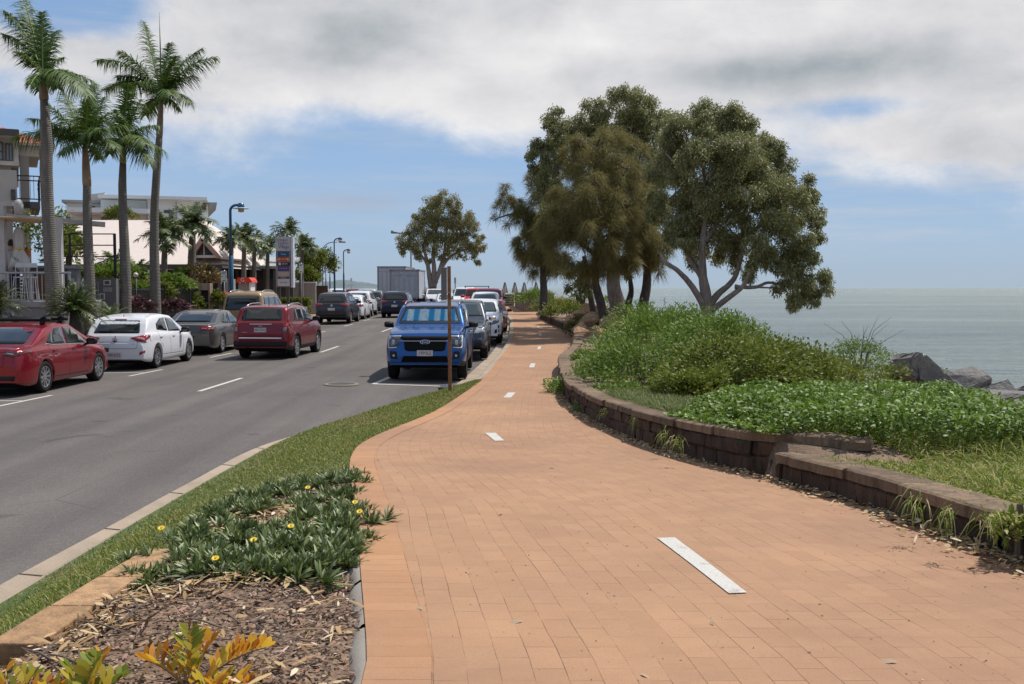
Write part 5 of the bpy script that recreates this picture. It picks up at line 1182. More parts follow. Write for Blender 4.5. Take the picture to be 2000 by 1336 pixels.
def sh(px, py, Y, r, n, lL, lW, mt, label, **k):
    p = P(px, py, Y); return shrub(label, (p.x, Y, p.z), r, n, lL, lW, mt, **k)
# fine-leaved pale shrubs on the left half of the bed
FS = [(1150, 765, 19.0, (.80, 1.0, .45), 4600, 'low bright green shrub hanging over the wall at its far bend'), (1208, 805, 15.6, (.70, .8, .42), 5200, 'rounded leafy shrub right behind the wall cap, left of the wispy grass'), (1255, 745, 17.3, (1.25, 1.1, .85), 9500, 'large bright green shrub in the middle of the left planting'),
      (1205, 722, 21.0, (.85, .9, .48), 4200, 'bright shrub beside the sandstone rocks'), (1290, 690, 20.5, (1.3, 1.3, .90), 8500, 'tall green shrub with upright sprigs in front of the paperbark trunks'), (1385, 700, 18.5, (1.1, 1.1, .85), 7000, 'green shrub below the forked paperbark, behind the olive vine mound'),
      (1245, 650, 26, (1.2, 1.3, .72), 4200, 'leafy shrub with tall shoots standing against the leaning trunk'), (1330, 655, 25.5, (1.3, 1.2, .72), 4200, 'sprig-topped shrub left of the forked paperbark base'), (1140, 712, 24.0, (.42, .5, .30), 1800, 'small shrub overhanging the path beside the orange rocks'), (1420, 668, 24, (1.2, 1.2, .60), 3600, 'shrub at the foot of the forked paperbark, seaward side')]
for i, (px, py, Y, r, n, lb) in enumerate(FS): sh(px, py, Y, r, n, .085, .030, M_FINE, lb, seed=i, sprigs=5 if Y > 24 else 2)
# olive vine mound
OS = [(1440, 750, 14.6, (1.12, 1.0, .80), 12500, 'olive yellow vine mound, the dome in the middle of the planting'), (1540, 750, 15.2, (1.0, 1.0, .62), 8000, 'olive vine mound sloping down on the seaward side of the dome'), (1350, 775, 13.9, (.55, .6, .42), 4200, 'low olive vine beside the wispy grass'), (1640, 745, 16.8, (1.0, 1.1, .46), 4600, 'low green mound between the vine dome and the dark thorny bush')]
for i, (px, py, Y, r, n, lb) in enumerate(OS): sh(px, py, Y, r, n, .062, .038, M_OLIVE, lb, name='vine_mound', seed=40+i, cat='vine')
t_ = sh(1680, 712, 20.5, (.75, .8, .50), 3600, .05, .022, M_FINE, 'dark thorny bush with bare twigs standing in front of the sea', seed=71)
b = MB()
for k in range(9):
    a = random.uniform(-1.2, 1.2); l = random.uniform(.35, .95); MB().tube([(sin(a)*.2, 0, .25), (sin(a)*l*.6, random.uniform(-.2, .2), .25+cos(a)*l*.6), (sin(a*1.15)*l, random.uniform(-.3, .3), .25+cos(a)*l)], [.008, .005, .002], 4).build('bare_twig', B_TWIG, t_)
sh(1790, 745, 18.6, (.8, .8, .30), 2600, .05, .03, M_OLIVE, 'straggly bush in front of the tall grey slab rock', seed=75)
# weeds rooted in the wall
for px, py, Y, r, lb, mt in ((1462, 872, 8.9, (.10, .08, .10), 'small leafy weed growing from a joint of the curved wall', M_FINE), (1990, 1040, 4.95, (.12, .16, .12), 'trailing weed hanging over the low wall at the right edge', M_LONGG)):
    sh(px, py, Y, r, 260 if Y > 6 else 500, .055, .02, mt, lb, seed=int(px), stems=1, name='weed', cat='weed')
for k, (px, py) in enumerate(((1185, 800), (1245, 820), (1300, 845), (1325, 858), (1790, 975), (1850, 1000), (1930, 1010))):
    g = G(px, py, lambda Y: float(pathZ(Y))+.25); n = 40; Pn = np.repeat(np.array([[g.x, g.y, g.z]]), n, 0)+RNG.normal(0, .03, (n, 3))
    tag(leafobj('weed', ribbons(Pn, unit(np.stack([RNG.normal(-.5, .5, n), RNG.normal(-.7, .5, n), RNG.uniform(-.5, .5, n)], 1)), .05+.10*RNG.random(n), .006, (1, .8, .5, .1), .9), M_LONGG), ['dry tuft hanging from the far bend of the wall', 'straw tuft in a joint of the curved wall', 'dry tuft below the wall cap left of the leafy weed', 'thin straw tuft beside another dry tuft on the curved wall', 'grass runner over the cap of the low wall', 'brown runner hanging down the low wall', 'green runner on the low wall near the right edge'][k], 'weed', 'weeds rooted in the walls')

# ---------------------------------------------------------------- rocks
def m_rock(name, c0, c1, c2):
    t = NT(name); v = t.coord('Object'); a = t.noise(v, 1.3, 6, .65, .5); b = t.noise(v, 14, 5, .7); col = t.ramp(a, [(.3, c0), (.5, c1), (.7, c2)]); col = t.mix(t.mr(b, .5, .75, 0, .6), col, tuple(x*.4 for x in c0))
    t.set(Base_Color=col, Roughness=.9); t.bump(t.math('ADD', b, t.math('MULTIPLY', t.noise(v, 3, 6, .7), 3)), .8, .05); return t.m
M_RG = m_rock('grey_rock', (.12, .112, .108), (.20, .182, .168), (.33, .275, .225)); M_RO = m_rock('sandstone', (.34, .17, .08), (.50, .31, .18), (.58, .44, .31))
def rock_mesh(seed, mt, sx, sy, sz):
    r = random.Random(seed); bm = bmesh.new(); vs = []
    for _ in range(15):
        v = Vector((r.uniform(-1, 1), r.uniform(-1, 1), r.uniform(-1, 1))); v = v.normalized()*r.uniform(.75, 1.0); vs.append(bm.verts.new((v.x*sx, v.y*sy, v.z*sz)))
    h = bmesh.ops.convex_hull(bm, input=vs); bmesh.ops.delete(bm, geom=[v for v in bm.verts if not v.link_faces], context='VERTS')
    bmesh.ops.bevel(bm, geom=bm.edges[:], offset=.035*min(sx, sz)*2, segments=2, affect='EDGES', profile=.6)
    bmesh.ops.triangulate(bm, faces=bm.faces[:]); bmesh.ops.subdivide_edges(bm, edges=[e for e in bm.edges if e.calc_length() > .25*sx], cuts=2, use_grid_fill=True)
    for v in bm.verts: v.co += v.co.normalized()*r.uniform(-.025, .02)*sx
    me = bpy.data.meshes.new('rock'); bm.to_mesh(me); bm.free(); me.materials.append(mt); return me
def rock(p, size, mt, seed, label, group, rot=(0, 0, 0)):
    o = link_mesh('boulder' if mt == M_RG else 'rock', rock_mesh(seed, mt, *size)); o.location = p; o.rotation_euler = rot; return tag(o, label, 'rock', group)
GR = 'dark grey boulders of the sea wall'
# the big slab: a leaning wedge
def slab():
    c = P(1790, 690, 17.5); b = bmesh.new()
    pf = [(1778, 702), (1790, 687), (1806, 690), (1850, 728), (1878, 762), (1868, 775), (1820, 755), (1790, 745), (1772, 730)]
    vs = [b.verts.new(P(x, y, 17.3)-c) for x, y in pf]+[b.verts.new(P(x, y, 17.3)+Vector((.25, 1.6, -.15))-c) for x, y in pf]
    bmesh.ops.convex_hull(b, input=vs); bmesh.ops.delete(b, geom=[v for v in b.verts if not v.link_faces], context='VERTS'); bmesh.ops.bevel(b, geom=b.edges[:], offset=.03, segments=2, affect='EDGES')
    bmesh.ops.triangulate(b, faces=b.faces[:]); bmesh.ops.subdivide_edges(b, edges=[e for e in b.edges if e.calc_length() > .25], cuts=2, use_grid_fill=True)
    for v in b.verts: v.co += Vector((random.uniform(-1, 1), random.uniform(-1, 1), random.uniform(-1, 1)))*.012
    me = bpy.data.meshes.new('boulder'); b.to_mesh(me); b.free(); me.materials.append(M_RG); o = link_mesh('boulder', me); o.location = c; tag(o, 'tall pointed slab rock leaning towards the sea, left end of the boulders', 'rock', GR)
slab()
BR = [(1870, 752, 17.6, (.55, .8, .42), 'grey boulder right of the pointed slab, its side catching light'), (1925, 765, 17.2, (.50, .7, .24), 'rounded brownish boulder with a cracked top'), (1965, 778, 16.6, (.55, .6, .26), 'dark layered boulder at the right edge of the picture'), (1975, 810, 14.6, (.62, .6, .26), 'pale smooth boulder nearest to the groundcover'), (1905, 790, 16.4, (.5, .5, .28), 'dark boulder filling the gap below the cracked one'), (1835, 775, 16.6, (.5, .4, .28), 'flat pale stone in front of the pointed slab'),
      (2030, 770, 17.5, (.6, .6, .3), 'boulder just cut by the right edge of the picture')]
for i, (px, py, Y, s, lb) in enumerate(BR): rock(P(px, py, Y), s, M_RG, 100+i, lb, GR, (random.uniform(-.2, .2), random.uniform(-.2, .2), i*1.3))
# hidden base boulders along the shore and the far row of the sea wall
k = 0
for Y in np.arange(8, 76, 1.5):
    for u_ in (6.6, 8.4):
        u2 = u_+random.uniform(-.6, .6)-(.9 if Y > 40 else 0); y = Y+random.uniform(-.5, .5); x = float(f_pr(y))+.2+u2; z = float(bank(u2, y)); s = random.uniform(.5, .95)
        if Y < 24 and u_ < 7: z -= .35
        rock((x, y, z+.1), (s, s*.9, s*.62), M_RG, 200+k % 23, 'dark grey boulder of the long sea wall below the trees', GR, (0, 0, k*1.7)); k += 1
# sandstone blocks by the path bend
SO = 'orange and cream sandstone rocks beside the path bend'
SR = [(1137, 682, 33.0, .30), (1152, 672, 33.6, .36), (1140, 655, 35.5, .34), (1158, 660, 34.8, .30), (1134, 642, 38, .30), (1168, 650, 36.6, .34), (1148, 628, 42, .42), (1185, 632, 40, .45), (1205, 640, 38.5, .40), (1222, 640, 37, .36), (1195, 618, 44, .40), (1155, 606, 48, .45), (1172, 605, 49, .40), (1130, 615, 46, .34), (1217, 612, 44, .40), (1240, 620, 42, .38), (1115, 625, 44, .26), (1165, 618, 45, .3), (1128, 667, 34.5, .22), (1178, 668, 34.6, .26)]
names = ['deep orange', 'cream', 'pinkish', 'tan', 'rusty']
for i, (px, py, Y, s) in enumerate(SR):
    p = P(px, py-3, Y); s *= 1.15; side = ['nearest the path end of the pile', 'low in the pile', 'in the middle of the pile', 'high in the pile', 'under the trees'][min(4, int((Y-32.5)//3.5))]
    rock(p, (s*1.25, s, s*.72), M_RO, 300+i, '%s%s sandstone block %s' % (names[i % 5], {6: ' rounded', 11: ' broad', 10: ' wedge-shaped', 15: ' squat', 1: ' angular', 16: ' small', 12: ' long', 17: ' little', 14: ' low', 3: ' tilted', 9: ' outermost', 4: ' path-side', 19: ' lesser', 18: ' tiny'}.get(i, ''), side), SO, (random.uniform(-.4, .4), random.uniform(-.4, .4), i*1.1))
# low coastal shrubs under the trees
for i, (px, py, Y, r, n, mt, lb) in enumerate(((1085, 603, 58, (1.6, 1.5, .55), 2400, M_OLIVE, 'grey green shrub spread behind the far curved wall'), (1115, 612, 50, (1.5, 1.3, .55), 2600, M_OLIVE, 'yellow green cushion shrub beside the far curved wall'), (1122, 645, 40.5, (.45, .5, .28), 1500, M_NEEDLE, 'brown spiky shrub at the inner bend of the path'), (1140, 632, 43, (.6, .6, .35), 1800, M_NEEDLE, 'brown tussock beside the sandstone rocks'), (1042, 588, 66, (1.5, 1.2, .75), 2400, M_FINE, 'dark green shrub in front of the timber deck wall'), (1150, 590, 62, (2.2, 1.5, .5), 1800, M_OLIVE, 'low scrub in front of the far boulders'))):
    sh(px, py, Y, r, n, .16, .05, mt, lb, seed=90+i, stems=3)
# ================================================================ broad trees
def limb(name, pts, r0, r1, mat_, parent, O, seg=9, sub=4):
    """pts: world points; smooth tapered limb"""
    P_ = [Vector(p)-O for p in pts]; out = []; n = len(P_)
    for i in range(n-1):
        p0 = P_[max(i-1, 0)]; p1 = P_[i]; p2 = P_[i+1]; p3 = P_[min(i+2, n-1)]
        for k in range(sub):
            t = k/sub; out.append(.5*((2*p1)+(p2-p0)*t+(2*p0-5*p1+4*p2-p3)*t*t+(3*p1-p0-3*p2+p3)*t**3))
    out.append(P_[-1]); m = len(out); rad = [r0+(r1-r0)*(k/(m-1))**.8 for k in range(m)]; rad[0] *= 1.25
    return MB().tube(out, rad, seg, jit=.10).build(name, mat_, parent, True)
def tree(label, base, Y, crown, limbs, mt, bark, n_per, lL, lW, seed, kind='leaf', name='tree', depth=1.0, twigs=2, cat='tree', sd=.9, group=None):
    """base (px, py); crown: (px, py, r_px, dY); limbs: (list of (px, py, dY), r0, r1) in metres"""
    O = P(base[0], base[1], Y); O.z = min(O.z, bankZ(O.x, Y)+.05) if base[1] > 590 and O.x > 0 else O.z
    root = thing(name, label, cat, tuple(O), 0, group); rng = np.random.default_rng(seed); parts = []; nodes = []
    for i, (pl_, r0, r1) in enumerate(limbs):
        pts = [P(x, y, Y+d) for x, y, d in pl_]
        if i == 0 or abs(pl_[0][1]-base[1]) < 3: pts[0].z = min(pts[0].z, O.z)-.1
        limb('trunk' if i == 0 else 'branch', pts, r0, r1, bark, root, O); nodes += [np.array(p) for p in pts[1:]]
    nodes = np.array(nodes); tw = MB()
    for (px, py, rp, dY) in crown:
        c = np.array(P(px, py, Y+dY)); r = rp*1.12/F_PX*(Y+dY)
        n = int(n_per*r*r/(1.2*1.2)*2.2); K = max(7, int((13 if kind == 'leaf' else 9)*r)); sub = unit(rng.normal(size=(K, 3)))*rng.uniform(.45, 1.0, (K, 1))*np.array([1, depth, .9]); ci = rng.integers(0, K, n)
        w = rng.uniform(.34, .58, K)[ci]
        p = (sub[ci]+unit(rng.normal(size=(n, 3)))*(rng.random((n, 1))**.6)*w[:, None])*r
        if kind == 'leaf':
            D = unit(rng.normal(0, .7, (n, 3))+unit(p)*.3+np.array([0, 0, -.35])); parts.append(ribbons(p+c-np.array(O), D, lL*(.6+.8*rng.random(n)), lW*(.7+.6*rng.random(n)), (.3, 1, .15), .25, rdir(n, .3, rng)))
        else:      # fine drooping needles growing in brushes from each twig end
            s0 = sub[ci]*r*.85; out_ = unit(p-s0*.6+rng.normal(0, .12, (n, 3))); D = unit(out_*.8+np.array([0, 0, .28])+rng.normal(0, .38, (n, 3)))
            parts.append(ribbons(s0+(p-s0)*.75+c-np.array(O), D, lL*(.6+.7*rng.random(n)), lW, (1, .9, .7, .3), .40+.35*rng.random(n), rdir(n, 0, rng)))
        # twigs from the nearest limb node to a few sub-clusters
        near = nodes[np.argmin(((nodes-c)**2).sum(1))]
        for k in range(min(K, twigs+int(r*1.5))):
            e = sub[k]*r*.8+c; m_ = (near+e)/2+rng.normal(0, .12*r, 3)+np.array([0, 0, .1*r]); tw.tube([tuple(near-np.array(O)), tuple(m_-np.array(O)), tuple(e-np.array(O))], [.045*min(1.4, r), .026*min(1.4, r), .009], 5, cap=False)
    leafobj('crown', parts, mt, root)
    if tw.n: tw.build('twigs', bark, root, True)
    return root
# forked paperbark on the right
tree('large forked paperbark with a wide rounded crown hanging over the sea', (1385, 640), 34, 
  [(1345, 245, 40, 1), (1385, 235, 34, 0), (1430, 250, 44, 0), (1475, 280, 42, 1), (1330, 300, 45, 2), (1385, 300, 48, -1), (1440, 310, 52, -1), (1510, 335, 42, 0), (1545, 375, 36, 0), (1345, 360, 42, 1), (1400, 375, 48, 0), (1460, 375, 52, -1), (1520, 400, 45, -1), (1565, 420, 30, 1), (1330, 430, 40, 1), (1380, 440, 42, 1), (1440, 440, 46, 0), (1500, 455, 45, -1), (1550, 465, 35, 0), (1580, 395, 20, 0),
   (1335, 485, 26, 0), (1375, 500, 28, 2), (1430, 490, 32, 1), (1480, 510, 36, 0), (1530, 510, 38, 0), (1570, 530, 34, 0), (1595, 555, 24, 0), (1545, 560, 30, 0), (1558, 590, 20, 0), (1585, 580, 22, 0), (1460, 540, 14, 0), (1300, 400, 35, 2), (1305, 330, 35, 2), (1310, 275, 22, 1), (1600, 430, 12, 0), (1318, 455, 24, 1), (1362, 228, 22, 0), (1410, 232, 26, 0), (1455, 258, 30, 0), (1500, 295, 32, 0), (1535, 340, 30, 0), (1575, 385, 22, 0), (1590, 455, 20, 0), (1415, 290, 36, -1), (1480, 340, 36, -1)],
  [([(1385, 625, 0), (1380, 585, 0), (1373, 540, 0), (1372, 480, 0), (1380, 400, 0), (1372, 320, 0)], .25, .05), ([(1376, 600, 0), (1352, 560, -.2), (1325, 530, -.3), (1300, 512, -.3), (1290, 495, 0)], .13, .05), ([(1384, 600, 0), (1402, 575, .1), (1425, 555, .2), (1440, 530, .2), (1452, 470, .2), (1440, 400, .3)], .14, .05),
   ([(1388, 608, 0), (1425, 580, -.3), (1450, 560, -.4), (1462, 540, -.3), (1490, 500, 0)], .12, .05), ([(1436, 560, -.35), (1475, 561, -.3), (1500, 552, -.2), (1530, 557, 0), (1560, 560, 0)], .075, .03), ([(1373, 545, 0), (1345, 500, .5), (1320, 440, .8), (1340, 360, .8), (1350, 290, .5)], .11, .04), ([(1378, 470, 0), (1410, 420, 0), (1440, 340, 0), (1450, 290, 0)], .09, .03), ([(1452, 480, .2), (1490, 430, .1), (1520, 380, 0)], .10, .03), ([(1350, 345, .5), (1330, 330, .4), (1300, 300, .4)], .07, .03), ([(1478, 561, -.3), (1500, 562, -.2), (1520, 563, 0)], .04, .02)],
  M_PAPER, B_PAPER, 5200, .10, .034, 1, depth=1.5)
# paperbark behind the casuarinas, its crown topping the clump
tree('tall paperbark with a broad ragged trunk, its crown rising above the casuarinas', (1213, 640), 44,
  [(1090, 235, 24, 0), (1120, 240, 26, 0), (1175, 215, 28, 0), (1210, 205, 30, 0), (1245, 205, 34, 0), (1280, 225, 26, 0), (1230, 250, 40, 1), (1275, 275, 36, 1), (1190, 260, 36, 1), (1140, 275, 32, 1), (1060, 285, 24, 0), (1085, 300, 34, 1), (1055, 330, 24, 0), (1075, 365, 28, 0), (1245, 320, 42, 1), (1285, 350, 36, 1), (1270, 400, 36, 2), (1290, 450, 30, 2), (1255, 470, 30, 3), (1230, 520, 22, 3), (1140, 330, 40, 3), (1200, 330, 44, 3), (1160, 400, 44, 4), (1225, 420, 40, 4), (1100, 410, 36, 4), (1280, 500, 22, 2), (1300, 300, 24, 1), (1105, 262, 26, 0), (1155, 240, 26, 0), (1075, 260, 20, 0), (1262, 225, 28, 0), (1040, 300, 16, 0)],
  [([(1216, 640, 0), (1207, 600, 0), (1198, 555, 0), (1200, 500, .5), (1210, 420, 1), (1225, 330, 1), (1240, 250, .5)], .46, .10), ([(1200, 520, .3), (1160, 430, .6), (1130, 340, .6), (1110, 260, .2)], .20, .05), ([(1206, 440, 1), (1255, 370, 1), (1280, 300, .8)], .17, .05), ([(1225, 335, 1), (1190, 270, .5), (1180, 230, 0)], .10, .04), ([(1135, 350, .6), (1085, 320, .3), (1062, 300, 0)], .08, .03)],
  M_PAPER, B_PAPER, 3600, .11, .040, 2, depth=1.4)
# casuarinas
tree('olive brown casuarina with drooping needles at the front of the clump by the path', (1182, 655), 40,
  [(1150, 270, 34, 0), (1190, 285, 40, 0), (1115, 310, 38, 0), (1160, 330, 48, -1), (1215, 340, 46, 0), (1100, 370, 44, 0), (1150, 395, 52, -1.5), (1205, 405, 50, -1), (1080, 420, 40, 0), (1125, 450, 50, -1.5), (1180, 460, 50, -1.5), (1095, 480, 42, -1), (1150, 505, 44, -1), (1200, 500, 40, -1), (1130, 528, 22, -.5), (1170, 530, 20, -.5), (1240, 380, 36, 0)],
  [([(1184, 655, 0), (1180, 620, 0), (1170, 580, 0), (1162, 540, 0), (1165, 460, -.3), (1160, 380, -.3), (1165, 290, 0)], .26, .06), ([(1163, 500, -.2), (1130, 470, -.8), (1100, 440, -1)], .10, .03), ([(1163, 420, -.3), (1200, 370, -.6), (1225, 330, -.5)], .10, .03), ([(1165, 470, -.3), (1195, 455, -1), (1230, 440, -1.3)], .06, .02)],
  M_NEEDLE, B_DARK, 1900, .34, .013, 3, 'needle', depth=1.2)
tree('casuarina leaning in the middle of the clump, its skirt reaching towards the forked paperbark', (1255, 640), 41.5,
  [(1240, 300, 28, 0), (1260, 350, 34, 0), (1225, 390, 36, 0), (1265, 420, 38, -.5), (1235, 450, 40, -.5), (1275, 470, 34, -.5), (1215, 490, 36, -.5), (1250, 505, 38, -.5), (1285, 510, 24, 0), (1225, 515, 20, 0)],
  [([(1250, 640, 0), (1255, 600, 0), (1263, 555, 0), (1262, 500, 0), (1250, 400, 0), (1248, 320, 0)], .30, .06), ([(1262, 520, 0), (1290, 495, -.4), (1300, 480, -.5)], .08, .03)],
  M_NEEDLE, B_DARK, 2000, .34, .014, 4, 'needle', depth=1.2)
tree('left casuarina standing in the block planter at the path bend, wispy limb reaching left', (1062, 612), 56,
  [(1065, 330, 22, 0), (1050, 370, 30, 0), (1085, 375, 30, 0), (1030, 410, 26, 0), (1065, 420, 38, -.5), (1100, 430, 34, -.5), (1035, 450, 32, 0), (1070, 470, 38, -.5), (1025, 480, 22, 0), (1050, 505, 30, 0), (1090, 505, 30, 0), (1010, 400, 16, 0), (990, 385, 15, 0), (975, 405, 13, 0), (985, 365, 9, 0), (1000, 430, 13, 0), (968, 425, 7, 0), (1075, 515, 16, 0), (1035, 515, 12, 0)],
  [([(1062, 612, 0), (1062, 570, 0), (1061, 520, 0), (1066, 450, 0), (1060, 350, 0)], .30, .06), ([(1064, 480, 0), (1035, 440, 0), (1010, 418, 0), (975, 425, 0), (962, 432, 0)], .10, .02), ([(1012, 418, 0), (995, 390, 0), (985, 360, 0)], .05, .015)],
  M_NEEDLE, B_DARK, 1700, .42, .018, 5, 'needle', depth=1.2)
tree('slim dark casuarina trunk with a small leafy skirt, left of the front one', (1165, 632), 46,
  [(1105, 520, 22, 0), (1135, 535, 24, 0), (1120, 555, 18, 0), (1150, 560, 18, 0), (1130, 575, 10, 0)],
  [([(1165, 632, 0), (1157, 600, 0), (1150, 560, 0), (1140, 500, 0)], .19, .08), ([(1153, 580, 0), (1130, 545, 0), (1112, 520, 0)], .05, .02)], M_PAPER, B_DARK, 900, .16, .06, 6)
tree('small forked sapling between the path shrubs and the slim dark trunk', (1142, 615), 50,
  [(1128, 555, 12, 0), (1142, 548, 11, 0)], [([(1142, 615, 0), (1139, 597, 0), (1133, 575, 0), (1130, 555, 0)], .10, .04), ([(1140, 600, 0), (1142, 580, 0), (1142, 555, 0)], .07, .03), ([(1139, 600, 0), (1132, 588, 0), (1129, 578, 0)], .05, .02)], M_PAPER, B_DARK, 600, .15, .06, 7)
# broken stump
O = P(1226, 640, 42); st = thing('tree_stump', 'dark broken stump between the ragged trunk and the leaning casuarina', 'stump', (O.x, O.y, bankZ(O.x, 42)))
limb('trunk', [Vector((O.x, 42, bankZ(O.x, 42)-.2)), P(1226, 600, 42), P(1233, 570, 42), P(1231, 545, 42), P(1234, 539, 42)], .20, .06, B_DARK, st, Vector(st.location))
# lone tree by the road bend
tree('lone paperbark with a rounded crown standing past the trucks at the road bend', (843, 578), 88,
  [(862, 392, 18, 0), (845, 398, 15, 0), (885, 400, 18, 0), (840, 418, 20, 0), (870, 420, 22, 0), (905, 420, 20, 0), (918, 440, 16, 0), (815, 438, 18, 0), (840, 445, 22, 0), (872, 448, 24, 0), (900, 452, 22, 0), (790, 468, 17, 0), (815, 470, 20, 0), (848, 475, 22, 0), (878, 478, 20, 0), (905, 480, 18, 0), (930, 470, 16, 0), (942, 482, 11, 0), (798, 490, 13, 0), (822, 495, 12, 0), (922, 495, 14, 0), (935, 508, 8, 0), (860, 498, 12, 0), (785, 485, 10, 0), (825, 425, 14, 0), (835, 510, 8, 0), (895, 498, 9, 0)],
  [([(843, 578, 0), (842, 560, 0), (838, 535, 0), (833, 505, 0), (825, 480, 0)], .36, .10), ([(845, 565, 0), (848, 530, 0), (846, 495, 0), (852, 450, 0), (860, 405, 0)], .28, .07), ([(846, 562, 0), (858, 530, 0), (868, 500, 0), (885, 470, 0), (900, 430, 0)], .26, .07), ([(850, 550, 0), (862, 525, 0), (876, 505, 0), (900, 490, 0), (928, 485, 0)], .22, .06), ([(834, 515, 0), (820, 495, 0), (800, 478, 0)], .14, .05), ([(868, 498, 0), (870, 470, 0), (875, 440, 0)], .16, .05)],
  leaf_mat('lone_leaf', [(0, (.13, .13, .045)), (.45, (.24, .225, .085)), (.8, (.36, .32, .15)), (1, (.45, .37, .22))], .55, .32, .3, .4, .5), B_PAPER, 1300, .15, .06, 8, depth=1.2, sd=.7)

# ================================================================ palms
def bez(a, c, b, n): t = np.linspace(0, 1, n)[:, None]; return (1-t)**2*a+2*t*(1-t)*c+t*t*b
def frond_parts(curve_, nl, ll, lw, rng, droop=.35, spread=1.0, start=.12):
    """leaflets along a rachis given as an array of points"""
    m = len(curve_); t = np.linspace(start, 1, nl); idx = t*(m-1); i0 = np.clip(idx.astype(int), 0, m-2); f = (idx-i0)[:, None]; p = curve_[i0]*(1-f)+curve_[i0+1]*f; tg = unit(curve_[i0+1]-curve_[i0])
    sd = np.cross(tg, np.array([0, 0, 1.])); bad = np.linalg.norm(sd, axis=1) < .2; sd[bad] = np.array([1., 0, 0]); sd = unit(sd); up = np.cross(sd, tg); out = []
    for s in (1, -1):
        D = unit(sd*s*spread+tg*(.45+.5*t[:, None])+up*rng.uniform(-.45, .55, (nl, 1))+rng.normal(0, .08, (nl, 3))); L = ll*np.sin(np.clip(t*2.6+.35, 0, 3.0))**.6*rng.uniform(.8, 1.1, nl)
        out.append(ribbons(p, D, L, lw, (.7, 1.0, .7, .1), droop*rng.uniform(.6, 1.4, nl), up+sd*(-s)*.3))
    return out
def palm(label, base, Y, tops, crown_base, fronds, r0, r1, mt=None, bark=None, nl=96, ll=.66, lw=.031, shaft=None, seed=0, group='tall street palms', name='palm_tree', dead=0, droop=.62):
    rng = np.random.default_rng(seed); bp = P(base[0], base[1], Y); O = Vector((bp.x, Y, float(roadZ(Y))+.10)); root = thing(name, label, 'palm', tuple(O), 0, group); Oa = np.array(O)
    pts = [Vector((O.x, Y, O.z-.1))]+[P(x, y, Y) for x, y in tops]; n = len(pts); rad = [r0*1.15]+[r0*(1+.06*sin(i*1.7))+(r1-r0)*(i/(n-1))**2.2 for i in range(1, n)]
    sub = []; rr = []
    for i in range(n-1):
        for k in range(5): t = k/5; sub.append((pts[i]*(1-t)+pts[i+1]*t)-O); rr.append(rad[i]*(1-t)+rad[i+1]*t)
    sub.append(pts[-1]-O); rr.append(rad[-1]); MB().tube(sub, rr, 14, jit=.02).build('trunk', bark or B_PALM, root, True)
    cb = P(crown_base[0], crown_base[1], Y); top_ = np.array(cb)
    if shaft:
        a = pts[-1]-O; b_ = cb-O; MB().tube([a, a.lerp(b_, .12), a.lerp(b_, .5), a.lerp(b_, .9), b_], [r1*1.02, r1*1.12, r1*.98, r1*.72, r1*.5], 12).build('crownshaft', shaft, root, True)
        rg = MB(); [rg.tube([a.lerp(b_, q), a.lerp(b_, q+.035)], [r1*(1.13-.4*q), r1*(1.11-.4*q)], 12) for q in (.22, .5)]; rg.build('shaft_ring', B_DARK, root, True)
    parts = []; st = MB()
    for (x, y, dY, arch) in fronds:
        e = np.array(P(x, y, Y+dY)); ln = np.linalg.norm(e-top_); c = top_+(e-top_)*.42+np.array([0, 0, arch*ln]); cv = bez(top_, c, e, 14)
        parts += frond_parts(cv, int(nl*min(1.15, ln/2.2+.2)), ll*min(1, ln/2.0+.1), lw, rng, droop); st.tube([tuple(p-Oa) for p in cv], [.030*(1-.8*k/13) for k in range(14)], 5, cap=False)
    parts = [(v-Oa, q) for v, q in parts]; leafobj('fronds', parts, mt or M_PALM, root); st.build('frond_stalks', plain('frond_rachis', (.20, .24, .06), .6), root, True); return root
SH_G = plain('shaft_green', (.19, .19, .045), .6, var=.45, sc=4); SH_B = plain('shaft_brown', (.24, .16, .10), .7, var=.25)
palm('tallest grey trunked palm at the far left, close to the apartment building', (104, 640), 26, [(103, 560), (97, 470), (92, 380), (90, 330), (91, 280), (88, 220), (86, 195)], (84, 148),
  [(5, 66, .3, .30), (30, 100, -.6, .2), (82, 25, .2, .05), (112, 60, .5, .22), (40, 30, .8, .25), (125, 112, .6, .25), (190, 165, -.2, .26), (172, 185, -1.0, .3), (60, 165, -.8, .25), (112, 172, 1.0, .3), (75, 178, .8, .3), (140, 150, 1.3, .25), (40, -25, .6, .1), (8, 20, .2, .3)], .175, .105, shaft=SH_B, seed=1, ll=.6)
palm('shorter palm second from the left with a yellow green shaft', (176, 640), 30, [(175, 560), (172, 480), (170, 400), (170, 365)], (166, 285),
  [(25, 270, -.4, .32), (60, 232, .5, .2), (90, 200, -.6, .12), (125, 182, .4, .08), (182, 168, .2, .04), (172, 195, -.6, .02), (205, 190, .6, .12), (215, 220, -.4, .22), (255, 245, .4, .26), (225, 285, -.8, .28), (120, 300, -.9, .3), (80, 262, 1.1, .3), (195, 310, .9, .3), (140, 220, 1, .1), (200, 250, -1.2, .2)], .155, .115, shaft=SH_B, seed=2)
palm('palm third from the left with a swollen pale trunk and thin brown fronds', (243, 640), 32, [(246, 560), (243, 480), (240, 410), (239, 360), (240, 320)], (240, 275),
  [(262, 172, .2, .05), (250, 165, -.4, .04), (275, 195, .5, .12), (310, 245, -.3, .22), (325, 300, .2, .34), (292, 318, -.8, .3), (205, 235, .5, .22), (180, 285, -.5, .3), (215, 300, 1.0, .3), (270, 262, 1.2, .2), (225, 215, -1, .1), (285, 280, -1.2, .25)], .165, .095, shaft=SH_G, seed=3)
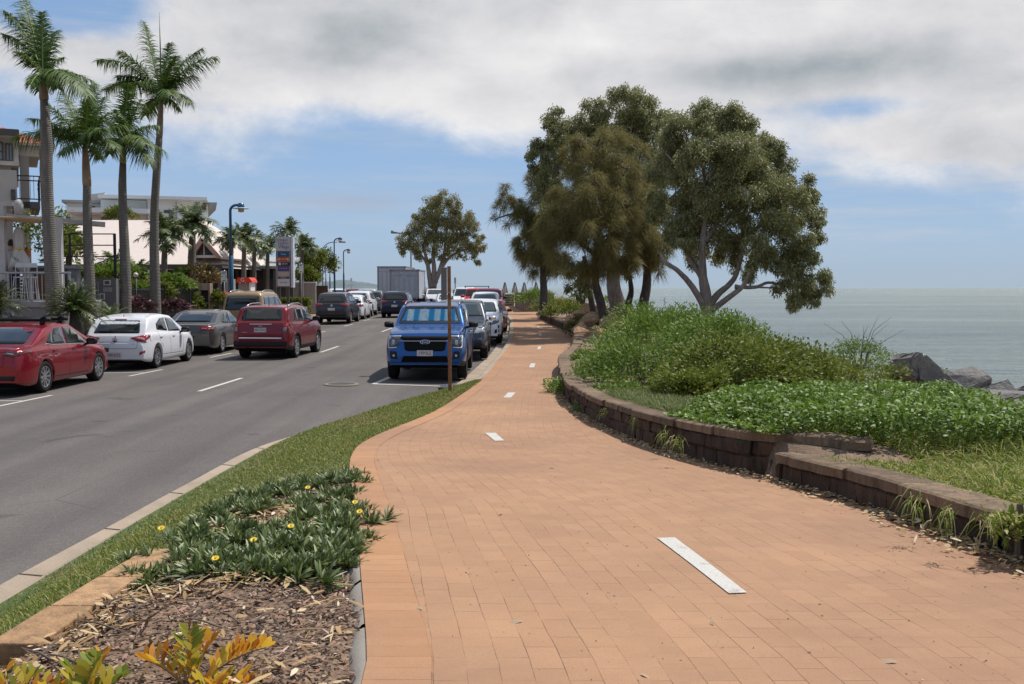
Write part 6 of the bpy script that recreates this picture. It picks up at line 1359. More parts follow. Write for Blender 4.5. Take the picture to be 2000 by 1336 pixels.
palm('tall palm fourth from the left with a straight spear leaf above its crown', (305, 640), 34, [(303, 560), (301, 480), (302, 400), (307, 320), (311, 270)], (315, 192),
  [(190, 118, .4, .34), (235, 100, -.7, .25), (205, 175, .9, .34), (280, 42, .3, .10), (332, 85, .5, .12), (345, 110, -.6, .18), (422, 112, .2, .30), (395, 95, .9, .25), (372, 200, -.7, .38), (350, 215, .6, .36), (335, 185, -1.3, .3), (270, 160, -1.1, .28), (285, 225, 1.0, .3), (230, 150, .2, .36), (385, 150, -.2, .34)], .165, .10, shaft=SH_B, seed=4)
b = MB(); s_ = [o for o in C.objects if 'spear leaf' in o.get('label', '')][0]; O = Vector(s_.location); b.tube([P(315, 190, 34)-O, P(313, 90, 34)-O, P(311, 24, 34)-O], [.03, .02, .006], 6); b.build('spear_leaf', plain('spear', (.12, .13, .04), .6), s_, True)

# shorter palms further along the footpath
def small_palm(label, px, yb, yt, Y, rp, n=20, seed=0, r0=.14, grp='shorter palms along the restaurants', mt=None, nl=38, ll=.60, low=-.55):
    rng = np.random.default_rng(seed+50); fr = []; n = int(n*1.35)
    for k in range(n):
        a = 2*pi*(k+rng.uniform(-.3, .3))*.618; el = 1.25+(low-1.25)*((k+.5)/n)**.85; R_ = rp*rng.uniform(.85, 1.1); x = px+cos(a)*cos(el)*R_; dY = sin(a)*cos(el)*R_/F_PX*Y; y = yt-sin(el)*R_*.95+(.10*R_ if el < .4 else 0); fr.append((x, y, dY, .22+.12*cos(el)))
    return palm(label, (px-2, yb), Y, [(px-2, yb-2), (px-1, (yb+yt)/2), (px, yt+4)], (px, yt), fr, r0, r0*.72, mt=mt, bark=B_PALM, nl=nl, ll=ll, lw=.05, seed=seed, group=grp, droop=.3)
M_PALM2 = leaf_mat('palm_leaf_grey', [(0, (.040, .068, .018)), (.45, (.085, .120, .035)), (.8, (.16, .19, .075)), (.92, (.30, .27, .13)), (1, (.36, .22, .10))], .42, .25, .5, .25, 1)
for i, (px, yb, yt, Y, rp, lb, n) in enumerate(((322, 555, 460, 44, 55, 'bushy palm in front of the pink roof, partly behind the fourth tall palm', 22), (376, 545, 442, 46, 56, 'bushy palm before the triangular gable window', 24), (452, 580, 470, 50, 36, 'bushy palm directly behind the near blue lamp post', 18), (477, 585, 468, 53, 36, 'palm just right of the near blue lamp post', 20), (497, 585, 478, 58, 32, 'third palm right of the near blue lamp post', 18), (523, 585, 486, 60, 32, 'palm left of the tall sign board', 18),
    (562, 560, 452, 64, 34, 'palm rising behind the top of the sign board', 14), (590, 580, 484, 62, 34, 'palm with a hanging brown frond right of the sign board', 16), (135, 590, 475, 38, 44, 'dark palm behind the terrace wall, left of the second tall palm', 16), (222, 600, 520, 40, 40, 'low feathery palm behind the black pergola frame', 12), (268, 600, 535, 40, 38, 'young arching palm beside the globe lamp', 12), (352, 600, 545, 44, 30, 'bright low palm behind the black fence', 12))):
    small_palm(lb, px, yb, yt, Y, rp, n, i, r0=.20 if 1 <= i <= 1 else .15, mt=M_PALM2 if i < 8 else M_PALM)
# hanging brown frond
# cycads beside the footpath
M_CYC = leaf_mat('cycad_leaf', [(0, (.012, .030, .008)), (.5, (.028, .060, .012)), (.85, (.07, .11, .025)), (1, (.16, .18, .05))], .35, .2, .5)
def cycad(label, px, py, Y, r, n, seed, tr=.35, mt=M_PALM):
    rng = np.random.default_rng(seed); p = P(px, py, Y); O = Vector((p.x, Y, float(roadZ(Y))+.12)); root = thing('cycad_plant', label, 'plant', tuple(O)); h = max(.1, p.z-O.z); parts = []
    MB().tube([(0, 0, -.1), (0, 0, h*.5), (0, 0, h)], [.2, .19, .12], 10, jit=.15).build('trunk', B_DARK, root, True); st = MB()
    for k in range(n):
        a = 2.4*k+rng.uniform(-.2, .2); el = 1.3-1.75*((k+.5)/n)**.8; R_ = r*rng.uniform(.85, 1.1); top_ = np.array([0, 0, h]); e = top_+np.array([cos(a)*cos(el), sin(a)*cos(el), sin(el)-.12])*R_; c = top_+(e-top_)*.45+np.array([0, 0, .25*R_]); cv = bez(top_, c, e, 10)
        parts += frond_parts(cv, 52, .13*r/.8, .012, rng, .05, .9, .08); st.tube([tuple(q) for q in cv], [.012*(1-.7*j/9) for j in range(10)], 4, cap=False)
    leafobj('fronds', parts, mt, root); st.build('frond_stalks', plain('cycad_rachis', (.22, .24, .06), .6), root, True); return root
cycad('large dark green cycad between the red sedan and the white hatchback', 147, 606, 25.6, .88, 76, 1, mt=M_CYC)
cycad('smaller cycad with tan new growth right of the large one', 213, 628, 28.5, .70, 36, 2, mt=M_PALM2)
cycad('cycad cut by the left edge of the picture', -8, 596, 25.5, .85, 40, 3, mt=M_CYC)
# ================================================================ buildings and street furniture
def m_wall(name, c, var=.06, sc=1.2): return plain(name, c, .85, var=var, sc=sc, bump=.15, bsc=120)
W_CREAM = m_wall('cream_render', (.50, .455, .41)); W_TAUPE = m_wall('taupe_render', (.34, .30, .265)); W_WHITE = m_wall('white_render', (.72, .71, .67)); W_GREY = m_wall('grey_render', (.115, .112, .118)); W_GREY2 = m_wall('light_grey_render', (.27, .265, .26))
ROOFW = plain('white_roof', (.70, .71, .70), .5, var=.05); BLACKM = plain('black_metal', (.012, .013, .015), .5); BRONZE = plain('bronze_metal', (.075, .065, .058), .5); WIN = m_glass('window_glass', (.05, .06, .065), .05); BLIND = m_glass('window_blind', (.26, .28, .30), .25)
def m_tiles(name, c0, c1, sc, mortar, dirz=True):
    t = NT(name); v = t.coord('Object'); w = t.n('ShaderNodeTexWave'); w.bands_direction = 'X'; t.L.new(v, w.inputs['Vector']); w.inputs['Scale'].default_value = sc; col = t.ramp(t.noise(v, 1.4, 4), [(.3, c0), (.7, c1)])
    t.set(Base_Color=t.mix(t.mr(w.outputs['Fac'], 0, .35, .55, 0), col, mortar), Roughness=.7); t.bump(w.outputs['Fac'], .5, .03); return t.m
R_TERRA = m_tiles('terracotta', (.34, .085, .035), (.46, .14, .065), 1.6, (.12, .035, .02)); R_PINK = plain('pink_roof', (.60, .505, .44), .6, var=.04); R_GREYT = m_tiles('grey_roof', (.30, .29, .29), (.38, .37, .36), 1.3, (.2, .19, .19))
def gz(Y): return float(roadZ(Y))+.12
def bx(mb, x0, x1, y0, y1, z0, z1): return mb.box(min(x0, x1), max(x0, x1), y0, y1, z0, z1)
def pxX(px, Y): return (px-1000)/F_PX*Y*1.0
def pzZ(py, Y): return P(1000, py, Y).z
def window(root, x0, x1, z0, z1, y, O, frame=None, mull=1, glass=WIN, rows=1, nm='window'):
    f = MB(); t = .05
    for a, b_ in ((x0, x0+t), (x1-t, x1)): bx(f, a-O.x, b_-O.x, y-O.y-.06, y-O.y+.02, z0-O.z, z1-O.z)
    for a, b_ in ((z0, z0+t), (z1-t, z1)): bx(f, x0+t-O.x, x1-t-O.x, y-O.y-.058, y-O.y+.018, a-O.z, b_-O.z)
    for k in range(1, mull+1): xm = x0+(x1-x0)*k/(mull+1); bx(f, xm-.02-O.x, xm+.02-O.x, y-O.y-.052, y-O.y+.01, z0+t-O.z, z1-t-O.z)
    for k in range(1, rows): zm = z0+(z1-z0)*k/rows; bx(f, x0+t-O.x, x1-t-O.x, y-O.y-.048, y-O.y+.008, zm-.02-O.z, zm+.02-O.z)
    fo = f.build(nm, frame or BRONZE, root); bx(MB(), x0+.03-O.x, x1-.03-O.x, y-O.y-.03, y-O.y-.01, z0+.03-O.z, z1-.03-O.z).build('pane', glass, fo); return fo
def win_side(root, y0, y1, z0, z1, x, O, frame=None):
    f = MB(); t = .05
    for a, b_ in ((y0, y0+t), (y1-t, y1)): f.box(x-.02-O.x, x+.05-O.x, a-O.y, b_-O.y, z0-O.z, z1-O.z)
    for a, b_ in ((z0, z0+t), (z1-t, z1)): f.box(x-.018-O.x, x+.048-O.x, y0+t-O.y, y1-t-O.y, a-O.z, b_-O.z)
    fo = f.build('window', frame or BRONZE, root); MB().box(x+.005-O.x, x+.02-O.x, y0+.03-O.y, y1-.03-O.y, z0+.03-O.z, z1-.03-O.z).build('pane', WIN, fo)

# ---- apartment building at the far left
def apartments():
    Y = 36.0; O = Vector((pxX(40, Y), Y, gz(Y))); r = thing('apartment_building', 'cream three-storey apartment building with terracotta roof and balcony at the left edge', 'building', tuple(O), .46); L_ = lambda p: p-O
    xr = pxX(44, Y); xl = pxX(-260, Y); zt = pzZ(270, Y); z1 = pzZ(322, Y); z2 = pzZ(398, Y)
    b = MB(); bx(b, xl-O.x, xr-O.x, 0, 9, pzZ(322, Y)-O.z, zt-O.z); b.build('upper_wall', W_CREAM, r)
    b = MB(); bx(b, xl-O.x, xr-.25-O.x, .15, 9, -.1, pzZ(322, Y)-O.z-.003); b.build('lower_wall', W_TAUPE, r)
    # splayed balcony box on the middle floor
    b = MB(); bx(b, xl-O.x, pxX(6, Y)-O.x, -1.1, .14, pzZ(362, Y)-O.z, pzZ(340, Y)-O.z); bx(b, pxX(6, Y)+.004-O.x, pxX(40, Y)-O.x, -.75, .14, z2-O.z, pzZ(337, Y)-O.z); b.build('bay_box', W_CREAM, r)
    b = MB(); bx(b, pxX(2, Y)-O.x, pxX(45, Y)-O.x, -.12, 0, pzZ(324, Y)-O.z, pzZ(316, Y)-O.z); b.build('window_sill', W_CREAM, r)
    window(r, pxX(-22, Y), pxX(18, Y), pzZ(316, Y), pzZ(279, Y), Y, O, rows=2, mull=0, glass=BLIND); window(r, pxX(21, Y), pxX(35, Y), pzZ(317, Y), pzZ(281, Y), Y, O, mull=1, glass=BLIND); window(r, pxX(-60, Y), pxX(-28, Y), pzZ(316, Y), pzZ(279, Y), Y, O, rows=2)
    window(r, pxX(29, Y), pxX(37, Y), pzZ(394, Y), pzZ(374, Y), Y-.76, O, mull=0)
    # roof: hipped with a dark gutter
    ez = zt-O.z; b = MB(); x1 = pxX(72, Y)-O.x; x0 = xl-O.x-1; b.add([(x0, -1.0, ez+.12), (x1-.6, -1.0, ez+.12), (x1-.6, 9.5, ez+.12), (x0, 9.5, ez+.12), (x0, 4, ez+1.9), (x1-5, 4, ez+1.9)], [(0, 1, 5, 4), (1, 2, 5), (2, 3, 4, 5), (3, 0, 4), (3, 2, 1, 0)]); b.build('roof', R_TERRA, r)
    b = MB(); bx(b, x0, x1-.5, -1.14, -1.0, ez-.06, ez+.16); bx(b, x1-.6, x1-.48, -1.0, 9.5, ez-.06, ez+.16); b.build('gutter', BRONZE, r); b = MB(); bx(b, x0, x1-.62, -.98, 0, ez-.02, ez+.05); b.build('soffit', W_CREAM, r)
    # balcony on the right
    xa = pxX(45, Y+1)-O.x; xb = pxX(106, Y+1)-O.x; zb_ = pzZ(388, Y)-O.z; zr = pzZ(296, Y)-O.z
    b = MB(); bx(b, xa, xb, 1.2, 5, zr, zr+.45); b.build('balcony_beam', W_CREAM, r); b = MB(); b.add([(xa-.2, .9, zr+.46), (xb+.5, .9, zr+.46), (xb+.5, 5.4, zr+.46), (xa-.2, 5.4, zr+.46), (xa-.2, 3, zr+1.3), (xb-1.4, 3, zr+1.3)], [(0, 1, 5, 4), (1, 2, 5), (2, 3, 4, 5), (3, 0, 4), (3, 2, 1, 0)]); b.build('balcony_roof', R_TERRA, r); b = MB(); bx(b, xa-.25, xb+.55, .85, 5.45, zr+.36, zr+.452); b.build('balcony_soffit', W_CREAM, r)
    b = MB(); bx(b, xa, xb, 1.2, 5, zb_-.25, zb_); b.build('balcony_floor', W_GREY, r)
    for xx in (pxX(80, Y+1)-O.x,):
        for yy in (1.3, 4.7): b = MB(); bx(b, xx-.15, xx+.15, yy-.1, yy+.2, .0, zr); b.build('column', W_TAUPE, r)
    b = MB(); zt2 = zb_+.95
    for z in (zb_+.1, zb_+.78, zt2): b.bar((xa, 1.22, z), (xb, 1.22, z), .04, .04); b.bar((xb, 1.22, z), (xb, 4.9, z), .04, .04)
    for k in range(int((xb-xa)/.12)): b.bar((xa+k*.12, 1.22, zb_+.1), (xa+k*.12, 1.22, zt2), .016, .016)
    for k in range(30): b.bar((xb, 1.22+k*.12, zb_+.1), (xb, 1.22+k*.12, zt2), .016, .016)
    b.build('balcony_railing', BLACKM, r)
apartments()
# ---- terrace below it
def terrace():
    Y = 27.5; O = Vector((pxX(40, Y), Y, gz(Y))); r = thing('terrace', 'grey raised dining terrace with a metal railing at the left edge', 'terrace', tuple(O)); X = lambda px, yy=Y: pxX(px, yy)-O.x; Z = lambda py, yy=Y: pzZ(py, yy)-O.z
    b = MB(); bx(b, X(-260), X(93), 0, 3.6, -.1, Z(589)); b.build('platform', W_GREY2 if False else plain('terrace_grey', (.17, .165, .17), .8, var=.08), r)
    b = MB(); bx(b, X(-260), X(94), -.05, 3.6, Z(600)+.003, Z(589)+.003); b.build('platform_edge', plain('terrace_edge', (.24, .235, .24), .8), r)
    # railing
    b = MB(); zt = Z(533); b.tube([(X(-260), 0, zt), (X(140), 0, zt)], .03, 8); b.bar((X(-260), 0, Z(586)), (X(140), 0, Z(586)), .03, .03)
    for k in range(60):
        x = X(-120)+k*.12
        if x < X(140): b.bar((x, 0, Z(586)), (x, 0, zt), .014, .014)
    for px in (-30, 18, 62, 137): b.bar((X(px), 0, Z(589)), (X(px), 0, zt), .05, .05)
    b.build('railing', plain('railing_grey', (.30, .30, .31), .4, .5), r)
    return r, O
terrace()
def grey_wall():
    Y = 30.2; O = Vector((pxX(100, Y), Y, gz(Y))); X = lambda px, yy=Y: pxX(px, yy)-O.x; Z = lambda py, yy=Y: pzZ(py, yy)-O.z
    r = thing('garden_wall', 'dark grey rendered wall with a capped pier behind the terrace', 'wall', tuple(O)); b = MB(); bx(b, X(56), X(138), 0, .2, 0, Z(524)); b.build('wall_face', W_GREY, r); b = MB(); bx(b, X(55), X(139), -.05, .25, Z(524)+.002, Z(519)); b.build('coping', W_GREY2, r)
    b = MB(); bx(b, X(138), X(153), -.15, .25, 0, Z(525)); b.build('pier', plain('pier_grey', (.20, .195, .195), .8), r); b = MB(); bx(b, X(136), X(157), -.22, .32, Z(525)+.002, Z(519)); b.build('pier_cap', W_GREY2, r); b = MB(); bx(b, X(141), X(151), -.17, -.152, Z(558), Z(544)); b.build('notice', PLATE, r)
    Y2 = 31.5; O = Vector((pxX(205, Y2), Y2, gz(Y2))); X = lambda px: pxX(px, Y2)-O.x; Z = lambda py: pzZ(py, Y2)-O.z
    r = thing('meter_wall', 'grey wall with bronze plaque, number sign and meter door under the black frame', 'wall', tuple(O)); b = MB(); bx(b, X(180), X(228), 0, .25, -.1, Z(544)); b.build('wall_face', W_GREY, r)
    for x0, x1, y0, y1, m_, nm in ((204, 218, 547, 557, PLATE, 'plaque_frame'), (206.5, 215.5, 549, 555, BRONZE, 'plaque'), (203, 220, 561, 570, plain('notice_grey', (.24, .23, .22), .6), 'notice'), (196, 206, 573, 586, PLATE, 'meter_frame'), (198, 204, 575, 584, W_GREY, 'meter_window')):
        bx(MB(), X(x0), X(x1), -.02 if m_ not in (BRONZE, W_GREY) else -.03, -.001, Z(y1), Z(y0)).build(nm, m_, r)
    b = MB()
    for (a, c) in (((184, 551), (193, 551)), ((193, 551), (193, 585)), ((184, 551), (184, 585))): b.bar((X(a[0]), -.01, Z(a[1])), (X(c[0]), -.01, Z(c[1])), .02, .02)
    b.build('door_outline', W_GREY2, r)
    # black frame
    Y3 = 31.9; O = Vector((pxX(228, Y3), Y3, gz(Y3))); r = thing('trellis', 'tall black steel frame with three horizontal rails behind the palm trunks', 'trellis', tuple(O)); b = MB(); X = lambda px: pxX(px, Y3)-O.x; Z = lambda py: pzZ(py, Y3)-O.z
    b.bar((X(227), 0, 0), (X(227), 0, Z(456)), .07, .07)
    b.build('post', BLACKM, r); MB().bar((X(140), 0, 0), (X(140), 0, Z(456)), .06, .06).build('post', BLACKM, r); b = MB()
    for y in (457, 479, 501): b.bar((X(118), .0, Z(y)), (X(226), .0, Z(y)), .035, .035)
    b.build('rail', BLACKM, r)
grey_wall()
# ---- pergola, sail, umbrella, stools
def pergola():
    Y = 28.5; O = Vector((pxX(10, Y), Y, gz(Y))); X = lambda px, yy=Y: pxX(px, yy)-O.x; Z = lambda py, yy=Y: pzZ(py, yy)-O.z
    r = thing('pergola', 'pergola with white posts and a tan awning over the terrace', 'pergola', tuple(O))
    for px, py in ((7, 402), (117, 424)): b = MB(); bx(b, X(px)-.08, X(px)+.08, 0, .16, Z(640) if px > 50 else Z(560), Z(py)); b.build('post', plain('post_white', (.42, .39, .37), .7), r)
    b = MB(); b.bar((X(-200), .1, Z(405)), (X(140), 2.5, Z(428)), .10, .16); b.bar((X(-200), .1, Z(398)), (X(30), .05, Z(398)), .08, .12); b.build('beam', plain('post_white', (.42, .39, .37), .7), r)
    R = []
    for i in range(9):
        t = i/8; a = Vector((X(-220), -.6+t*2.5, Z(396)-.10*sin(t*pi))); e = Vector((X(136)-.8*(1-t), -.2+t*2.8, Z(426)-.06*sin(t*pi))); R.append([tuple(a.lerp(e, s)+Vector((0, 0, -.10*sin(s*pi)))) for s in np.linspace(0, 1, 13)])
    o = MB().grid(np.array(R)).build('awning', plain('awning_tan', (.52, .38, .24), .8), r, True); so = o.modifiers.new('thick', 'SOLIDIFY'); so.thickness = .03
    # wall light / speaker
    b = MB(); b.lathe([(0, -.25), (.12, -.22), (.13, .05), (.10, .16), (0, .2)], 12, Matrix.Translation((X(52), -.3, Z(405)))); b.build('hanging_lamp', plain('lamp_cream', (.38, .36, .34), .6), r, True)
pergola()
def closed_umbrella(px, yt, yb, Y, label, w=.35, group=None, col=None, base=None, text=None, cone=False):
    p = P(px, yt, Y); O = Vector((p.x, Y, base if base is not None else gz(Y))); r = thing('umbrella', label, 'umbrella', tuple(O), 0, group); z1 = p.z-O.z; z0 = pzZ(yb, Y)-O.z
    MB().tube([(0, 0, 0), (0, 0, z1+.06)], .028, 8).build('pole', BLACKM, r, True); V = []; n = 32; rows = [(z1, .03), (z1-.12, .10), (z1-(z1-z0)*.30, w*.42), (z1-(z1-z0)*.52, w*.36), (z1-(z1-z0)*.8, w*.80), (z0, w), (z0+.03, w*.55)]
    if cone: rows = [(z1, .04), (z1-.1, .07), (z1-(z1-z0)*.5, w*.55), (z0, w), (z0+.02, w*.5)]
    b = MB(); b.grid(np.array([[(cos(a)*rr*(1+(.10 if cone else .22)*cos(4*a+i*.2)), sin(a)*rr*(1+.22*cos(4*a+i*.2)), z+.10*(rr/w)*cos(4*a)*(i > 3)) for a in np.linspace(0, 2*pi, n+1)] for i, (z, rr) in enumerate(rows)]), flip=True); c = b.build('canopy', col or plain('canvas', (.50, .46, .42), .85, var=.1), r, True)
    cone or MB().tube([(0, 0, z1-(z1-z0)*.50), (0, 0, z1-(z1-z0)*.54)], w*.44, 14).build('tie', plain('tie_yellow', (.65, .42, .03), .7) if text else BLACKM, c, True)
    if text: put_text(text, .16, plain('green_print', (.05, .10, .05), .8), 'canopy_text', c, Matrix.Translation((.02, -w*.92, z0+(z1-z0)*.27)) @ Matrix.Rotation(.5, 4, 'Y') @ Matrix.Rotation(pi/2, 4, 'X'))
    return r
closed_umbrella(35, 442, 527, 28.9, 'folded cream market umbrella with a yellow tie on the terrace', .33, base=gz(28)+1.0, text='Toto')
def stool(px, label):
    Y = 28.3; p = P(px, 589, Y); O = Vector((p.x, Y, pzZ(589, 27.5)+.003)); r = thing('bar_stool', label, 'stool', tuple(O), .3, 'metal stools on the terrace'); zs = .66; m_ = plain('stool_white', (.55, .54, .53), .5)
    MB().box(-.17, .17, -.17, .17, zs, zs+.03).build('seat', m_, r)
    for a in (-1, 1):
        for b_ in (-1, 1): MB().bar((a*.15, b_*.15, zs), (a*.20, b_*.20, 0), .022).build('leg', m_, r)
    [MB().bar((-.18, q_, .25), (.18, q_, .25), .016).build('footrest', m_, r) for q_ in (-.18, .18)]; b = MB(); b.bar((-.16, .17, zs), (-.16, .19, zs+.36), .02).bar((.16, .17, zs), (.16, .19, zs+.36), .02).bar((-.16, .19, zs+.36), (.16, .19, zs+.36), .02, .12); b.build('backrest', m_, r)
stool(60, 'white metal bar stool nearest to the tall palm trunk'); stool(42, 'white metal bar stool beside the umbrella pole')
def sofa():
    Y = 29.6; p = P(60, 560, Y); O = Vector((p.x, Y, pzZ(589, 27.5))); r = thing('timber_screen', 'brown timber bar front behind the stools', 'screen', tuple(O)); b = MB()
    for k in range(7): b.box(-1.0, 1.0, 0, .05, .05+k*.10, .05+k*.10+.085)
    b.build('slats', plain('brown_timber', (.20, .075, .035), .7), r)
sofa()
def person():
    Y = 29.2; p = P(25, 540, Y); O = Vector((p.x, Y, pzZ(589, 27.5))); r = thing('person', 'person in a pale shirt and dark trousers half hidden behind the umbrella', 'person', tuple(O))
    me = bpy.data.meshes.new('body'); J = [(0, 0, .95), (0, 0, 1.2), (0, 0, 1.42), (0, 0, 1.52), (0, -.02, 1.66), (.19, 0, 1.40), (.25, .02, 1.12), (.22, -.08, .90), (-.19, 0, 1.40), (-.25, .02, 1.12), (-.22, -.08, .90), (.10, 0, .90), (.11, -.02, .48), (.11, 0, .07), (.11, -.12, .03), (-.10, 0, .90), (-.11, -.02, .48), (-.11, 0, .07), (-.11, -.12, .03)]
    E_ = [(0, 1), (1, 2), (2, 3), (3, 4), (2, 5), (5, 6), (6, 7), (2, 8), (8, 9), (9, 10), (0, 11), (11, 12), (12, 13), (13, 14), (0, 15), (15, 16), (16, 17), (17, 18)]; Rr = [.15, .15, .14, .055, .10, .065, .045, .035, .065, .045, .035, .09, .06, .045, .04, .09, .06, .045, .04]
    me.from_pydata(J, E_, []); o = link_mesh('body', me, r); o.modifiers.new('skin', 'SKIN'); sk = me.skin_vertices
    if not len(sk): bm = bmesh.new(); bm.from_mesh(me); bm.verts.layers.skin.verify(); bm.to_mesh(me); bm.free()
    for i, v in enumerate(me.skin_vertices[0].data): v.radius = (Rr[i], Rr[i]*.85); v.use_root = i == 0
    o.modifiers.new('sub', 'SUBSURF').levels = 1; me.materials.append(plain('skin', (.42, .24, .17), .6))
    MB().lathe([(.0, 1.46), (.16, 1.44), (.19, 1.36), (.175, 1.1), (.18, .92), (.165, .90)], 16).build('shirt', plain('pale_shirt', (.45, .46, .52), .8), r, True)
    for s in (1, -1): MB().tube([(s*.09, 0, .95), (s*.11, -.01, .5), (s*.11, 0, .12)], [.115, .085, .07], 10).build('trouser_leg', plain('navy_cloth', (.02, .025, .05), .8), r, True)
    MB().lathe([(0, 1.80), (.07, 1.78), (.11, 1.70), (.112, 1.62), (.09, 1.60)], 12).build('hair', plain('dark_hair', (.03, .02, .015), .8), r, True)
person()
MB_p = None
pt = thing('plant_pot', 'orange square hanging pot seen between the umbrella and the tall palm', 'pot', tuple(P(52, 494, 29.2))); b = MB(); bx(b, -.09, .09, -.09, .09, -.10, .10); b.build('pot', plain('orange_pot', (.42, .12, .03), .7), pt); MB().lathe([(0, .16), (.05, .12), (.05, .10)], 8).build('plant', M_OLIVE, pt); MB().bar((0, 0, .1), (0, 0, .75), .008).build('chain', BLACKM, pt)

# ---- white modern building
def modern():
    Y = 84.0; O = Vector((pxX(270, Y), Y, gz(Y))); X = lambda px, yy=Y: pxX(px, yy)-O.x; Z = lambda py, yy=Y: pzZ(py, yy)-O.z
    r = thing('modern_building', 'white flat-roofed apartment building behind the pink restaurant roof', 'building', tuple(O), .30)
    b = MB(); bx(b, X(140), X(205), 2, 16, 0, Z(394)); bx(b, X(205)+.004, X(290), .6, 16, 0, Z(390)); bx(b, X(290)+.004, X(404), 0, 16, 0, Z(388)); b.build('wall', W_WHITE, r)
    b = MB(); bx(b, X(134), X(205), 1.2, 17, Z(396), Z(391)); b.build('left_roof', W_GREY2, r)
    b = MB(); bx(b, X(203), X(402), -.7, 16.5, Z(389)+.01, Z(383)); b.build('roof', ROOFW, r)
    b = MB(); b.prism([(X(385), Z(391)), (X(421), Z(389.5)), (X(421), Z(391.5)), (X(405), Z(408)), (X(385), Z(408))], Matrix.Translation((0, 9, 0)) @ Matrix.Rotation(pi/2, 4, 'X'), 8.0); b.build('raking_eave', W_GREY2, r)
    b = MB(); b.prism([(X(181), Z(388)), (X(181), Z(376)), (X(208), Z(371)), (X(209), Z(372.5)), (X(201), Z(380)), (X(201), Z(388))], Matrix.Translation((0, 8, 0)) @ Matrix.Rotation(pi/2, 4, 'X'), 5.0); b.build('roof_pod', W_CREAM, r)
    b = MB(); bx(b, X(150), X(295), -1.6, 1.9, Z(419), Z(410)); b.build('awning_roof', ROOFW, r)
    for x0, x1, y0, y1 in ((180, 192, 401, 409), (321, 337, 409, 415), (394, 400, 393, 408), (206, 216, 424, 434)): window(r, O.x+X(x0), O.x+X(x1), O.z+Z(y1), O.z+Z(y0), Y-.02 if x0 > 290 else Y+(1.98 if x0 < 205 else .58), O, mull=1)
    b = MB(); bx(b, X(352), X(408), -2.4, 0, Z(466), Z(461)); b.build('balcony', W_WHITE, r)
    b = MB(); bx(b, X(381), X(406), -2.38, -2.34, Z(461)+.01, Z(450)); b.build('balcony_glass', WIN, r)
    b = MB(); b.bar((X(290), -.05, 0), (X(290), -.05, Z(392)), .12, .08); b.bar((X(344), -.05, 0), (X(344), -.05, Z(392)), .10, .06); b.build('downpipe', W_GREY2, r)
modern()
p = P(235, 425, 74); shrub('round green tree top in front of the white building', (p.x, 74, p.z), (1.15, 1.1, .8), 2200, .2, .08, M_OLIVE, name='tree', stems=3, seed=200, cat='tree')
# ---- restaurant with a pink roof
def restaurant():
    Y = 52.0; D_ = 12.0; O = Vector((pxX(280, Y), Y, gz(Y))); X = lambda px, yy=Y: pxX(px, yy)-O.x; Z = lambda py, yy=Y: pzZ(py, yy)-O.z
    r = thing('restaurant', 'low restaurant with a large pale pink roof, gable window and dark veranda', 'building', tuple(O)); yr = 7.0; Yr = Y+yr
    el, er = X(120), X(436); rl, rr = pxX(160, Yr)-O.x, pxX(402, Yr)-O.x; ze = Z(516); zr = pzZ(430, Yr)-O.z
    b = MB(); t = .18
    # front slope, left hip, back slope, right skirt
    for dz, flip in ((0, 1), (-t, -1)):
        F_ = [(0, 1, 5, 4), (3, 0, 4), (2, 3, 4, 5), (1, 2, 5)]; b.add([(el, 0, ze+dz), (er, 0, ze+dz), (er, 2*yr, ze+dz), (el, 2*yr, ze+dz), (rl, yr, zr+dz), (rr, yr, zr+dz)], [f[::flip] for f in F_])
    b.add([(el, 0, ze-t), (er, 0, ze-t), (er, 0, ze), (el, 0, ze)], [(0, 1, 2, 3)]); b.build('roof', R_PINK, r)
    b = MB(); bx(b, el, er, -.12, 0, ze-.25, ze-.02); b.build('fascia', plain('fascia_dark', (.05, .045, .045), .6), r)
    # projecting gable with a triangular window
    gx0, gx1, gm = X(383), X(428), X(402); zb_ = Z(503); zp_ = Z(470); yf = -.35
    b = MB(); b.add([(gx0-.3, yf, zb_), (gm, yf, zp_+.15), (gm, yr, zp_+.15), (gx0-.3, 4.4, zb_)], [(0, 1, 2, 3)]); b.add([(gm, yf, zp_+.15), (gx1+.3, yf, zb_), (gx1+.3, 4.4, zb_), (gm, yr, zp_+.15)], [(0, 1, 2, 3)]); o = b.build('gable_roof', R_PINK, r); so = o.modifiers.new('thick', 'SOLIDIFY'); so.thickness = .12
    b = MB(); b.prism([(gx0, zb_), (gx1, zb_), (gm, zp_)], Matrix.Translation((0, .02, 0)) @ Matrix.Rotation(pi/2, 4, 'X'), .06); g_ = b.build('gable_window', WIN, r)
    b = MB(); b.bar((gx0-.15, yf-.02, zb_), (gm, yf-.02, zp_+.08), .10, .22).bar((gx1+.15, yf-.02, zb_), (gm, yf-.02, zp_+.08), .10, .22); b.build('gable_barge', plain('barge_pink', (.45, .29, .25), .6), r)
    b = MB(); b.bar((gm, -.08, zb_), (gm, -.08, zp_), .10, .05).bar((gx0, -.10, zb_+.05), (gx1, -.10, zb_+.05), .05, .14); b.build('gable_mullion', ROOFW, g_)
    # dark veranda
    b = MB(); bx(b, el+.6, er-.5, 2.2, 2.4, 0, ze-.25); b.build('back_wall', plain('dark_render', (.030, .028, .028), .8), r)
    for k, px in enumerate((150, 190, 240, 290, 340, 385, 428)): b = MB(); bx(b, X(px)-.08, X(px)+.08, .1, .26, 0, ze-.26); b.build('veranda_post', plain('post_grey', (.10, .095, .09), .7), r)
restaurant()
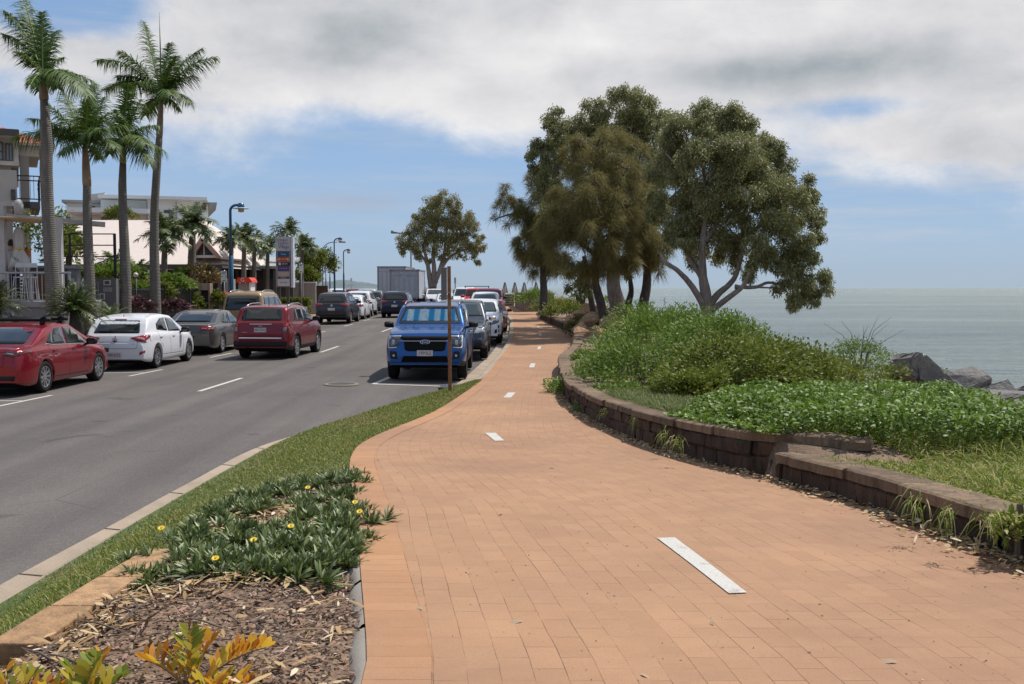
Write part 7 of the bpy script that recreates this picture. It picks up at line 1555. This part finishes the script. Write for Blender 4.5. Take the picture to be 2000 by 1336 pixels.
def long_shop():
    Y = 60.0; O = Vector((pxX(490, Y), Y, gz(Y))); X = lambda px: pxX(px, Y)-O.x; Z = lambda py: pzZ(py, Y)-O.z
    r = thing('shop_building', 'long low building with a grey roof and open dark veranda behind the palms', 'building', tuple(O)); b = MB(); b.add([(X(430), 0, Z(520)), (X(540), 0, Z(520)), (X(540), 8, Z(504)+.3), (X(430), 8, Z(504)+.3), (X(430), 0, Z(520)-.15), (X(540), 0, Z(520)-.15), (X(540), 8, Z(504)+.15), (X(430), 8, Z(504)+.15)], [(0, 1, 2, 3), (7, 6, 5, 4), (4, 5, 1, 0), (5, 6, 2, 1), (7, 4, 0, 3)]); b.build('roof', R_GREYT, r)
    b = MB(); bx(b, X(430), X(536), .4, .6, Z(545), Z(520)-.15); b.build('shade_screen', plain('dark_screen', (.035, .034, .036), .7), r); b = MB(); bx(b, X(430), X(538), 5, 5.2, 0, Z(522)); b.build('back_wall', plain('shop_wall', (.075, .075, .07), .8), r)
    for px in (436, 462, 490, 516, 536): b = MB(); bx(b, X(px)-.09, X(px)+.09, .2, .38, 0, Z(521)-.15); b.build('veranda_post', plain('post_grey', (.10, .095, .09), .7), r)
    Y2 = 74.0; O = Vector((pxX(430, Y2), Y2, gz(Y2))); X = lambda px: pxX(px, Y2)-O.x; Z = lambda py: pzZ(py, Y2)-O.z; r = thing('white_building', 'white hipped roof rising between the gable and the near blue lamp post', 'building', tuple(O))
    b = MB(); b.add([(X(404), 0, Z(503)), (X(456), 0, Z(503)), (X(456), 8, Z(503)), (X(404), 8, Z(503)), (X(425), 4, Z(484)), (X(432), 4, Z(484))], [(0, 1, 5, 4), (1, 2, 5), (2, 3, 4, 5), (3, 0, 4), (3, 2, 1, 0)]); b.build('roof', ROOFW, r); b = MB(); bx(b, X(408), X(452), .5, 7.5, 0, Z(503)-.01); b.build('wall', W_GREY2, r)
long_shop()
def white_fence():
    Y = 66; O = Vector((pxX(590, Y), Y, gz(Y))); X = lambda px: pxX(px, Y)-O.x; Z = lambda py: pzZ(py, Y)-O.z; r = thing('block_wall', 'long pale grey block wall right of the sign board', 'wall', tuple(O)); b = MB(); bx(b, X(565), X(617), 0, .2, 0, Z(553)); b.build('wall_face', plain('block_grey', (.30, .27, .24), .9), r); b = MB(); bx(b, X(564), X(618), -.04, .24, Z(553)+.002, Z(550.5)); b.build('coping', ROOFW, r)
    Y = 72; O = Vector((pxX(630, Y), Y, gz(Y))); X = lambda px: pxX(px, Y)-O.x; Z = lambda py: pzZ(py, Y)-O.z; r = thing('brick_wall', 'brown brick wall at the end of the footpath trees', 'wall', tuple(O)); b = MB(); bx(b, X(612), X(640), 0, .25, 0, Z(558)); b.build('wall_face', M_BLOCK, r)
white_fence()
# ---- black fence with pillars, planting inside it
def black_fence():
    x0, x1 = pxX(232, 33), pxX(392, 43); y0, y1 = 33.0, 43.0; O = Vector((x0, y0, gz(y0))); r = thing('metal_fence', 'black vertical bar fence between the tall palms and the stone letterbox', 'fence', tuple(O)); L_ = sqrt((x1-x0)**2+(y1-y0)**2); n = int(L_/.11); h = 2.1; b = MB()
    d = Vector((x1-x0, y1-y0, 0))
    for k in range(n): p = d*(k/n); b.bar((p.x, p.y, .08), (p.x, p.y, h-.05), .022, .022)
    b.build('bars', BLACKM, r); b = MB()
    for z in (.12, h*.5, h-.08): b.bar((0, 0, z), (d.x, d.y, z), .035, .04)
    b.build('rails', BLACKM, r)
    for k in range(7): p = d*(k/6); MB().bar((p.x, p.y, -.1), (p.x, p.y, h+.05), .07, .07).build('post', BLACKM, r)
    i = 0
    for px, py, Y, rr, mt, lb in ((255, 580, 35.5, (.9, .5, .55), M_FINE, 'green hedge plant behind the near end of the black fence'), (290, 575, 37, (1.0, .5, .6), M_OLIVE, 'yellowish hedge behind the black fence beside the fourth palm'), (205, 540, 35, (1.3, .5, .45), M_FINE, 'clipped bright hedge on top of the grey meter wall'), (330, 560, 39.5, (1.0, .6, .6), M_FINE, 'bright green bush behind the black fence'), (360, 572, 41.5, (.8, .5, .6), M_OLIVE, 'dark leafy bush behind the far part of the black fence'),
        (375, 598, 42.0, (.5, .3, .5), M_OLIVE, 'lime green bush left of the stone letterbox'), (424, 592, 42.6, (.42, .3, .55), M_OLIVE, 'lime green bush right of the stone letterbox'), (385, 540, 44.6, (.9, .5, .6), leaf_mat('croton', [(0, (.07, .07, .02)), (.5, (.16, .12, .04)), (.8, (.30, .20, .09)), (1, (.5, .38, .2))], .5, .2, .4), 'bronze leaved croton bush above the letterbox'), (408, 545, 45.0, (.7, .5, .5), leaf_mat('croton', [(0, (.1, .1, .1)), (1, (.2, .2, .2))]), 'brown and cream croton beside the parking sign'), (85, 480, 34, (1.0, .7, 1.5), M_OLIVE, 'tall yellow green shrubs behind the terrace umbrella'), (130, 505, 36, (1.0, .7, 1.0), M_OLIVE, 'yellow green shrubs behind the capped pier'),
        (270, 600, 33.2, (.5, .3, .3), leaf_mat('reddish', [(0, (.05, .03, .035)), (1, (.20, .09, .10))], .5, .2), 'dark red low plant at the foot of the fence by the third palm'), (340, 600, 37.6, (.6, .3, .3), leaf_mat('reddish', [(0, (0, 0, 0)), (1, (1, 1, 1))]), 'dark red low plant at the foot of the fence beyond the fourth palm')):
        Y += 0 if 'red low' in lb or 'letterbox' in lb or Y < 35.2 else 1.3
        sh(px, py, Y, rr, int(1500*rr[0]), .16, .07, mt, lb, seed=300+i, stems=2, name='bush', cat='bush'); i += 1
black_fence()
# pillar letterbox
def letterbox():
    Y = 42.5; p = P(402, 600, Y); O = Vector((p.x, Y, gz(Y))); r = thing('letterbox_pillar', 'tan stone pillar letterbox with a dark niche beside the black fence', 'letterbox', tuple(O), 0); k = Y/F_PX; h = P(402, 553, 42.5).z-O.z; w = 11.5*k; m_ = m_block('stone_tan', (.24, .175, .115), (.36, .27, .19), (.15, .11, .08))
    b = MB(); bx(b, -w, -w+.08, -.2, .2, 0, h); bx(b, w-.08, w, -.2, .2, 0, h); bx(b, -w+.08, w-.08, -.2, .2, h-.30, h); bx(b, -w+.08, w-.08, -.2, .2, 0, .42); b.build('frame', m_, r); b = MB(); bx(b, -w+.08, w-.08, .0, .19, .42, h-.30); b.build('niche', plain('niche', (.035, .028, .022), .8), r)
    b = MB(); bx(b, -w+.1, w-.1, -.10, -.002, h*.42, h*.45); bx(b, -w+.1, w-.1, -.10, -.002, h*.60, h*.62); b.build('shelf', m_, r)
letterbox()
# ---- signs
def pole_sign(px, yt, yb, ybase, Y, label, wpx, lines, arrow=True):
    p = P(px, yt, Y); O = Vector((p.x, Y, gz(Y))); r = thing('parking_sign', label, 'sign', tuple(O), 0, 'parking signs on the footpath'); k = Y/F_PX; z1 = p.z-O.z; z0 = z1-(yb-yt)*k; w = wpx*k/2
    MB().tube([(0, .03, -.1), (0, .03, z1+.03)], .03, 8).build('post', plain('galv', (.30, .30, .30), .45, .6), r, True); b = MB().box(-w, w, -.012, .0, z0, z1); pl_ = b.build('sign_plate', plain('sign_white', (.62, .62, .60), .5), r)
    for t, z, s, m_ in lines: put_text(t, s, m_, 'sign_text', pl_, Matrix.Translation((0, -.014, z0+(z1-z0)*z)) @ Matrix.Rotation(pi/2, 4, 'X'))
    if arrow: b = MB(); zz = z0+(z1-z0)*.12; b.prism([(-w*.6, zz), (-w*.2, zz+.05), (-w*.2, zz+.015), (w*.6, zz+.015), (w*.6, zz-.015), (-w*.2, zz-.015), (-w*.2, zz-.05)], Matrix.Translation((0, -.013, 0)) @ Matrix.Rotation(pi/2, 4, 'X'), .003); b.build('arrow', SG, pl_)
    return r
SG = plain('sign_green', (.02, .12, .05), .5); SB = plain('sign_dark', (.03, .03, .03), .5)
pole_sign(437.5, 529, 551, 600, 43, 'white parking sign reading 4P right of the croton bush', 10.5, [('4P', .80, .20, SG), ('8 - 5', .5, .10, SG)])
pole_sign(588, 514.5, 533, 600, 56, 'white parking sign in front of the palm right of the sign board', 8.5, [('4P', .80, .20, SG), ('8 - 5', .5, .10, SG)])
pole_sign(686, 543, 551, 570, 96, 'small weathered sign post beyond the blue lamp posts', 3.5, [], False)
def pylon():
    Y = 56.0; p = P(560, 462, Y); O = Vector((p.x, Y, gz(Y))); r = thing('sign_pylon', 'tall grey village directory sign board with coloured shop panels', 'sign', tuple(O)); X = lambda px: pxX(px, Y)-O.x; Z = lambda py: pzZ(py, Y)-O.z; m_ = plain('pylon_grey', (.40, .39, .42), .55, var=.05); y = 0
    b = MB(); bx(b, X(540), X(568.5), 0, .35, Z(561), Z(462.5)); b.build('board', m_, r); b = MB(); bx(b, X(569.5), X(574), -.03, .40, Z(561.5), Z(463)); b.build('side_fin', plain('fin_pale', (.52, .53, .57), .5), r)
    b = MB(); bx(b, X(568.5)+.002, X(569.5)-.002, .01, .3, Z(561), Z(463)); b.build('shadow_gap', BLACKM, r)
    for px in (545, 562): b = MB(); bx(b, X(px)-.06, X(px)+.06, .1, .25, -.1, Z(561)-.002); b.build('leg', BRONZE, r)
    pan = [(492, 501.5, (.012, .07, .16), 'FITNESS', (.6, .62, .65)), (502, 510.5, (.40, .035, .02), 'FLIGHT', (.7, .5, .45)), (512, 519, (.012, .012, .016), 'BODY', (.6, .6, .6)), (519.6, 529.5, (.075, .045, .17), 'HAIR BEAUTY', (.42, .38, .5)), (531, 539, (.42, .33, .27), None, None), (541, 543.8, (.05, .04, .04), 'REAL', (.5, .45, .4)), (545, 559, (.55, .52, .54), 'MARINA', (.12, .12, .25))]
    for k, (y0, y1, c, t, tc) in enumerate(pan):
        ex = 1.2 if k == 2 else (1 if k == 6 else 0); b = MB(); bx(b, X(544-ex), X(566+ex), -.03, -.002, Z(y1), Z(y0)); q = b.build('shop_panel', plain('panel%d' % k, c, .45, var=.08), r)
        if t: put_text(t, .085 if len(t) > 6 else .13, plain('ptx%d' % k, tc, .5), 'panel_text', q, Matrix.Translation((X(555)+(.08 if k == 2 else 0), -.033, (Z(y0)+Z(y1))/2)) @ Matrix.Rotation(pi/2, 4, 'X'), .9)
        if k == 1:
            for xx in (546.5, 563.5): MB().prism([(cos(a)*(.05 if i % 2 else .1), sin(a)*(.05 if i % 2 else .1)) for i, a in enumerate(np.linspace(0, 2*pi, 10, endpoint=False))], Matrix.Translation((X(xx), -.033, (Z(y0)+Z(y1))/2)) @ Matrix.Rotation(pi/2, 4, 'X'), .004).build('star', plain('star_yellow', (.7, .4, .02), .5), q)
        if k == 2: MB().prism([(cos(a)*.085, sin(a)*.085) for a in np.linspace(0, 2*pi, 16, endpoint=False)], Matrix.Translation((X(547.5), -.033, (Z(y0)+Z(y1))/2)) @ Matrix.Rotation(pi/2, 4, 'X'), .004).build('round_mark', PLATE, q)
    fm = MB()
    for y_ in (491, 560): fm.bar((X(542), -.02, Z(y_)), (X(568), -.02, Z(y_)), .02, .03)
    for x_ in (542, 568): fm.bar((X(x_), -.02, Z(491)), (X(x_), -.02, Z(560)), .03, .02)
    fm.build('panel_frame', BRONZE, r)
    tx = plain('pylon_text', (.13, .12, .17), .6)
    put_text('Urangan', .24, tx, 'title_text', r, Matrix.Translation((X(552), -.006, Z(468.5))) @ Matrix.Rotation(pi/2, 4, 'X'), .8); put_text('Harbor', .24, tx, 'title_text', r, Matrix.Translation((X(555), -.006, Z(475))) @ Matrix.Rotation(pi/2, 4, 'X'), .8); put_text('Village', .30, tx, 'title_text', r, Matrix.Translation((X(556), -.006, Z(482))) @ Matrix.Rotation(pi/2, 4, 'X'), .8)
pylon()
def aboard():
    Y = 52.5; p = P(592.5, 600, Y); O = Vector((p.x, Y, gz(Y))); r = thing('a_frame_sign', 'small pinkish sandwich board on the footpath in front of the hedge', 'sign', tuple(O)); k = Y/F_PX; w = 7.2*k; h = (604-578)*k+.15; m_ = plain('board_cream', (.50, .42, .36), .7)
    b = MB().bar((0, -.25, 0), (0, -.02, h), .01, .01); V = [(-w, -.25, 0), (w, -.25, 0), (w, -.02, h), (-w, -.02, h), (-w, -.22, 0), (w, -.22, 0), (w, .01, h), (-w, .01, h)]; F_ = [(0, 1, 2, 3), (7, 6, 5, 4), (0, 4, 5, 1), (1, 5, 6, 2), (2, 6, 7, 3), (3, 7, 4, 0)]; q = MB().add(V, F_).build('front_panel', m_, r); MB().add([(x, -y_+.01, z) for x, y_, z in V], [f[::-1] for f in F_]).build('back_panel', m_, r)
    for t, f, s in (('BAY COFFEE', .80, .075), ('TODAY', .62, .075), ('OPEN 7 DAYS', .22, .075)): put_text(t, s, plain('board_text', (.15, .08, .06), .7), 'board_text', q, Matrix.Translation((0, -.25+.23*f-.004, h*f)) @ Matrix.Rotation(pi/2-.16, 4, 'X'), .8)
aboard()
def hedge():
    rng = np.random.default_rng(5); Y = 57.0; x0, x1 = pxX(550, Y), pxX(622, Y+3); O = Vector(((x0+x1)/2, Y, gz(Y))); r = thing('hedge', 'clipped green hedge below the sign board', 'hedge', tuple(O)); n = 15000; p = np.stack([rng.uniform(x0, x1, n), Y+rng.uniform(0, 1.0, n), O.z+rng.uniform(0, 1.15, n)], 1)-np.array(O)
    f = rng.integers(0, 3, n); p[f == 0, 1] = rng.uniform(-.06, .06, (f == 0).sum()); p[f == 1, 2] = 1.12+rng.uniform(-.05, .08, (f == 1).sum()); leafobj('foliage', ribbons(p, rdir(n, .3, rng), .11, .05, (.3, 1, .2), .1, rdir(n, .5, rng)), M_OLIVE, r)
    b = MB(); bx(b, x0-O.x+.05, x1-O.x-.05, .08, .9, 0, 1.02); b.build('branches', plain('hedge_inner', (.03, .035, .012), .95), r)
hedge()
# gelato kiosk with a red hood
def kiosk():
    Y = 50; p = P(481, 600, Y); O = Vector((p.x, Y, gz(Y))); r = thing('kiosk', 'grey kiosk box with a red curved hood marked G', 'kiosk', tuple(O), 0); k = Y/F_PX; X = lambda px: (px-481)*k; Z = lambda py: pzZ(py, Y)-O.z
    b = MB(); bx(b, X(466), X(490), 0, .7, 0, Z(553)); b.build('cabinet', plain('kiosk_grey', (.28, .26, .25), .6), r); b = MB(); bx(b, X(488), X(491), -.08, .75, 0, Z(552)); b.build('corner_post', ROOFW, r)
    b = MB(); b.prism([(X(464.5), Z(552)), (X(495), Z(552)), (X(494), Z(547.5)), (X(489), Z(542)), (X(468), Z(542)), (X(466), Z(546))], Matrix.Translation((0, .85, 0)) @ Matrix.Rotation(pi/2, 4, 'X'), 1.1); h = b.build('hood', plain('hood_red', (.62, .05, .025), .45), r); put_text('G', .28, ROOFW, 'hood_text', h, Matrix.Translation((X(477), -.26, Z(547))) @ Matrix.Rotation(pi/2, 4, 'X'))
    r2 = thing('umbrella', 'bright red low sunshade half hidden behind the near parking sign', 'umbrella', tuple(P(440, 568, 46)), 0); MB().lathe([(0, .0), (.2, -.05), (.5, -.16), (.52, -.19), (.2, -.10)], 12).build('canopy', plain('shade_red', (.55, .02, .03), .5), r2, True); MB().tube([(0, 0, -1.6), (0, 0, 0)], .02, 6).build('pole', BLACKM, r2)
kiosk()
# ---- lamps
M_LB = plain('lamp_blue', (.012, .085, .17), .35, .2, coat=.3); M_LG = plain('lamp_grey', (.17, .18, .20), .5, .4); M_LN = plain('lamp_navy', (.02, .05, .10), .4, .2)
def street_lamp(label, px, ytop, Y, armpx, mat_, group='blue curved street lamps', r=.075, disc=True, wide=None):
    p = P(px, 562, Y); O = Vector((p.x, Y, gz(Y))); root = thing('street_lamp', label, 'street lamp', tuple(O), 0, group); k = Y/F_PX; zt = pzZ(ytop, Y)-O.z; a = armpx*k; zc = zt-abs(a)*.55; s = 1 if a > 0 else -1; A = abs(a)
    MB().tube([(0, 0, -.1), (0, 0, zc*.62), (0, 0, zc*.62+.02)], [r, r, r*.7], 12).tube([(0, 0, zc*.60), (0, 0, zc)]+[(s*A*.62*(1-cos(t)), 0, zc+(zt-zc)*sin(t)) for t in np.linspace(.15, pi/2, 8)]+[(s*A*.85, 0, zt)], r*.62, 10).build('pole', mat_, root, True)
    if disc:
        hx = s*A; h = MB().tube([(hx-s*A*.2, 0, zt), (hx+.12*s, 0, zt-.01)], .10, 10); h.lathe([(0, .10), (.13, .08), (.16, -.05), (.16, -.12)], 16, Matrix.Translation((hx, 0, zt))); ho = h.build('lamp_head', mat_, root, True)
        MB().lathe([(.12, -.11), (.36, -.15), (.37, -.17), (.12, -.16)], 20, Matrix.Translation((hx, 0, zt))).build('reflector_disc', plain('disc_white', (.5, .5, .48), .4), ho, True); MB().lathe([(.14, -.16), (.13, -.32), (0, -.34)], 14, Matrix.Translation((hx, 0, zt))).build('diffuser', plain('lamp_diffuser', (.45, .40, .34), .4), ho, True)
    else: MB().box(min(a, a+s*.5), max(a, a+s*.5), -.12, .12, zt-.06, zt+.05).build('lamp_head', M_LG, root)
    return root
street_lamp('nearest bright blue street lamp standing among the bushy palms', 452, 400.5, 46, 21, M_LB, r=.10)
street_lamp('tallest navy lamp in the far cluster, right of the dark palm row', 653.5, 466, 78, 12, M_LN)
street_lamp('navy lamp at the right end of the far lamp cluster', 671.5, 488, 92, 10, M_LN)
street_lamp('thin navy lamp just left of the tallest far one', 644.5, 504, 112, 8, M_LN)
street_lamp('thinnest and most distant navy lamp of the cluster', 636.5, 512, 125, 7, M_LN)
street_lamp('tall grey curved street light behind the tallest navy lamp', 630.5, 473, 88, 34, M_LG, 'grey street lights', .06, False)
street_lamp('grey curved street light behind the palm with the brown frond', 621, 495, 100, -14, M_LG, 'grey street lights', .06, False)
# arm light behind the lone tree
p = P(803, 562, 96); O = Vector((p.x, 96, gz(96))); r = thing('street_lamp', 'grey street light whose arm sticks out left of the lone tree', 'street lamp', tuple(O), 0, 'grey street lights'); Z = lambda py: pzZ(py, 96)-O.z; k = 96/F_PX
MB().tube([(0, 0, -.1), (0, 0, Z(462)), (-.25, 0, Z(458)), (-30*k, 0, Z(454.5))], .07, 8).build('pole', M_LG, r, True); MB().tube([(-28*k, 0, Z(454.5)), (-48*k*.8, 0, Z(453))], [.10, .16], 8).build('lamp_head', M_LG, r, True)
# globe lamp
p = P(265, 537, 34.5); r = thing('globe_lamp', 'white globe garden lamp on a black post behind the black fence', 'lamp', (p.x, 34.5, gz(34.5))); zt = p.z-gz(34.5); MB().tube([(0, 0, 0), (0, 0, zt)], .03, 8).build('post', BLACKM, r, True); MB().lathe([(.085*sin(t)+.001, -.085*cos(t)+zt) for t in np.linspace(0, pi, 9)], 14).build('globe', plain('globe_white', (.60, .55, .48), .3), r, True)
# trees at the end of the footpath
for px, py, Y, rr, lb in ((628, 530, 78, (1.5, 1.2, 1.6), 'small rounded olive tree under the grey curved light'), (608, 520, 76, (1.1, 1, 1.8), 'dense yellow green tree behind the palm with the brown frond'), (600, 548, 72, (1.0, .8, .9), 'low bush above the pale block wall')):
    sh(px, py, Y, rr, 3200, .22, .09, M_OLIVE, lb, seed=int(px), name='tree', cat='tree', stems=4)
    o = S.objects; 
for px in (622, 632): 
    pass
# ---- rusty post by the drain, drain grate, manhole
g = G(879, 768, .12); O = Vector((g.x, g.y, .10)); r = thing('steel_post', 'rusty brown square steel post standing at the kerb in front of the blue car', 'post', tuple(O)); zt = P(877, 520, g.y).z-O.z
b = MB(); xt = P(877, 520, g.y).x-O.x; b.bar((0, 0, -.1), (xt, 0, zt), .04, .068); b.build('post', m_rock('rust', (.17, .065, .028), (.27, .12, .055), (.34, .25, .19)), r); MB().bar((xt*.78, -.035, zt*.79), (xt*.79, -.035, zt*.80), .07, .03).build('clamp', plain('clamp', (.30, .26, .23), .5, .6), r)
def grate():
    cx, cy = G(888, 762, 0).x+.08, 21.75; O = Vector((cx, cy, .015)); r = thing('drain_grate', 'steel drain grate in the gutter beside the rusty post', 'grate', tuple(O), -.12); MB().box(-.42, .42, -.27, .27, -.02, .012).build('frame', plain('grate_pit', (.02, .02, .02), .9), r); b = MB()
    for k in range(13): b.box(-.40+k*.064, -.37+k*.064, -.25, .25, .008, .028)
    b.box(-.43, .43, -.28, -.25, .009, .03).box(-.43, .43, .25, .28, .009, .03).box(-.43, .43, -.01, .01, .009, .031); b.build('bars', plain('grate_bars', (.17, .19, .22), .5, .6), r)
grate()
g = G(667, 751, 0.02); r = thing('manhole_cover', 'round manhole cover with a tan concrete ring in the road', 'manhole', (g.x, g.y, .028)); MB().lathe([(0, .010), (.30, .010), (.30, .0)], 32).build('cover', plain('iron', (.05, .05, .052), .7, .4, bump=.4), r, False); MB().lathe([(.305, .0), (.305, .011), (.39, .008), (.40, -.01)], 36).build('ring', plain('ring_tan', (.20, .155, .11), .9), r, False)
# ---- timber walls of the jetty deck, steps, umbrellas
TIM = plain('deck_timber', (.16, .115, .085), .85, var=.25, sc=6)
def board_wall(label, a, ya, b_, yb, ztop_a, ztop_b, zb_=0.0, name='timber_wall'):
    A = Vector(a); B = Vector(b_); O = Vector((A.x, A.y, gz(A.y))); r = thing(name, label, 'wall', tuple(O)); d = B-A; L_ = d.length; n = max(2, int(L_/.16)); m_ = MB(); ang = atan2(d.y, d.x)
    for k in range(n):
        p = A.lerp(B, (k+.5)/n)-O; z1 = ztop_a+(ztop_b-ztop_a)*(k+.5)/n-O.z; M = Matrix.Translation((p.x, p.y, 0)) @ Matrix.Rotation(ang, 4, 'Z'); m_.box(-.072, .072, -.02, .02, zb_-.1, z1+random.uniform(-.01, .01), 0, M)
    m_.build('boards', TIM, r); c = MB(); c.bar((0, 0, ztop_a-O.z+.03), (d.x, d.y, ztop_b-O.z+.03), .16, .05); c.build('top_rail', TIM, r)
def PP(px, Y): p = P(px, 562, Y); return (p.x, Y, gz(Y))
board_wall('brown timber deck wall right of the steps at the end of the path', PP(1006, 94), 0, PP(1022, 72), 0, pzZ(572, 94), pzZ(573, 72)); board_wall('brown timber wall running behind the left casuarina', PP(1022.5, 72), 0, PP(1082, 74), 0, pzZ(573, 72), pzZ(574, 74))
board_wall('brown timber wall between the box trucks and the white pickup', PP(816, 102), 0, PP(850, 100), 0, pzZ(573, 102), pzZ(573, 100)); board_wall('brown timber wall behind the white vans', PP(885, 100), 0, PP(985, 98), 0, pzZ(567, 100), pzZ(568, 98))
def steps():
    O = Vector(PP(994, 94)); r = thing('deck_steps', 'flight of grey timber steps climbing to the deck at the end of the path', 'steps', tuple(O)); k = 94/F_PX
    for i in range(6): MB().box(-9*k, 10*k, i*.3, i*.3+.34, i*.22, i*.22+.06).box(-9*k, 10*k, i*.3+.3, i*.3+.33, i*.22-.16, i*.22).build('step', plain('step_timber', (.22, .19, .17), .85), r)
steps()
for px, yt, yb, Y, lb in ((986, 552, 572, 97, 'leftmost folded white umbrella above the deck steps'), (1005.5, 552, 571, 96, 'second folded white umbrella from the left over the timber wall'), (1024, 552, 571, 94, 'third folded white umbrella over the timber wall'), (1047, 552, 572, 92, 'folded white umbrella nearest to the left casuarina trunk'), (829, 557, 573, 104, 'folded white umbrella left of the lone tree trunk')):
    closed_umbrella(px, yt, yb, Y, lb, .27, 'folded umbrellas on the jetty deck', plain('white_canvas', (.62, .62, .60), .8), base=pzZ(575, Y), cone=True)
    um = [o for o in C.objects if o.get('label') == lb][0]; z1_ = P(px, yt, Y).z-um.location.z; z0_ = pzZ(yb, Y)-um.location.z
    for k_ in range(6): a_ = k_*pi/3+.25; MB().bar((cos(a_)*.06, sin(a_)*.06, z1_), (cos(a_)*.31, sin(a_)*.31, z0_), .045, .03).build('rib', BLACKM, um)
# grey column behind the rusty post and thin mast
p = P(868, 562, 60); r = thing('bin_column', 'plain grey square column behind the rusty post', 'column', (p.x-.02, 60, gz(60))); MB().box(-.17, .17, -.15, .15, 0, pzZ(524, 60)-gz(60)).build('shaft', plain('column_grey', (.19, .17, .155), .8), r); MB().box(-.19, .19, -.17, .17, pzZ(524, 60)-gz(60)+.001, pzZ(524, 60)-gz(60)+.05).build('cap', W_GREY2, r)
p = P(889, 562, 85); r = thing('sign_post', 'thin dark post with a narrow sign near the timber wall', 'post', (p.x, 85, gz(85))); z = pzZ(542, 85)-gz(85); MB().tube([(0, 0, 0), (0, 0, z)], .04, 6).build('post', BLACKM, r); MB().box(-.08, .08, -.05, -.03, z-.5, z).build('sign_plate', W_GREY2, r)
# ---- hills across the bay
R = []; rng = np.random.default_rng(3)
prof_ = [(300, 2), (420, 10), (520, 16), (580, 24), (620, 22), (650, 26), (672, 32), (700, 24), (712, 27), (722, 20), (745, 9), (790, 5), (830, 2)]
xs = np.linspace(300, 830, 120); hs = np.interp(xs, [a for a, _ in prof_], [b_*.5 for _, b_ in prof_])
for j, (yy, f) in enumerate(((6400, 0), (6500, .5), (6700, .92), (7000, 1), (7600, .6), (8200, 0))):
    R.append([(pxX(x, 7000), yy, -2.6+(h*f*(1+.10*sin(x*.5)+.08*sin(x*1.3)))*3.6+(.0 if f else -1)) for x, h in zip(xs, hs)])
tag(MB().grid(np.array(R)).build('hills', plain('far_hills', (.10, .13, .14), .95, var=.3, sc=.004), None, True), kind='structure')  # distance haze is put into this muted blue-grey base colour
